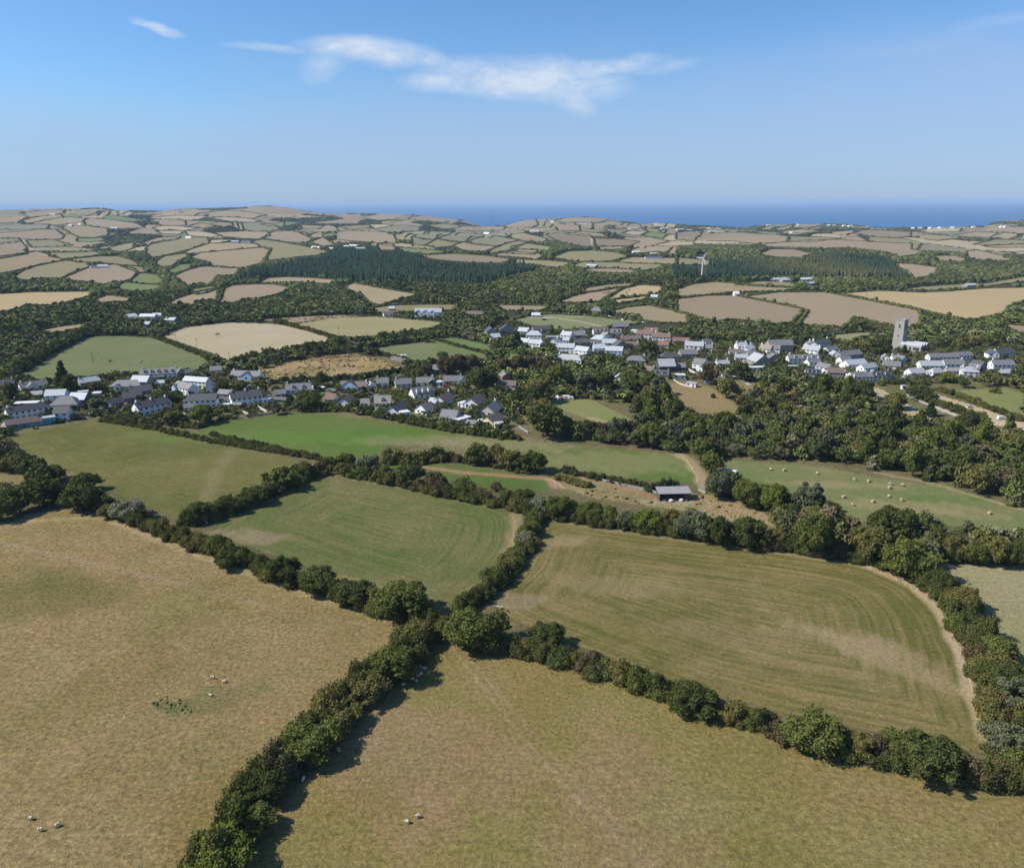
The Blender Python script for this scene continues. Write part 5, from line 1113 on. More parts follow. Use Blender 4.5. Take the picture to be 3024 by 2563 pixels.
mark('L',430,880,250,'round','dark','above the striped field',1.62); mark('L',240,870,200,'round','dark','above the striped field',2.00); mark('L',90,830,220,'round','grey','above the striped field',1.75)
mark('L',600,880,140,'round','olive','above the striped field',1.75)
for x, y, w_, c_ in ((1510,960,170,'dark'),(1640,960,170,'olive'),(1780,985,150,'mid'),(1900,985,210,'olive'),(2030,990,190,'dark'),(1700,900,120,'grey'),(1560,880,130,'dark')): mark('L',x,y,w_,'round',c_,'above the pale right field',1.88)
for x, y, w_, c_ in ((1350,720,190,'mid'),(1250,700,160,'bloom'),(1420,720,150,'dark'),(1550,740,170,'mid'),(1650,750,140,'bright'),(1780,790,150,'grey'),(1900,800,190,'bright'),(2050,800,180,'olive')): mark('K',x,y,w_,'round',c_,'in the hedge above the striped field',1.6)
for x, y, w_, c_ in ((1140,640,150,'dark'),(1030,620,110,'olive'),(870,620,120,'brown'),(770,580,170,'mid'),(590,540,150,'brown'),(440,520,190,'dark'),(270,460,80,'bright'),(180,440,160,'grey'),(40,410,130,'mid'),(970,560,90,'brown')): mark('K',x,y,w_,'round',c_,'in the hedge above the middle field',1.4)
mark('N',1620,120,160,'round','mid','in the right boundary hedge',1.3); mark('N',1760,190,140,'round','dark','in the right boundary hedge',1.3); mark('N',1850,260,150,'round','olive','in the right boundary hedge',1.4)
mark('N',1900,370,130,'round','dark','in the right boundary hedge',1.2); mark('N',1970,450,160,'round','mid','in the right boundary hedge',1.3); mark('N',1990,560,190,'round','dark','in the right boundary hedge',1.2); mark('N',2040,640,190,'loose','grey','in the right boundary hedge',1.4)
mark('N',2010,800,200,'round','grey','in the right boundary hedge',1.3); mark('N',2060,900,150,'round','dark','in the right boundary hedge',1.3)
mark('N',1290,780,230,'round','mid','in the lower right hedge',1.35); mark('N',1450,800,150,'round','olive','in the lower right hedge',1.3); mark('N',1720,885,260,'round','dark','in the lower right hedge',1.35); mark('N',1610,800,150,'round','mid','in the lower right hedge',1.3)
mark('N',830,640,210,'round','dark','in the lower right hedge',1.1); mark('N',270,390,150,'round','dark','in the lower right hedge',1.3); mark('N',20,390,230,'round','dark','in the lower right hedge',1.3)
mark('M',1650,300,260,'round','mid','at the hedge junction',1.2); mark('M',1920,420,260,'round','mid','at the hedge junction',1.2); mark('M',1160,160,150,'round','dark','in the hedge above the pasture',1.5)
mark('M',1300,200,190,'round','dark','in the hedge above the pasture',1.1); mark('M',1440,250,190,'round','dark','in the hedge above the pasture',1.1)
mark('M',1700,420,170,'round','olive','in the foreground hedge',1.3); mark('M',1610,560,220,'round','mid','in the foreground hedge',1.4); mark('M',1500,650,200,'round','olive','in the foreground hedge',1.2); mark('M',1270,880,260,'round','mid','in the foreground hedge',1.2)
mark('M',1090,1060,190,'round','dark','in the foreground hedge',1.4); mark('M',930,1310,260,'round','bright','in the foreground hedge',1.3); mark('M',1050,1180,180,'round','mid','in the foreground hedge',1.2)
mark('M',820,1440,220,'round','bright','in the foreground hedge',1.3); mark('M',1170,970,150,'bush','grey','in the foreground hedge',1.5); mark('M',1390,760,190,'round','olive','in the foreground hedge',1.1)
mark('J',1720,550,230,'loose','mid','in the first dividing hedge',1.2); mark('J',1560,640,200,'round','dark','in the first dividing hedge',1.2); mark('J',1850,480,170,'round','dark','in the first dividing hedge',1.2)
mark('J',1240,740,200,'round','dark','in the first dividing hedge',1.3); mark('J',1400,690,190,'round','dark','in the first dividing hedge',1.2)
mark('J',500,680,260,'round','dark','in the left edge thicket',1.4); mark('J',530,560,180,'round','dark','in the left edge thicket',1.3); mark('J',120,690,230,'round','dark','in the left edge thicket',1.6); mark('J',270,640,260,'round','dark','in the left edge thicket',1.5); mark('J',10,740,200,'round','dark','in the left edge thicket',1.4)
mark('J',200,470,200,'round','dark','in the left edge thicket',1.3); mark('J',330,500,150,'round','mid','in the left edge thicket',1.4); mark('J',70,440,150,'round','olive','in the left edge thicket',1.3); mark('J',40,330,110,'round','mid','in the left edge thicket',1.4)
mark('J',800,730,220,'round','bloom','in the hedge above the pasture',1.2); mark('J',680,720,160,'round','olive','in the hedge above the pasture',1.1)
mark('J',1330,930,170,'round','bright','in the hedge above the pasture',1.2); mark('J',1400,1030,170,'round','dark','in the hedge above the pasture',1.3); mark('K',1140,890,150,'round','bloom','in the second dividing hedge',1.2)
# wooded valley on the right
scatter([(1300,805),(1400,868),(1500,878),(1560,880),(1560,930),(1400,918),(1300,910),(1180,895),(1090,885),(1300,888),(1310,850)],22,'wood','in the wood above the green field',rs=1.12,hs=1.35)
scatter([(1560,885),(1600,850),(1680,850),(1700,938),(1640,936),(1560,930)],16,'wood','behind the bale field left end',rs=1.12,hs=1.35)
scatter([(1680,850),(1800,860),(1830,960),(1700,938)],16,'wood','behind the middle of the bale field',rs=1.12,hs=1.35)
scatter([(1800,870),(1960,910),(1960,998),(1830,962)],16,'wood','behind the right of the bale field',rs=1.12,hs=1.35)
scatter([(1960,910),(2120,930),(2120,1040),(1960,1000)],14,'wood','behind the far right bales',rs=1.12,hs=1.35)
scatter([(1440,780),(1500,770),(1600,800),(1640,850),(1600,850),(1520,870),(1500,840)],10,'wood','in the brown meadow wood',rs=1.12,hs=1.35)
scatter([(1640,790),(1760,800),(1840,850),(1800,868),(1640,850)],16,'wood','in the wood below the street',rs=0.95,hs=1.35)
scatter([(1920,875),(2100,890),(2100,925),(1960,905)],6,'wood','beside the straw track',rs=0.90,hs=1.35)
scatter([(1280,775),(1340,790),(1340,850),(1290,850)],6,'wood','left of the brown meadow',rs=1.12,hs=1.35)
scatter([(1880,810),(2000,850),(2000,856),(1880,818)],9,'garden','between the two straw tracks')
scatter([(1940,775),(2110,765),(2110,800),(1960,800)],12,'garden','below the right end of the village',rs=1.3)
scatter([(830,765),(900,735),(900,760),(860,775)],4,'copse','by the stable roof')
scatter([(1850,700),(2110,690),(2110,705),(1870,712)],12,'copse','behind the church',rs=1.1)
scatter([(1400,690),(1600,692),(1620,702),(1400,697)],12,'copse','behind the village centre')
scatter([(1700,700),(1800,700),(1800,712),(1710,712)],4,'copse','left of the church')
# ---- hedges: one thing each, made of bushes
HEDW = {}
def hedge(name, pts, c, w_, h_, label, cols=('ivy',), sp=.62, lod=None, group='field hedges'):
    l = unproj(densify([P(c, x, y) for x, y in pts], 10, False)); seg = np.hypot(*np.diff(l, axis=0).T); s = np.concatenate([[0], np.cumsum(seg)])
    L = s[-1]; n = max(2, int(L/(w_*sp))); rows = 1
    if n > 96: n = 96
    step = L/n
    x0, y0 = np.interp(L/2, s, l[:, 0]), np.interp(L/2, s, l[:, 1]); z0 = float(H(x0, y0))
    o = empty(name, (x0, y0, z0))
    for i in range(n):
        d = (i+.5)*step+rng.uniform(-.3, .3)*step; x = np.interp(d, s, l[:, 0])+rng.normal(0, w_*.09); y = np.interp(d, s, l[:, 1])+rng.normal(0, w_*.09)
        wd = max(w_, step*1.05)*rng.uniform(.85, 1.3)/6.6; hh = h_*rng.uniform(.65, 1.3)/3.5; c_ = cols[rng.integers(len(cols))]
        lo = lod if lod is not None else (0 if math.hypot(x, y) < 330 else (1 if math.hypot(x, y) < 620 else 2))
        link('bush', proto('bush', c_, int(rng.integers(3)), lo), o, (x-x0, y-y0, float(H(x, y))-z0), rng.uniform(0, 6.28), (wd, wd, hh))
    register(o, label, 'hedge', group, (x0, y0)); return o
HM = ('ivy','ivy','dark','olive','mid','ivy','dark','olive','mid','ivy','brown')
hedge('hedge',[(400,1790),(470,1700),(540,1600),(600,1530),(660,1470),(720,1410),(790,1350),(850,1310),(900,1292)],'Q',8.6,6.4,'thick overgrown hedge running from the bottom edge up to the long hedge',HM,.34)
hedge('hedge',[(110,1010),(200,1030),(330,1085),(450,1125),(560,1170),(700,1215),(850,1265)],'Q',7.4,5.0,'long bushy hedge between the brown pasture and the mown fields',HM,.34)
hedge('hedge',[(850,1262),(960,1300),(1050,1322),(1200,1357),(1350,1410)],'Q',7.1,4.5,'bushy hedge stretch right of the foreground hedge junction',HM,.34)
hedge('hedge',[(1350,1410),(1500,1465),(1650,1515),(1800,1545),(1900,1575),(2000,1590),(2110,1600)],'Q',7.1,4.5,'bushy hedge along the lower right edge of the mown field',HM,.34)
hedge('hedge',[(1060,1322),(1200,1358),(1350,1412),(1480,1460),(1560,1490)],'Q',3.2,1.5,'low bramble fringe below the lower right hedge',('bright','mid','ivy'),.7)
hedge('hedge',[(375,1068),(450,1048),(520,1018),(590,990),(655,960)],'Q',7.4,5.0,'dark hedge between the first and second mown fields',HM,.36)
hedge('hedge',[(925,1245),(975,1215),(1020,1180),(1055,1130),(1080,1090),(1088,1052)],'Q',7.6,4.7,'curving hedge between the second and third mown fields',HM,.36)
hedge('hedge',[(210,856),(310,872),(440,900),(610,928)],'Q',3.7,2.5,'low hedge along the top of the first mown field',HM,.5)
hedge('hedge',[(430,884),(560,915),(700,945),(790,960)],'Q',3.6,2.4,'bushy hedge at the foot of the bright green field',HM,.5)
hedge('hedge',[(650,950),(760,975),(900,1005),(1040,1034),(1100,1050)],'Q',6.8,4.3,'thick hedge along the top of the second mown field',HM,.36)
hedge('hedge',[(1100,1048),(1300,1078),(1500,1104),(1770,1142)],'Q',6.8,4.5,'thick hedge above the striped field',HM,.36)
hedge('hedge',[(1775,1142),(1860,1172),(1925,1225),(1975,1310),(2005,1400),(2030,1490),(2050,1590)],'Q',7.6,5.0,'thick curving hedge round the right end of the mown field',HM,.34)
hedge('hedge',[(1960,1240),(2020,1330),(2060,1420),(2090,1520)],'Q',7.6,5.8,'outer thicket beside the pale right field',HM,.5)
hedge('hedge',[(1890,1140),(1960,1140),(2110,1142)],'Q',6.8,5.6,'dark hedge along the top of the pale right field',('dark','ivy','olive'),.5)
hedge('hedge',[(262,385),(440,385),(560,375),(700,358)],'K',8.5,5.0,'isolated dark bush clump in the bright green field',('dark','ivy','olive'),.4)
hedge('hedge',[(700,380),(850,395),(1100,440),(1200,450)],'K',4.9,2.8,'low brown hedge under the tree clump between green fields',('brown','dark','ivy'),.5)
hedge('hedge',[(1370,440),(1500,470),(1650,500),(1800,530),(1900,545)],'K',4.4,3.2,'dark trimmed hedge behind the open barn',('dark','fir','ivy'),.5)
hedge('hedge',[(1350,480),(1430,510),(1555,540)],'K',5.4,2.0,'low brown bramble bank by the field corner',('brown','olive'),.45)
hedge('hedge',[(1900,560),(1990,540),(2081,535)],'K',3.7,3.8,'dark conifer hedge beside the open barn',('fir',),.5)
hedge('hedge',[(620,838),(700,834),(800,852),(900,873),(1000,888),(1060,893)],'Q',5.5,3.6,'long dark garden hedge below the bungalow estate',('dark','ivy','mid'),.5,group='garden hedges')
hedge('hedge',[(215,852),(330,862),(400,870),(430,862)],'Q',4.1,3.0,'mixed garden hedge at the field corner',HM,.5,group='garden hedges')
hedge('hedge',[(540,780),(640,776),(760,766),(815,756)],'Q',4.9,4.0,'tall dark conifer hedge behind the bungalows',('dark','fir'),.45,group='garden hedges')
hedge('hedge',[(930,760),(960,740),(1010,790),(1060,830)],'E',4.4,3.0,'bright green hedge curling round a bungalow lawn',('bright','mid'),.5,group='garden hedges')
hedge('hedge',[(1040,815),(1100,830),(1180,840)],'E',3.7,3.0,'dark hedge below the dormer bungalow',('dark',),.5,group='garden hedges')
hedge('hedge',[(1590,880),(1640,850),(1700,815)],'E',2.9,2.8,'clipped hedge beside the grey roofed bungalow',('dark','mid'),.5,group='garden hedges')
hedge('hedge',[(320,688),(390,715),(450,740),(470,748)],'Q',5.1,3.5,'hedge between the green pasture and the pale stubble',HM,.5)
hedge('hedge',[(470,742),(560,722),(640,708),(700,704),(780,690),(860,680),(940,672)],'Q',9.5,6.5,'dark overgrown hedge crossing behind the tussock field',('dark','ivy','mid'),.42)
hedge('hedge',[(740,712),(800,728),(880,748)],'Q',4.9,3.2,'hedge at the right side of the tussock field',HM,.5)
hedge('hedge',[(560,655),(620,670),(700,694)],'Q',5.6,3.5,'hedge between the two stubble fields',HM,.5)
hedge('hedge',[(870,686),(930,704),(1000,722)],'Q',4.4,2.8,'thin hedge between two small green paddocks',HM,.5)
hedge('hedge',[(40,755),(110,712),(180,680)],'Q',11.0,7.7,'dark tree-like hedge left of the green pasture',('dark','ivy'),.42)
hedge('hedge',[(0,780),(80,778),(200,768),(280,760)],'Q',4.1,2.8,'hedge between the green pasture and the village',HM,.5)
hedge('hedge',[(1320,750),(1500,775),(1760,790)],'C',3.9,2.5,'dark hedge above the church trees',HM,.5) if False else None
hedge('hedge',[(1120,770),(1300,770),(1500,790)],'Q',1.2,1.2,'x',HM,.5) if False else None
hedge('hedge',[(1430,700),(1600,790),(1760,880),(1800,930)],'I',3.7,2.8,'long hedge running beside the straw track',HM,.5) if False else None
hedge('hedge',[(1330,760),(1500,820),(1640,870),(1790,930)],'I',6.1,3.8,'dark bramble hedge between the two straw tracks',('dark','ivy','mid'),.45)
hedge('hedge',[(1440,690),(1600,740),(1760,800),(1960,880),(2081,920)],'I',4.9,3.2,'hedge above the upper straw track',('mid','olive','ivy'),.5)

for nm_, poly, n_, w_ in (('in the left village gardens',[(0,790),(200,775),(430,760),(440,850),(200,845),(0,860)],37,'garden'),('in the terrace gardens',[(430,760),(660,775),(660,835),(440,855)],28,'garden'),('on the estate lawns',[(660,775),(960,765),(1040,790),(1050,870),(900,860),(780,840),(660,830)],50,'garden'),
    ('between the hillside houses',[(990,675),(1120,660),(1300,680),(1300,760),(1200,745),(1100,715),(1000,700)],48,'garden'),('along the main street',[(1300,690),(1660,700),(1680,780),(1560,765),(1420,770),(1300,765)],52,'garden'),
    ('in the gardens below the square',[(1660,745),(1900,750),(1990,775),(1860,790),(1700,785)],37,'garden'),('at the right end of the village',[(1880,720),(2110,715),(2110,765),(1900,762)],33,'garden')):
    scatter(poly, n_, w_, nm_, rs=1.15, sp=.62)
# ------------------------------------------------------------------ woods as masses and far hedges
CON = [unproj(densify(pl, 25)) for pl in (
 [P('B',x,y) for x,y in [(-60,350),(0,335),(340,340),(490,372),(510,420),(700,420),(1000,428),(1280,440),(1270,455),(1150,490),(960,530),(930,552),(600,548),(300,540),(80,535),(-60,520)]],
 [P('A',x,y) for x,y in [(1760,440),(1900,400),(2081,365),(2081,510),(1900,500),(1640,505),(1440,540),(1560,480)]],
 [P('C',x,y) for x,y in [(-20,425),(250,420),(600,402),(800,388),(1000,375),(1200,390),(1350,440),(1425,490),(1400,512),(1100,508),(700,500),(600,502),(150,510),(-20,512)]])]
def in_any(X, Y, polys):
    m = np.zeros(X.shape, bool)
    for p_ in polys: m |= pip(X, Y, p_)
    return m
FP = [wp for _, wp, _ in WF]
def cellat(x, y):
    fx, fy = x+60*np.sin(y/310), y*.55+50*np.sin(x/270); gi, gj = np.floor(fx/cs), np.floor(fy/cs)
    b = np.full(x.shape, 1e9); s2 = b.copy(); bi_ = np.zeros(x.shape)
    for di in (-1, 0, 1):
        for dj in (-1, 0, 1):
            ci, cj = gi+di, gj+dj; d = (fx-(ci+h2(ci, cj, 1))*cs)**2+(fy-(cj+h2(ci, cj, 2))*cs)**2; nb = d < b
            s2 = np.where(nb, b, np.minimum(s2, d)); bi_ = np.where(nb, h2(ci, cj, 3), bi_); b = np.minimum(b, d)
    return bi_, np.sqrt(s2)-np.sqrt(b)
def coast(x, y):
    az = np.arctan2(x, y); return np.interp(az, _sa, _sr)+60*np.sin(az*61)
def cand(r0, r1, sp, half=R(35)):
    n = int(half*(r1*r1-r0*r0)/(sp*sp)); g_ = int(math.sqrt(n))
    # jittered lattice in x, y
    xs = np.arange(-r1*math.sin(half), r1*math.sin(half), sp); ys = np.arange(r0*math.cos(half)*.98, r1, sp)
    X, Y = np.meshgrid(xs, ys); X = X.ravel()+rng.uniform(-.45, .45, X.size)*sp; Y = Y.ravel()+rng.uniform(-.45, .45, Y.size)*sp
    rr_ = np.hypot(X, Y); az = np.arctan2(X, Y); m = (rr_ > r0) & (rr_ < r1) & (abs(az) < half) & (rr_ < coast(X, Y)-20)
    return X[m], Y[m]
PPX = [pp for _, _, pp in WF]
def top_clear(X, Y, ht, k=.85):
    """keeps tall trees back from the lower edge of the open fields behind them, and clear of the buildings"""
    Z = H(X, Y); u, v_ = proj(X, Y, Z+ht*k); u0, v0 = proj(X, Y, Z+ht*.3); ok = ~in_any(u, v_, PPX) & ~in_any(u0, v0, PPX); r_ = np.hypot(X, Y)
    for (a0, b0, a1, b1, rr_, hx, hy, hr) in HR:
        ok &= ~(((r_ < rr_) & (u > a0-2) & (u < a1+2) & (v_ < b1-(b1-b0)*.3) & (v0 > b0)) | ((X-hx)**2+(Y-hy)**2 < (hr+2)**2))
    return ok
def clear(X, Y, rad):
    bad = np.zeros(X.shape, bool)
    for dx, dy in ((0, 0), (1, 0), (-1, 0), (0, 1), (0, -1)): bad |= in_any(X+dx*rad, Y+dy*rad*1.3, FP)
    return ~bad
class Merge:
    def __init__(s): s.V = []; s.F4 = []; s.F3 = []; s.T = []; s.n = 0
    def inst(s, V, F4, F3, pos, rad, ht, tint):
        """copies of one shape (unit radius, unit height)"""
        k = len(pos)
        if k == 0: return
        th = rng.uniform(0, 6.28, k); c, s_ = np.cos(th)[:, None], np.sin(th)[:, None]
        X = (V[None, :, 0]*c-V[None, :, 1]*s_)*rad[:, None]+pos[:, 0:1]; Y = (V[None, :, 0]*s_+V[None, :, 1]*c)*rad[:, None]+pos[:, 1:2]
        Z = V[None, :, 2]*ht[:, None]+pos[:, 2:3]
        m = len(V); s.V.append(np.stack([X, Y, Z], -1).reshape(-1, 3)); off = s.n+np.arange(k)[:, None, None]*m
        if len(F4): s.F4.append((F4[None]+off).reshape(-1, 4))
        if len(F3): s.F3.append((F3[None]+off).reshape(-1, 3))
        s.T.append(np.repeat(tint, m, 0)); s.n += m*k
    def obj(s, name, mat, parent=None):
        if not s.V: return None
        V = np.concatenate(s.V); F4 = np.concatenate(s.F4) if s.F4 else np.zeros((0, 4), int); F3 = np.concatenate(s.F3) if s.F3 else np.zeros((0, 3), int)
        me = mesh_np(name, V, F4, F3, mat); cattr(me, 'tint', np.concatenate(s.T)); return link(name, me, parent)
def unit(V):
    V = V.copy(); r_ = np.percentile(np.hypot(V[:, 0], V[:, 1]), 92); V[:, :2] /= r_; V[:, 2] /= V[:, 2].max(); return V
LODB = []
for k in range(5):
    V, F4, F3 = crown(('round', 'loose', 'round', 'tall', 'round')[k], 50+k, 150, 1.9, 8, 0); LODB.append((unit(V), F4, F3))
def blobshape(k, sub):
    g = np.random.default_rng(200+k); iv, iff = ICO[sub]; V = iv*(1+g.uniform(-.24, .24, (len(iv), 1))); V[:, 2] = V[:, 2]*.5+.5; V[:, 2] = np.where(V[:, 2] < .3, V[:, 2]*.4, V[:, 2]); return V, np.zeros((0, 4), int), iff
BL1 = [blobshape(k, 1) for k in range(5)]; BL0 = [blobshape(k, 0) for k in range(5)]
def cone(k):
    g = np.random.default_rng(400+k); V = []; F = []; n = 7
    for z0_, z1_, r_ in ((.05, .55, 1.0), (.3, .8, .78), (.55, 1.0, .5)):
        b0 = len(V); V.append((g.uniform(-.05, .05), g.uniform(-.05, .05), z1_))
        for i in range(n): a = 2*math.pi*i/n+g.uniform(-.2, .2); q_ = r_*g.uniform(.65, 1.15); V.append((q_*math.cos(a), q_*math.sin(a), z0_+g.uniform(-.05, .05)))
        F += [(b0, b0+1+i, b0+1+(i+1) % n) for i in range(n)]
    return np.array(V), np.zeros((0, 4), int), np.array(F)
CN = [cone(k) for k in range(4)]
TINTS = 1.8*np.array([(.055,.062,.020), (.042,.050,.017), (.080,.078,.027), (.066,.078,.022), (.090,.088,.046), (.036,.045,.016), (.078,.060,.034)])
def tints(n, pw=None, x=None, y=None):
    p = np.array([3, 4, 1.5, 2, 1, 3, .5]) if pw is None else np.array(pw, float); p /= p.sum()
    t = TINTS[rng.choice(len(TINTS), n, p=p)]; 
    if x is not None: t = t*(1+.18*np.sin(x/60+np.sin(y/80)))[:, None]
    return t*rng.uniform(.8, 1.2, (n, 1))
def leafmat_v(name, rough=.5):
    m = bpy.data.materials.new(name); m.use_nodes = True; t = m.node_tree; t.nodes.clear()
    o = N(t, 'ShaderNodeOutputMaterial'); d = N(t, 'ShaderNodeBsdfDiffuse'); geo = N(t, 'ShaderNodeNewGeometry')
    n1 = mrange(t, noise(t, geo.outputs['Position'], rough, 3, .6), .3, .7, .65, 1.35)
    cc = N(t, 'ShaderNodeCombineColor'); [t.links.new(n1, cc.inputs[i]) for i in range(3)]
    t.links.new(mixc(t, 1.0, attr(t, 'tint').outputs['Color'], cc.outputs[0], 'MULTIPLY'), d.inputs[0]); t.links.new(d.outputs[0], o.inputs[0]); return m
LV = leafmat_v('wood_canopy')
def stuff(o): o['kind'] = 'stuff'; return o
# clearance from the trees that stand by themselves
PX = np.array([p[:2] for p in PLACED]); PD = np.array([p[2] for p in PLACED])
def clear_placed(X, Y, f=.45):
    k = np.ones(X.shape, bool)
    for (a, b_), d in zip(PX, PD): k &= (X-a)**2+(Y-b_)**2 > (d*f)**2
    return k
NEARW = [unproj(densify([P('Q', x, y) for x, y in pl], 25)) for pl in (
 [(1290,780),(1345,800),(1400,862),(1500,872),(1560,862),(1590,850),(1650,850),(1700,790),(1760,782),(1840,835),(1900,866),(1990,892),(2110,905),(2110,1045),(1990,1002),(1860,970),(1700,940),(1460,930),(1420,925),(1300,912),(1080,888),(1100,872),(1240,885),(1310,890),(1290,830)],
 [(840,770),(880,735),(1010,748),(1130,748),(1260,765),(1280,800),(1110,805),(1060,850),(1010,800),(960,775)],
 [(-80,1010),(90,1010),(110,985),(60,945),(-80,900)],
 [(1440,1000),(1560,1045),(1600,1095),(1760,1140),(1880,1150),(2110,1140),(2110,1100),(1900,1075),(1780,1068),(1640,1030),(1540,990),(1450,970)])]
# near wood fill
mg = Merge()
X, Y = cand(240, 470, 5.8); m = in_any(X, Y, NEARW) & clear(X, Y, 2.0); X, Y = X[m], Y[m]
m = clear_placed(X, Y, .55); X, Y = X[m], Y[m]; m = top_clear(X, Y, 5); X, Y = X[m], Y[m]; Z = H(X, Y); n = len(X)
NB = []
for k in range(4):
    V, F4, F3 = crown(('round', 'bush', 'loose', 'round')[k], 70+k, 2600 if k != 1 else 1200, .62, None, 0); NB.append((unit(V), F4, F3))
kk = rng.integers(0, 4, n); rad = rng.uniform(2.8, 5.8, n); ht = rad*rng.uniform(1.5, 2.2, n); tt = tints(n, (2.5, 3, 2.5, 2, 2, 2.5, 1.6), X, Y)
for j in range(4): q = kk == j; mg.inst(*NB[j], np.stack([X, Y, Z], -1)[q], rad[q], ht[q], tt[q])
print('near fill', n)
stuff(mg.obj('woodland_undergrowth', LV))
# 470 - 1250 m
mg = Merge()
X, Y = cand(440, 1250, 7.2); m = clear(X, Y, 3.5) & ~in_any(X, Y, VILL) & ~in_any(X, Y, CON); m &= (np.hypot(X, Y) > 480) | in_any(X, Y, NEARW)
gaps = in_any(X, Y, [unproj(densify([P(c_, x, y) for x, y in pl], 20)) for c_, pl in (('Q', [(1180,640),(1330,655),(1400,680),(1100,675),(1000,660),(1030,645)]), ('I', [(1080,400),(1350,400),(1350,450),(1050,450)]), ('Q', [(1760,775),(1990,775),(1990,860),(1800,830)]))])
m &= ~gaps; X, Y = X[m], Y[m]; m = clear_placed(X, Y, .6); X, Y = X[m], Y[m]; n = len(X); rad = rng.uniform(3.4, 6.2, n); ht = rad*rng.uniform(1.1, 1.6, n); m = top_clear(X, Y, ht); X, Y, rad, ht = X[m], Y[m], rad[m], ht[m]; Z = H(X, Y); n = len(X); print('mid', n)
kk = rng.choice(5, n, p=[.35, .12, .25, .08, .2]); tt = tints(n, None, X, Y)*1.22
for j in range(5): q = kk == j; mg.inst(*LODB[j], np.stack([X, Y, Z], -1)[q], rad[q], ht[q], tt[q])
stuff(mg.obj('distant_woodland', LV))
# conifer plantations
mg = Merge(); n = 0
for r0, r1, sp in ((800, 2600, 6.8),):
    X, Y = cand(r0, r1, sp); m = in_any(X, Y, CON); X, Y = X[m], Y[m]; m = clear(X, Y, 3); X, Y = X[m], Y[m]; n = len(X); ht = rng.uniform(11, 20, n)*(1+.18*np.sin(X/75)*np.sin(Y/90)); m = top_clear(X, Y, ht); X, Y, ht = X[m], Y[m], ht[m]; n = len(X); Z = H(X, Y)
    kk = rng.integers(0, 4, n); rad = rng.uniform(3.2, 5.2, n); tt = np.array([(.026,.044,.026)])*rng.uniform(.7, 1.35, (n, 1))
    warm = (X > 350)[:, None]*np.clip(1-abs(X-560)/170, 0, 1)[:, None]; tt = tt*(1-warm)+np.array([(.085,.085,.038)])*warm*rng.uniform(.8, 1.2, (n, 1))
    for j in range(4): q = kk == j; mg.inst(*CN[j], np.stack([X, Y, Z], -1)[q], rad[q], ht[q], tt[q])
print('conifers', n)
stuff(mg.obj('conifer_plantation', LV))
# 1250 m to the coast
mg = Merge()
for r0, r1, sp, sh, rr0, hh in ((1250, 2500, 8.2, BL1, 5.0, 7.5), (2500, 7200, 20, BL0, 9.0, 6.2)):
    X, Y = cand(r0, r1, sp); m = clear(X, Y, rr0*.75) & ~in_any(X, Y, CON); X, Y = X[m], Y[m]
    if r0 >= 2500:
        bi_, ed = cellat(X, Y); m = (bi_ < .34) | (ed < 6); X, Y, sm_ = X[m], Y[m], np.where(bi_[m] < .34, 1.0, .55)
    else: sm_ = np.ones(X.shape)
    n = len(X); rad = rng.uniform(.75, 1.25, n)*rr0*sm_; ht = rng.uniform(.7, 1.25, n)*hh*sm_**1.6; m = top_clear(X, Y, ht); X, Y, rad, ht = X[m], Y[m], rad[m], ht[m]; n = len(X); Z = H(X, Y); print('far', r0, n)
    kk = rng.integers(0, 5, n); tt = tints(n, None, X, Y)*.72
    for j in range(5): q = kk == j; mg.inst(*sh[j], np.stack([X, Y, Z-.5], -1)[q], rad[q], ht[q], tt[q])
stuff(mg.obj('far_countryside_trees', LV))
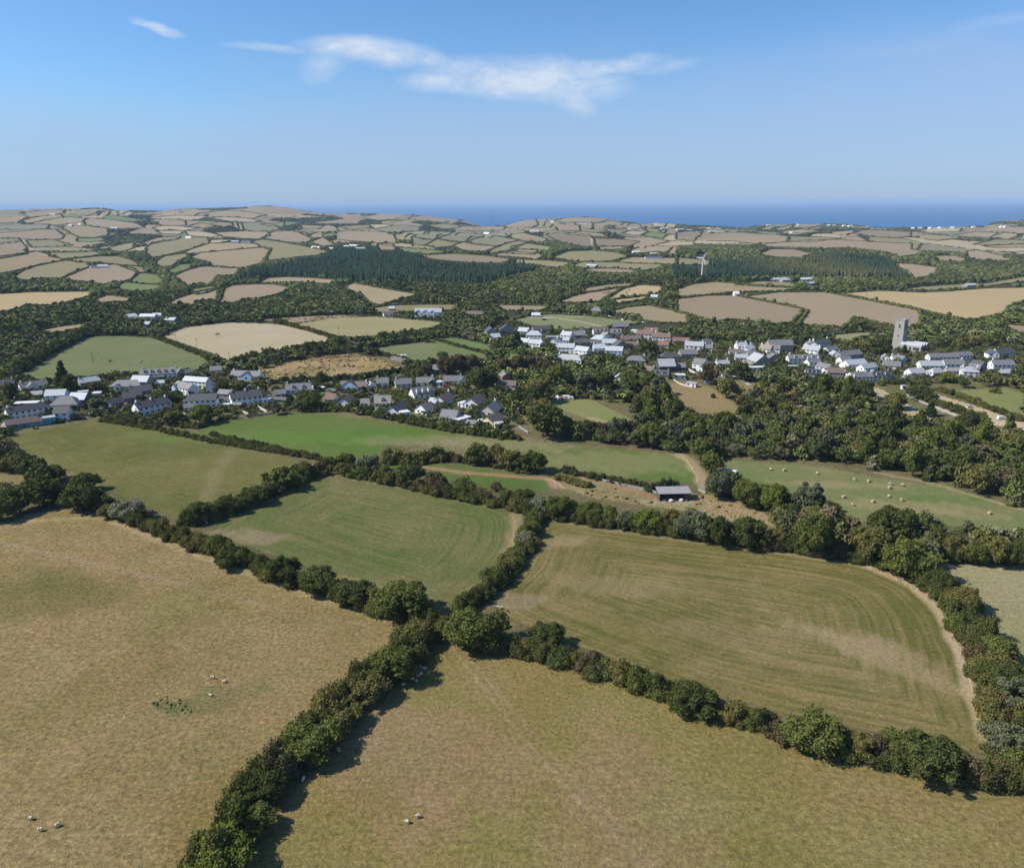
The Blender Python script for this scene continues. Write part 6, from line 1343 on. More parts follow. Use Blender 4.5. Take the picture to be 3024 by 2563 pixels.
# hedges round each of the outlying fields
KN = {'tan': 'dry tan', 'pink': 'pinkish brown', 'pale': 'pale straw', 'olive': 'olive green', 'grey': 'grey green', 'green': 'green', 'gold': 'golden', 'brown': 'brown',
      'tanpale': 'pale stubble', 'olivef': 'olive stubble', 'fgreen': 'green pasture', 'fgreen2': 'bright paddock', 'rough': 'rough', 'tussock': 'tussocky straw', 'sport': 'sports', }
for (c, k, pts), (_, wp, pp) in zip(FIELDS, WF):
    if k not in KN or c == 'Q' and k in ('tanpale', 'olivef', 'fgreen', 'fgreen2', 'tussock', 'rough'): continue
    cx, cy = wp.mean(0); r_ = math.hypot(cx, cy)
    if r_ > 5600: continue
    l = np.concatenate([wp, wp[:1]]); d_ = np.hypot(*np.diff(l, axis=0).T); l = l[np.concatenate([[True], d_ < 700])]
    seg = np.hypot(*np.diff(l, axis=0).T); s_ = np.concatenate([[0], np.cumsum(seg)]); stp = max(2.6, r_/430); n = int(s_[-1]/stp)
    if n < 4: continue
    d = np.arange(n)*stp+rng.uniform(-.3, .3, n)*stp; X = np.interp(d, s_, l[:, 0])+rng.normal(0, .5, n); Y = np.interp(d, s_, l[:, 1])+rng.normal(0, .5, n)
    mg = Merge(); big_ = rng.random(n) < .045; rad = rng.uniform(.75, 1.2, n)*max(1.9, stp*.6)*np.where(big_, 1.5, 1); ht = rng.uniform(.7, 1.3, n)*2.3*np.where(big_, 2.0, 1)
    tt = tints(n, (3, 4, 1, 1, .5, 4, .5))*.8; kk = rng.integers(0, 5, n); sh = BL1 if r_ < 1300 else BL0
    pos = np.stack([X-cx, Y-cy, H(X, Y)-.3-float(H(cx, cy))], -1)
    for j in range(5): q = kk == j; mg.inst(*sh[j], pos[q], rad[q], ht[q], tt[q])
    o = mg.obj('hedge', LV); o.location = (cx, cy, float(H(cx, cy)))
    side = 'far left' if pp[:, 0].mean() < 700 else 'left centre' if pp[:, 0].mean() < 1400 else 'right centre' if pp[:, 0].mean() < 2150 else 'far right'
    zone = 'near the village' if r_ < 1150 else 'beyond the village' if r_ < 1900 else 'in the middle hills' if r_ < 3000 else 'in the far hills' if r_ < 4400 else 'near the coast'
    register(o, 'hedge round a %s field %s, %s' % (KN[k], zone, side), 'hedge', 'hedges round outlying fields ' + zone, (cx, cy))

# low planting in the village gardens
mg = Merge(); X, Y = cand(380, 900, 4.6); m = in_any(X, Y, VILL) & clear(X, Y, 1.5); X, Y = X[m], Y[m]; m = clear_placed(X, Y, .4) & (rng.random(len(X)) < .8); X, Y = X[m], Y[m]
rd = np.zeros(len(X), bool)
for (a0, b0, a1, b1, rr_, hx, hy, hr) in HR: rd |= (X-hx)**2+(Y-hy)**2 < (hr+1.0)**2
X, Y = X[~rd], Y[~rd]; n = len(X); Z = H(X, Y); rad = rng.uniform(.8, 3.3, n); ht = rad*rng.uniform(.9, 1.9, n); kk = rng.integers(0, 4, n); tt = tints(n, (2, 2, 2, 2, 1.5, 2, 1)); print('garden', n)
for j in range(4): q = kk == j; mg.inst(*LODB[(0, 1, 2, 4)[j]], np.stack([X, Y, Z-.2], -1)[q], rad[q], ht[q], tt[q])
stuff(mg.obj('garden_shrubbery', LV))

# rush and grass tufts
def tufts(name, polys, sp, r0, r1, h_, col_, amt=.6, clump=0):
    mg = Merge(); a_ = np.concatenate(polys); x0, y0 = a_.min(0); x1, y1 = a_.max(0); xs = np.arange(x0, x1, sp); ys = np.arange(y0, y1, sp); X, Y = np.meshgrid(xs, ys); X = X.ravel(); Y = Y.ravel(); X = X+rng.uniform(-.5, .5, X.size)*sp; Y = Y+rng.uniform(-.5, .5, Y.size)*sp
    m = in_any(X, Y, polys) & (rng.random(len(X)) < amt) & (np.sin(X/clump+2*np.sin(Y/clump/1.3))*np.sin(Y/clump*1.2) > -.25 if clump else True); X, Y = X[m], Y[m]; n = len(X); kk = rng.integers(0, 5, n); rad = rng.uniform(r0, r1, n); tt = np.array([col_])*rng.uniform(.6, 1.4, (n, 1)); Z = H(X, Y)
    for j in range(5): q = kk == j; mg.inst(*BL0[j], np.stack([X, Y, Z-.08], -1)[q], rad[q], (rad*h_)[q], tt[q])
    stuff(mg.obj(name, LV))
kf = {k: wp for k, wp, _ in WF}
tufts('grass_tussocks', [kf['tussock'], kf['rough']], 3.4, .6, 1.7, .55, (.20, .135, .065), .6, 9.0)
tufts('rush_tufts', [unproj([P('M', x, y) for x, y in [(618,650),(680,632),(760,650),(800,690),(760,712),(690,700),(640,690)]])], .9, .2, .45, 1.0, (.11, .105, .035), .45)
tufts('bracken', [kf['shedland']], 3.6, .5, 1.4, .6, (.16, .12, .045), .35, 7.0)
# ------------------------------------------------------------------ small things
def mat1(name, c, rough=.7, spec=.3): m = newmat(name, rough, spec)[0]; m.node_tree.nodes['Principled BSDF'].inputs['Base Color'].default_value = (*c, 1); return m
# hay bales
straw_side = pmat('straw_wrap', (.44,.36,.22), (.34,.27,.16), .9, 6); straw_end = pmat('straw_end', (.34,.26,.15), (.46,.37,.23), .95, 8)
n = 22; th = np.arange(n)*2*math.pi/n; g = np.random.default_rng(4); Vb = []
for xx, rr_ in ((-.62, .62), (-.6, .70), (-.2, .72), (.2, .715), (.6, .70), (.62, .62)):
    Vb += [(xx, rr_*math.cos(t_)*(1+g.uniform(-.015, .015)), .70+rr_*math.sin(t_)) for t_ in th]
Fb = [(j*n+i, j*n+(i+1) % n, (j+1)*n+(i+1) % n, (j+1)*n+i) for j in range(5) for i in range(n)]
bale_b = bpy.data.meshes.new('bale_body'); bale_b.from_pydata(Vb, [], Fb); bale_b.materials.append(straw_side); bale_b.update()
def disc(x): return [(x, r_*math.cos(t_), .70+r_*math.sin(t_)) for r_ in (.62, .35) for t_ in th]+[(x+(.02 if x > 0 else -.02), 0, .7)]
fe = [(i, (i+1) % n, n+(i+1) % n, n+i) for i in range(n)]+[(n+i, n+(i+1) % n, 2*n) for i in range(n)]
bale_e = []
for x_ in (-.623, .623): me_ = bpy.data.meshes.new('bale_end'); me_.from_pydata(disc(x_), [], fe); me_.materials.append(straw_end); bale_e.append(me_)
def bale(c, x, y, rz, label='round hay bale on the mown green field', grp='round hay bales', z=0, s=.92):
    X, Y, Z = at(c, x, y); o = empty('hay_bale', (X, Y, Z+z), rz, (s, s, s)); link('bale_body', bale_b, o); [link('bale_end', e_, o) for e_ in bale_e]; register(o, label, 'hay bale', grp, (X, Y))
for i, (x, y) in enumerate([(560,424),(641,429),(840,448),(1062,485),(1149,494),(1279,513),(1274,533),(1349,518),(998,590),(1268,587),(1344,608),(1174,617),(1053,638),(1345,680),(1424,710),(1874,688)]):
    row = 'in the upper row of the field' if y < 540 else 'in the lower group of the field' if y < 720 and x < 1500 else 'alone at the right end of the field'
    bale('L', x, y, R((-25, 10, -40, 60, 20, 75, 15)[i % 7]), 'round hay bale ' + row, s=.92)
bale('L', 2027, 795, R(20), 'pale hay bale half hidden by the lower hedge of the field')
# trailer loaded with wrapped bales
X, Y, Z = at('L', 318, 446); tr = empty('bale_trailer', (X, Y, Z), R(-38)); dk = mat1('black_rubber', (.02, .02, .02)); rust = mat1('rusty_steel', (.12, .07, .05))
MB().box(-3.6, 3.6, -1.1, 1.1, .85, 1.0).box(-3.6, -3.5, -1.1, 1.1, 1.0, 1.9).tube((3.6, 0, .85), (5, 0, .5), .07).obj('flatbed', rust, tr)
for sx in (-1.9, -.9):
    for sy in (-.95, .95): MB().tube((sx, sy-.12, .42), (sx, sy+.12, .42), .42, .42, 14).obj('wheel', dk, tr)
register(tr, 'flat farm trailer under white bales at the left corner of the bale field', 'trailer', None, (X, Y))
for i in range(5):
    o = empty('wrapped_bale', (X+math.cos(R(-38))*(-2.7+i*1.35), Y+math.sin(R(-38))*(-2.7+i*1.35), Z+1.0), R(-38), (1, 1, 1)); bb = link('wrapped_body', bale_b.copy(), o); bb.data.materials[0] = wrap
    for e_ in bale_e: q = link('wrapped_end', e_.copy(), o); q.data.materials[0] = wrap
    register(o, 'white wrapped bale loaded on the farm trailer', 'bale', 'bales on the trailer', (X+i*.01, Y))
# skinned animals and people
def skin(name, verts, edges, radii, mats, sub=2, sel=None):
    me = bpy.data.meshes.new(name); me.from_pydata(verts, edges, []); ob = bpy.data.objects.new(name, me); COL.objects.link(ob)
    sk = ob.modifiers.new('s', 'SKIN'); ob.modifiers.new('d', 'SUBSURF').levels = sub
    for i, v_ in enumerate(me.skin_vertices[0].data): r_ = radii[i]; v_.radius = (r_, r_) if not isinstance(r_, tuple) else r_
    me.skin_vertices[0].data[0].use_root = True
    dg = bpy.context.evaluated_depsgraph_get(); dg.update(); res = bpy.data.meshes.new_from_object(ob.evaluated_get(dg)); bpy.data.objects.remove(ob)
    res.materials.clear(); [res.materials.append(m_) for m_ in mats]; res.name = name
    if sel:
        for p_ in res.polygons: p_.material_index = sel(p_.center)
    for p_ in res.polygons: p_.use_smooth = True
    return res
def quad(name, s, mats, sel, wool=1.0, head_down=True, tail=.1):
    B = [(0,0,.62),(.32,0,.63),(-.34,0,.62),(.50,0,.74 if not head_down else .60),(.66,0,.84 if not head_down else .40),(.80,0,.80 if not head_down else .28),
         (.30,.14,.42),(.31,.14,.22),(.31,.14,.02),(.30,-.14,.42),(.31,-.14,.22),(.31,-.14,.02),(-.32,.14,.44),(-.40,.14,.24),(-.36,.14,.02),(-.32,-.14,.44),(-.40,-.14,.24),(-.36,-.14,.02),(-.52,0,.60),(-.56,0,.44)]
    E_ = [(0,1),(0,2),(1,3),(3,4),(4,5),(1,6),(6,7),(7,8),(1,9),(9,10),(10,11),(2,12),(12,13),(13,14),(2,15),(15,16),(16,17),(2,18),(18,19)]
    rr_ = [.27*wool,.25*wool,.25*wool,.15*wool,.10,.06,.09,.04,.04,.09,.04,.04,.10,.045,.04,.10,.045,.04,.05,.03]
    m_ = skin(name, B, E_, rr_, mats, 2, sel); [setattr(v_, 'co', v_.co*s) for v_ in m_.vertices]; return m_
wool = pmat('fleece', (.66,.58,.44), (.52,.45,.33), .95, 9); face = mat1('sheep_face', (.10,.08,.07))
sh_g = quad('sheep_shape', 1.25, [wool, face], lambda c_: 1 if (c_.x > .62 or c_.z < .24) else 0, 1.12, True)
sh_s = quad('sheep_shape_up', 1.25, [wool, face], lambda c_: 1 if (c_.x > .66 or c_.z < .24) else 0, 1.12, False)
def sheep(c, x, y, rz, where, up=False, lie=False, sc_=1.0, cap='sheep'):
    X, Y, Z = at(c, x, y); o = link('sheep', sh_s if up or lie else sh_g, None, (X, Y, Z-(.27 if lie else 0)), R(rz), (sc_*.8,)*3)
    register(o, '%s sheep %s' % ('woolly cream lying' if lie else 'woolly cream standing' if up else 'woolly cream grazing', where), 'sheep', 'sheep ' + where, (X, Y))
sheep('M',127,1138,170,'in the bottom left of the brown pasture',False); sheep('M',168,1184,190,'in the bottom left of the brown pasture',True); sheep('M',238,1164,230,'in the bottom left of the brown pasture')
sheep('M',873,560,175,'by the green hollow in the brown pasture',True); sheep('M',919,577,10,'by the green hollow in the brown pasture'); sheep('M',864,631,160,'by the green hollow in the brown pasture',False,True)
sheep('M',1669,1152,160,'in the open foreground field'); sheep('M',1713,1129,200,'in the open foreground field',True)
for i, (x, y) in enumerate([(1652,590),(1672,556),(1685,548),(1690,566),(1706,572),(1712,552),(1724,547),(1722,514),(1740,520),(1530,662)]): sheep('M',x,y,i*67,'resting in the hedge shade',i % 3 == 0,i % 3 != 0)
sheep('M',1355,826,60,'in the shade low along the foreground hedge',True); sheep('M',1388,860,120,'in the shade low along the foreground hedge'); sheep('M',1242,980,80,'in the shade low along the foreground hedge',True)
sheep('M',2042,272,170,'by the hedge gap in the large mown field',True); sheep('M',2053,275,20,'by the hedge gap in the large mown field')
for i, (x, y) in enumerate([(613,172),(793,194),(858,186),(866,184),(875,183),(930,185)]): sheep('D',x,y,i*50,'in the green pasture behind the left village',i % 2 == 0,False,1.25)
cowm = pmat('cow_hide', (.035,.025,.02), (.09,.05,.03), .8, 2)
cow = quad('cow_shape', 1.9, [cowm, cowm], None, .92, False)
def cow_(c, x, y, rz, where): X, Y, Z = at(c, x, y); o = link('cow', cow, None, (X, Y, Z), R(rz), (1.1,)*3); register(o, 'dark brown cow '+where, 'cow', 'cattle '+where, (X, Y))
for i, (x, y) in enumerate([(1628,598),(1640,594),(1656,592),(1665,590),(1650,601)]): cow_('B',x,y,i*60,'in the first cattle field beyond the village')
for i, (x, y) in enumerate([(1757,614),(1745,618),(1773,606),(1785,580),(1853,607),(1745,610),(1768,594),(1790,566)]): cow_('B',x,y,i*60,'in the golden cattle field beyond the village')
cow_('D',1330,24,20,'on the pale stubble field'); cow_('D',1344,18,190,'on the pale stubble field'); cow_('D',677,188,40,'among the sheep in the green pasture')
# person in the gateway of the second mown field, with a tan dog
skinm = mat1('skin', (.45, .28, .2)); shirt = mat1('pale_shirt', (.62, .62, .64)); jeans = mat1('dark_jeans', (.05, .06, .09)); hairm = mat1('hair', (.06, .04, .03)); shoe = mat1('shoe', (.04, .04, .04))
PV = [(0,0,.95),(0,0,1.12),(0,0,1.30),(0,0,1.42),(0,0,1.50),(0,.02,1.60),(0,.02,1.70)]; PE = [(0,1),(1,2),(2,3),(3,4),(4,5),(5,6)]; PR = [.135,.125,.145,.10,.055,.085,.07]
def chain(start, pts, rs):
    p_ = start
    for q_, r_ in zip(pts, rs): PV.append(q_); PR.append(r_); PE.append((p_, len(PV)-1)); p_ = len(PV)-1
    return p_
for s_ in (-1, 1):
    h_ = chain(3, [(s_*.17,0,1.40),(s_*.23,.02,1.14),(s_*.24,.12,.92),(s_*.24,.16,.86)], [.055,.042,.032,.03])
    for k, (dx, dl) in enumerate(((-.03,.075),(-.01,.085),(.01,.08),(.03,.065))): chain(h_, [(s_*.24+dx,.19,.82),(s_*.24+dx,.21,.82-dl)], [.010,.008])
    chain(h_, [(s_*.20,.20,.84),(s_*.19,.22,.81)], [.011,.009])
    chain(0, [(s_*.10,0,.88),(s_*.11,.02+s_*.05,.50),(s_*.12,s_*.09,.09),(s_*.12,s_*.09+.12,.045)], [.095,.062,.045,.04])
pb = skin('person_body', PV, PE, PR, [skinm, shoe], 2, lambda c_: 1 if c_.z < .12 else 0)
X, Y, Z = at('J', 1272, 772); pr_ = empty('person', (X, Y, Z), R(150)); link('body', pb, pr_)
def shell(name, zlo, zhi, mat, off, xlim=9):
    import bmesh
    bm = bmesh.new(); bm.from_mesh(pb); bm.normal_update()
    bmesh.ops.delete(bm, geom=[f_ for f_ in bm.faces if not (zlo < f_.calc_center_median().z < zhi) or (abs(f_.calc_center_median().x) > xlim)], context='FACES')
    for v_ in bm.verts: v_.co += v_.normal*off
    me_ = bpy.data.meshes.new(name); bm.to_mesh(me_); bm.free(); me_.materials.clear(); me_.materials.append(mat); me_.polygons.foreach_set('material_index', [0]*len(me_.polygons)); link(name, me_, pr_)
shell('shirt', .98, 1.46, shirt, .012); shell('trousers', .10, .99, jeans, .014, .19)
V = iv*np.array([.098, .11, .075])+np.array([0, -.005, 1.70]); simple_obj('hair', [tuple(v_) for v_ in V], [tuple(map(int, f_)) for f_ in iff], hairm, pr_)
register(pr_, 'person in pale top and dark trousers standing below the dividing hedge', 'person', None, (X, Y))
dogm = mat1('tan_fur', (.50, .27, .10)); dg_ = quad('dog_shape', .85, [dogm, dogm], None, .62, False); X, Y, Z = at('J', 1403, 766); o = link('dog', dg_, None, (X, Y, Z), R(20)); register(o, 'tan dog on the grass right of the standing person', 'dog', None, (X, Y))
# wind turbine
X, Y, Z = at('C', 146, 508); k = mpp(X, Y, Z); hub = 132*CROP['C'][2]*k; BLn = 42*CROP['C'][2]*k
wt = mat1('white_paint', (.75, .75, .75), .4); t_ = empty('wind_turbine', (X, Y, Z), R(-12)); MB().tube((0, 0, -2), (0, 0, hub), 1.15, .65, 16).obj('tower', wt, t_, True)
MB().box(-.8, .8, -1.6, 2.4, hub-.2, hub+1.4).obj('nacelle', wt, t_); ro = MB().tube((0, -1.6, hub+.6), (0, -2.5, hub+.6), .9, .3, 12).obj('rotor_hub', wt, t_)
for a_ in (R(28), R(-84), R(155)):
    c_, s_ = math.sin(a_), math.cos(a_); nx, nz = s_, -c_; q = MB(); V = []
    for t1, wd in ((0, .6), (.18, 1.3), (.6, .9), (1, .3)):
        cx_, cz_ = c_*BLn*t1, hub+.6+s_*BLn*t1; V += [(cx_-nx*wd, -2.25, cz_-nz*wd), (cx_+nx*wd, -2.1, cz_+nz*wd), (cx_+nx*wd*.8, -1.95, cz_+nz*wd*.8), (cx_-nx*wd*.8, -2.05, cz_-nz*wd*.8)]
    F_ = [(j*4+i, j*4+(i+1) % 4, j*4+4+(i+1) % 4, j*4+4+i) for j in range(3) for i in range(4)]+[(12, 13, 14, 15), (3, 2, 1, 0)]; q.add(V, F_); q.obj('blade', wt, ro)
register(t_, 'white three-bladed wind turbine before the conifer plantation', 'wind turbine', None, (X, Y))
# poles, mast, goals
polem = mat1('pole_wood', (.11, .09, .075)); ins = mat1('insulator', (.2, .2, .2)); lat = mat1('mast_steel', (.10, .12, .16))
def pole(c, x, y, h, where, arm=True):
    X, Y, Z = at(c, x, y); o = empty('utility_pole', (X, Y, Z), R(30)); MB().tube((0, 0, -1), (0, 0, h), .17, .12, 8).obj('post', polem, o)
    if arm: MB().box(-.9, .9, -.07, .07, h-.7, h-.55).obj('crossarm', polem, o); MB().tube((-.8, 0, h-.55), (-.8, 0, h-.3), .06).tube((.8, 0, h-.55), (.8, 0, h-.3), .06).obj('insulators', ins, o)
    register(o, 'wooden utility pole '+where, 'utility pole', 'utility poles', (X, Y))
for c, x, y, wh in (('D',572,192,'in the green pasture'),('D',1084,70,'on the pale stubble field'),('D',1211,98,'on the pale stubble field'),('D',1413,190,'by the stubble field hedge'),('E',523,290,'on the olive stubble field'),('E',1412,350,'on the small green paddock'),('D',1757,300,'before the tussock field'),
                    ('2',1850,270,'before the tussock field'),('4',1532,530,'above the centre copse'),('5',302,360,'by the large hall'),('5',565,390,'by the large hall'),('C',657,655,'on the pinkish ridge field'),('C',1455,585,'on the golden ridge field'),('C',1137,600,'on the golden ridge field'),('4',498,165,'beside the sports field'),('4',575,150,'beside the sports field'),('G',1113,200,'along the sports field fence'),('G',1268,200,'along the sports field fence'),('I',1690,590,'at the right end of the village')): pole(c,x,y,8.5,wh)
X, Y, Z = at('B', 940, 190); o = empty('radio_mast', (X, Y, Z)); q = MB()
for i in range(3): th_ = i*2.094; q.tube((1.4*math.cos(th_), 1.4*math.sin(th_), 0), (.5*math.cos(th_), .5*math.sin(th_), 88), .35, .25, 5)
for j in range(12): q.tube((1.2, 0, j*7.2), (-.6, 1, j*7.2+5), .15, .15, 4)
q.obj('lattice', lat, o); MB().tube((0, 0, 86), (0, 0, 96), .25, .1).obj('aerial', lat, o); register(o, 'thin lattice radio mast on the horizon hills before the sea gap', 'radio mast', None, (X, Y))
def goal(c, x, y, rz, wd, where):
    X, Y, Z = at(c, x, y); o = empty('football_goal', (X, Y, Z), R(rz)); h = wd/2; MB().tube((-h, 0, 0), (-h, 0, 2.5), .09).tube((h, 0, 0), (h, 0, 2.5), .09).tube((-h, 0, 2.45), (h, 0, 2.45), .09).obj('goal_frame', wt, o)
    MB().tube((-h, 0, 2.4), (-h, 1.6, 0), .04).tube((h, 0, 2.4), (h, 1.6, 0), .04).tube((-h, 1.6, .05), (h, 1.6, .05), .04).obj('net_stay', wt, o); register(o, 'white football goal '+where, 'goal', 'football goals', (X, Y))
goal('G',880,245,5,7.3,'at the near end of the sports field'); goal('G',700,136,5,7.3,'at the far end of the sports field')
# parked cars
tyre = mat1('tyre', (.02, .02, .02)); CARM = {}
def car(c, x, y, rz, colr, cname, where, van=False):
    if cname not in CARM: CARM[cname] = mat1(cname.replace(' ', '_')+'_paint', colr, .25, .5)
    X, Y, Z = at(c, x, y); o = empty('parked_van' if van else 'parked_car', (X, Y, Z), R(rz)); h1, h2_ = (.95, 2.0) if van else (.85, 1.42); L_ = 2.4 if van else 2.1
    b = MB(); V = []
    for xx, zz in ((-L_, .35), (-L_-.05, .7), (-L_+.1, h1), (L_-.25, h1-.1), (L_, .65), (L_-.02, .35)): V += [(xx, -.85, zz), (xx, .85, zz)]
    b.add(V, [(0, 1, 3, 2), (2, 3, 5, 4), (4, 5, 7, 6), (6, 7, 9, 8), (8, 9, 11, 10), (10, 11, 1, 0), (0, 2, 4, 6, 8, 10), (11, 9, 7, 5, 3, 1)]); b.obj('body', CARM[cname], o)
    x0_, x1_, x2_, x3_ = (-L_+.05, -L_+.2, .9, 1.5) if van else (-1.75, -1.25, .35, 1.05); q = MB(); V = [(x0_, -.78, h1+.002), (x0_, .78, h1+.002), (x1_, -.68, h2_-.06), (x1_, .68, h2_-.06), (x2_, -.68, h2_-.06), (x2_, .68, h2_-.06), (x3_, -.78, h1+.002), (x3_, .78, h1+.002)]
    q.add(V, [(0, 1, 3, 2), (4, 5, 7, 6), (0, 2, 4, 6), (7, 5, 3, 1)]); q.obj('windows', glass if not van else CARM[cname], o); MB().box(x1_, x2_, -.68, .68, h2_-.058, h2_).obj('roof', CARM[cname], o)
    for sx in (-1.35, 1.3):
        for sy in (-.8, .8): MB().tube((sx, sy-.1, .32), (sx, sy+.1, .32), .32, .32, 12).obj('wheel', tyre, o)
    register(o, '%s %s parked %s' % (cname, 'van' if van else 'car', where), 'van' if van else 'car', 'parked vehicles', (X, Y))
W, SV, RD, BL_, BK = (.75,.75,.75), (.4,.42,.44), (.5,.03,.03), (.05,.10,.28), (.03,.03,.035)
for c, x, y, rz, cl_, cn, wh, vn in (('3',1255,212,110,W,'white','on a bungalow drive',False),('3',1280,222,100,BK,'black','on a bungalow drive',False),('3',1318,200,15,RD,'red','before the right bungalow',False),('3',650,248,60,W,'white','before the gabled garage',False),('3',695,408,20,W,'white','below the tan-roofed bungalow',False),('2',1665,392,170,W,'white','by the semi-detached houses',False),('2',1405,356,10,W,'white','behind the semi-detached houses',True),('1',290,318,20,SV,'silver','before the left bungalow',False),('1',205,395,80,BL_,'blue','beside the white metal-roofed house',False),('1',1440,378,160,BL_,'blue','by the cream bungalow',False),('1',1355,365,100,BK,'black','by the cream bungalow',False),('1',510,470,10,(.6,.12,.03),'orange','in the workshop yard',True),('1',625,488,5,(.7,.36,.03),'yellow','in the workshop yard',False),
      ('6',195,468,30,BK,'black','in the village square',False),('6',215,415,80,RD,'red','in the village square',False),('6',240,430,60,SV,'silver','in the village square',False),('6',395,568,20,W,'white','below the pale terrace',False),('6',1765,592,40,BL_,'blue','at the right end of the village',False),('6',290,640,10,SV,'silver','before the grey house',False),('E',1290,720,80,SV,'silver','near the copper beeches',False),('3',1620,262,20,W,'white','below the large tree',False),('3',1650,275,30,SV,'silver','below the large tree',False),('I',1675,818,10,W,'white','on the straw track',False),('I',1910,905,10,W,'white','on the straw track',True),('C',1220,812,5,RD,'red','above the church',False),('E',1960,0,0,W,'white','x',False))[:-1]: car(c,x,y,rz,cl_,cn,wh,vn)
# digger, caravans and pallets in the yard below the middle copse
for i, (x, y, w_, h_) in enumerate(((708,775,4.4,2.0),(745,778,3.2,1.6))):
    X, Y, Z = at('G', x, y); o = empty('caravan', (X, Y, Z), R(-10)); MB().box(-w_/2, w_/2, -1, 1, .5, h_).box(-w_/2+.25, w_/2-.35, -.9, .9, h_+.002, h_+.2).obj('body', WM['white'], o); MB().box(-w_/4, w_/4, -1.04, -1.003, 1.2, 1.75).obj('window', glass, o); MB().tube((0, -.95, .35), (0, -.75, .35), .34, .34, 12).tube((0, .75, .35), (0, .95, .35), .34, .34, 12).obj('wheel', tyre, o)
    register(o, 'white touring caravan in the yard below the middle copse', 'caravan', 'caravans in the yard', (X, Y))
yel = mat1('digger_orange', (.45, .20, .05))
for x, y in ((870,770),(945,772)):
    X, Y, Z = at('G', x, y); o = empty('digger', (X, Y, Z), R(200)); MB().box(-1.8, 1.4, -.7, .7, .7, 1.4).obj('body', yel, o); MB().box(-.6, .6, -.6, .6, 1.402, 2.7).obj('cab', glass, o); MB().tube((1.2, 0, 1.2), (3.2, 0, 2.6), .2).tube((3.2, 0, 2.6), (4.4, 0, .8), .16).box(4.1, 4.8, -.4, .4, .4, .9).obj('boom', yel, o)
    for sx in (-1.2, 1.0): MB().tube((sx, -.9, .55), (sx, .9, .55), .55, .55, 14).obj('wheel', tyre, o)
    register(o, 'orange digger in the yard below the middle copse', 'digger', 'diggers in the yard', (X, Y))
for i, (x, y) in enumerate([(1500,580),(1525,576),(1550,582),(1575,570),(1600,574),(1625,566),(1650,570),(1675,562),(1700,572),(1560,592),(1610,588)]):
    X, Y, Z = at('5', x, y); o = link('stone_sack', MB().box(-1, 1, -.7, .7, 0, .6).box(-.7, .6, -.5, .5, .6, .9).mesh('sack_shape', WM['white']), None, (X, Y, Z), R(i*37)); register(o, 'white sack in the row on the bank below the street', 'sack', 'white sacks on the bank', (X, Y))
for i, (x, y) in enumerate([(615,738),(630,745),(640,752),(650,742),(665,752),(675,762),(640,770),(655,780),(668,775)]):
    X, Y, Z = at('G', x, y); o = link('stored_crate', MB().box(-1.1, 1.1, -.8, .8, 0, 1.2).box(-.6, .8, -.5, .6, 1.2, 1.7).mesh('crate_shape', WM[('white', 'cream', 'brick')[i % 3]]), None, (X, Y, Z), R(i*53)); register(o, '%s crate stacked in the yard below the middle copse' % ('white', 'cream', 'rusty red')[i % 3], 'crate', 'crates in the yard', (X, Y))
# garden walls and fences
def fence(c, pts, h, name, label, matk, posts=True, th_=.08):
    l = unproj([P(c, x, y) for x, y in pts]); x0, y0 = l[0]; z0 = float(H(x0, y0)); o = empty(name, (x0, y0, z0)); m_ = MB(); pm_ = []
    for i in range(len(l)-1):
        d = l[i+1]-l[i]; L_ = float(np.hypot(*d)); u = d/L_; nrm = np.array([-u[1], u[0]])*th_; k = max(1, int(L_/2.4))
        for j in range(k):
            p_, q_ = l[i]+d*j/k, l[i]+d*(j+1)/k; zp, zq = float(H(*p_))-z0, float(H(*q_))-z0; V = []
            for pt, zz in ((p_, zp), (q_, zq)):
                for sg in (-1, 1): V += [(pt[0]-x0+nrm[0]*sg, pt[1]-y0+nrm[1]*sg, zz-.2), (pt[0]-x0+nrm[0]*sg, pt[1]-y0+nrm[1]*sg, zz+h)]
            m_.add(V, [(0, 4, 5, 1), (2, 3, 7, 6), (1, 5, 7, 3), (0, 1, 3, 2), (4, 6, 7, 5)])
            if posts and len(pm_) < 60: pm_.append((p_[0]-x0, p_[1]-y0, zp))
    m_.obj('panel' if posts else 'wall', WM[matk], o)
    for x_, y_, z_ in pm_: MB().box(x_-.09, x_+.09, y_-.09, y_+.09, z_-.3, z_+h+.15).obj('post', WM[matk], o)
    register(o, label, 'fence' if posts else 'wall', 'garden boundaries', (float(x0), float(y0)))
fence('2',[(1410,540),(1500,595),(1600,655),(1690,668)],1.6,'garden_fence','pale panel fence stepping down to the bright green field','cream')
fence('2',[(1290,650),(1360,680),(1430,700)],1.4,'garden_fence','short pale fence at the garden bottoms','cream')
fence('2',[(580,680),(700,740),(780,770)],1.4,'garden_fence','pale fence left of the bright round tree','cream')
fence('2',[(1440,705),(1560,690),(1690,675)],1.0,'garden_wall','low dark wall at the top of the green field','stone',False,.2)
fence('5',[(480,530),(540,570),(612,600)],.9,'garden_fence','pale fence beside the steep lawn','cream',True,.04)
fence('5',[(605,405),(680,450),(775,500)],1.8,'boundary_wall','pale wall below the tall white house','cream',False,.2)
fence('G',[(1000,130),(1100,165),(1300,190),(1420,180)],1.1,'field_fence','white rail fence along the sports field','white')
fence('I',[(1050,398),(1160,432),(1280,436)],1.3,'churchyard_wall','stone wall below the churchyard','stone',False,.25)
fence('3',[(1990,575),(2040,605),(2081,630)],1.3,'garden_fence','grey fence at the right end of the estate','grey')
fence('7',[(1120,475),(1270,540)],1.2,'field_gate','grey field gate right of the open barn','grey')
fence('K',[(1620,500),(1750,530),(1900,560),(1990,590)],1.1,'paddock_fence','wire and post fence left of the open barn','grey')
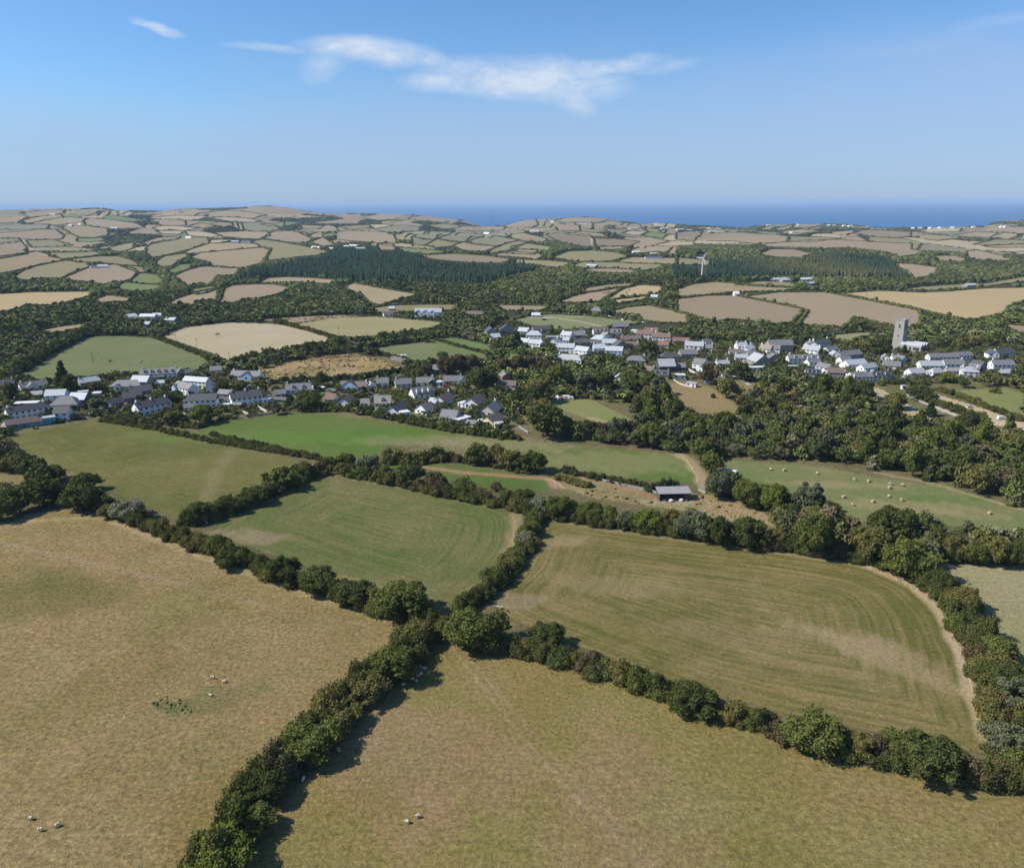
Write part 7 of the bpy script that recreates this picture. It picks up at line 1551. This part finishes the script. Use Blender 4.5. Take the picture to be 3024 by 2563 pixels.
fence('1',[(975,560),(1080,520),(1190,560)],1.2,'yard_wall','stone wall beside the yard at the field corner','stone',False,.25)
fence('6',[(1990,450),(2081,470)],1.0,'garden_wall','pale wall at the right edge of the village','cream',False,.25)
fence('6',[(820,570),(930,585),(1060,590)],1.6,'garden_wall','stone wall below the churchyard cottages','stone',False,.25)
# roads
asph = pmat('asphalt', (.13,.13,.135), (.18,.175,.17), .9, .4)
def ribbon(name, c, pts, wd, mat=asph, dz=.10):
    l = unproj(densify(smooth([P(c, x, y) for x, y in pts], False), 10, False)); keep = [0]
    for i in range(1, len(l)):
        if np.hypot(*(l[i]-l[keep[-1]])) > 2.5: keep.append(i)
    l = l[keep]; V = []; F_ = []
    for i in range(len(l)):
        t_ = l[min(i+1, len(l)-1)]-l[max(i-1, 0)]; t_ = t_/(np.hypot(*t_)+1e-9); nn = np.array([-t_[1], t_[0]])
        for s_ in (-1, -.5, 0, .5, 1): p_ = l[i]+nn*s_*wd/2; V.append((p_[0], p_[1], float(H(*p_))+dz))
    for i in range(len(l)-1):
        for j in range(4): F_.append((i*5+j+1, i*5+j, i*5+5+j, i*5+6+j))
    o = simple_obj(name, V, F_, mat); o['kind'] = 'structure'; return o
RZ = [0.10]
def rb(n_, c, pts, w_, mat=asph): RZ[0] += .012; ribbon(n_, c, pts, w_, mat, RZ[0])
rb('road','3',[(200,215),(420,250),(600,285),(780,292),(850,270)],5); rb('road','3',[(590,235),(700,285)],4); rb('road','3',[(950,382),(1100,392),(1250,400),(1420,420),(1600,470),(1700,490)],5); rb('road','3',[(1530,200),(1600,260),(1700,300),(1760,330)],5)
rb('road','2',[(0,420),(300,540),(560,560),(900,470),(1120,430),(1500,420),(1720,470)],5); rb('road','1',[(0,430),(300,440),(560,500),(900,600),(1100,560),(1190,600)],5); rb('yard','1',[(1000,590),(1100,570),(1190,600)],12)
rb('road','4',[(80,300),(500,400),(900,270),(1200,240),(1700,260),(2050,340)],4.5); rb('road','4',[(1200,470),(1500,440),(1800,420),(2081,400)],5)
rb('road','5',[(0,400),(300,400),(560,420),(900,300),(1180,300),(1500,300),(1740,380)],5); rb('square','6',[(160,440),(250,480),(330,510)],20); rb('road','6',[(150,390),(200,440),(400,620),(640,600),(900,580),(1080,600)],5); rb('road','6',[(1080,600),(1300,640),(1500,640),(1800,600),(2081,600)],5)
rb('road','6',[(320,440),(600,500),(720,520)],5); rb('path','5',[(1060,440),(1150,500),(1280,560),(1320,600)],3,pmat('gravel', (.32,.28,.23), (.38,.33,.27), .95, 2)); rb('lane','I',[(1200,720),(1320,780),(1500,850),(1640,910),(1800,965),(2081,1030)],3.2,pmat('lane_gravel', (.36,.33,.29), (.42,.39,.34), .95, 2))
finish_labels()
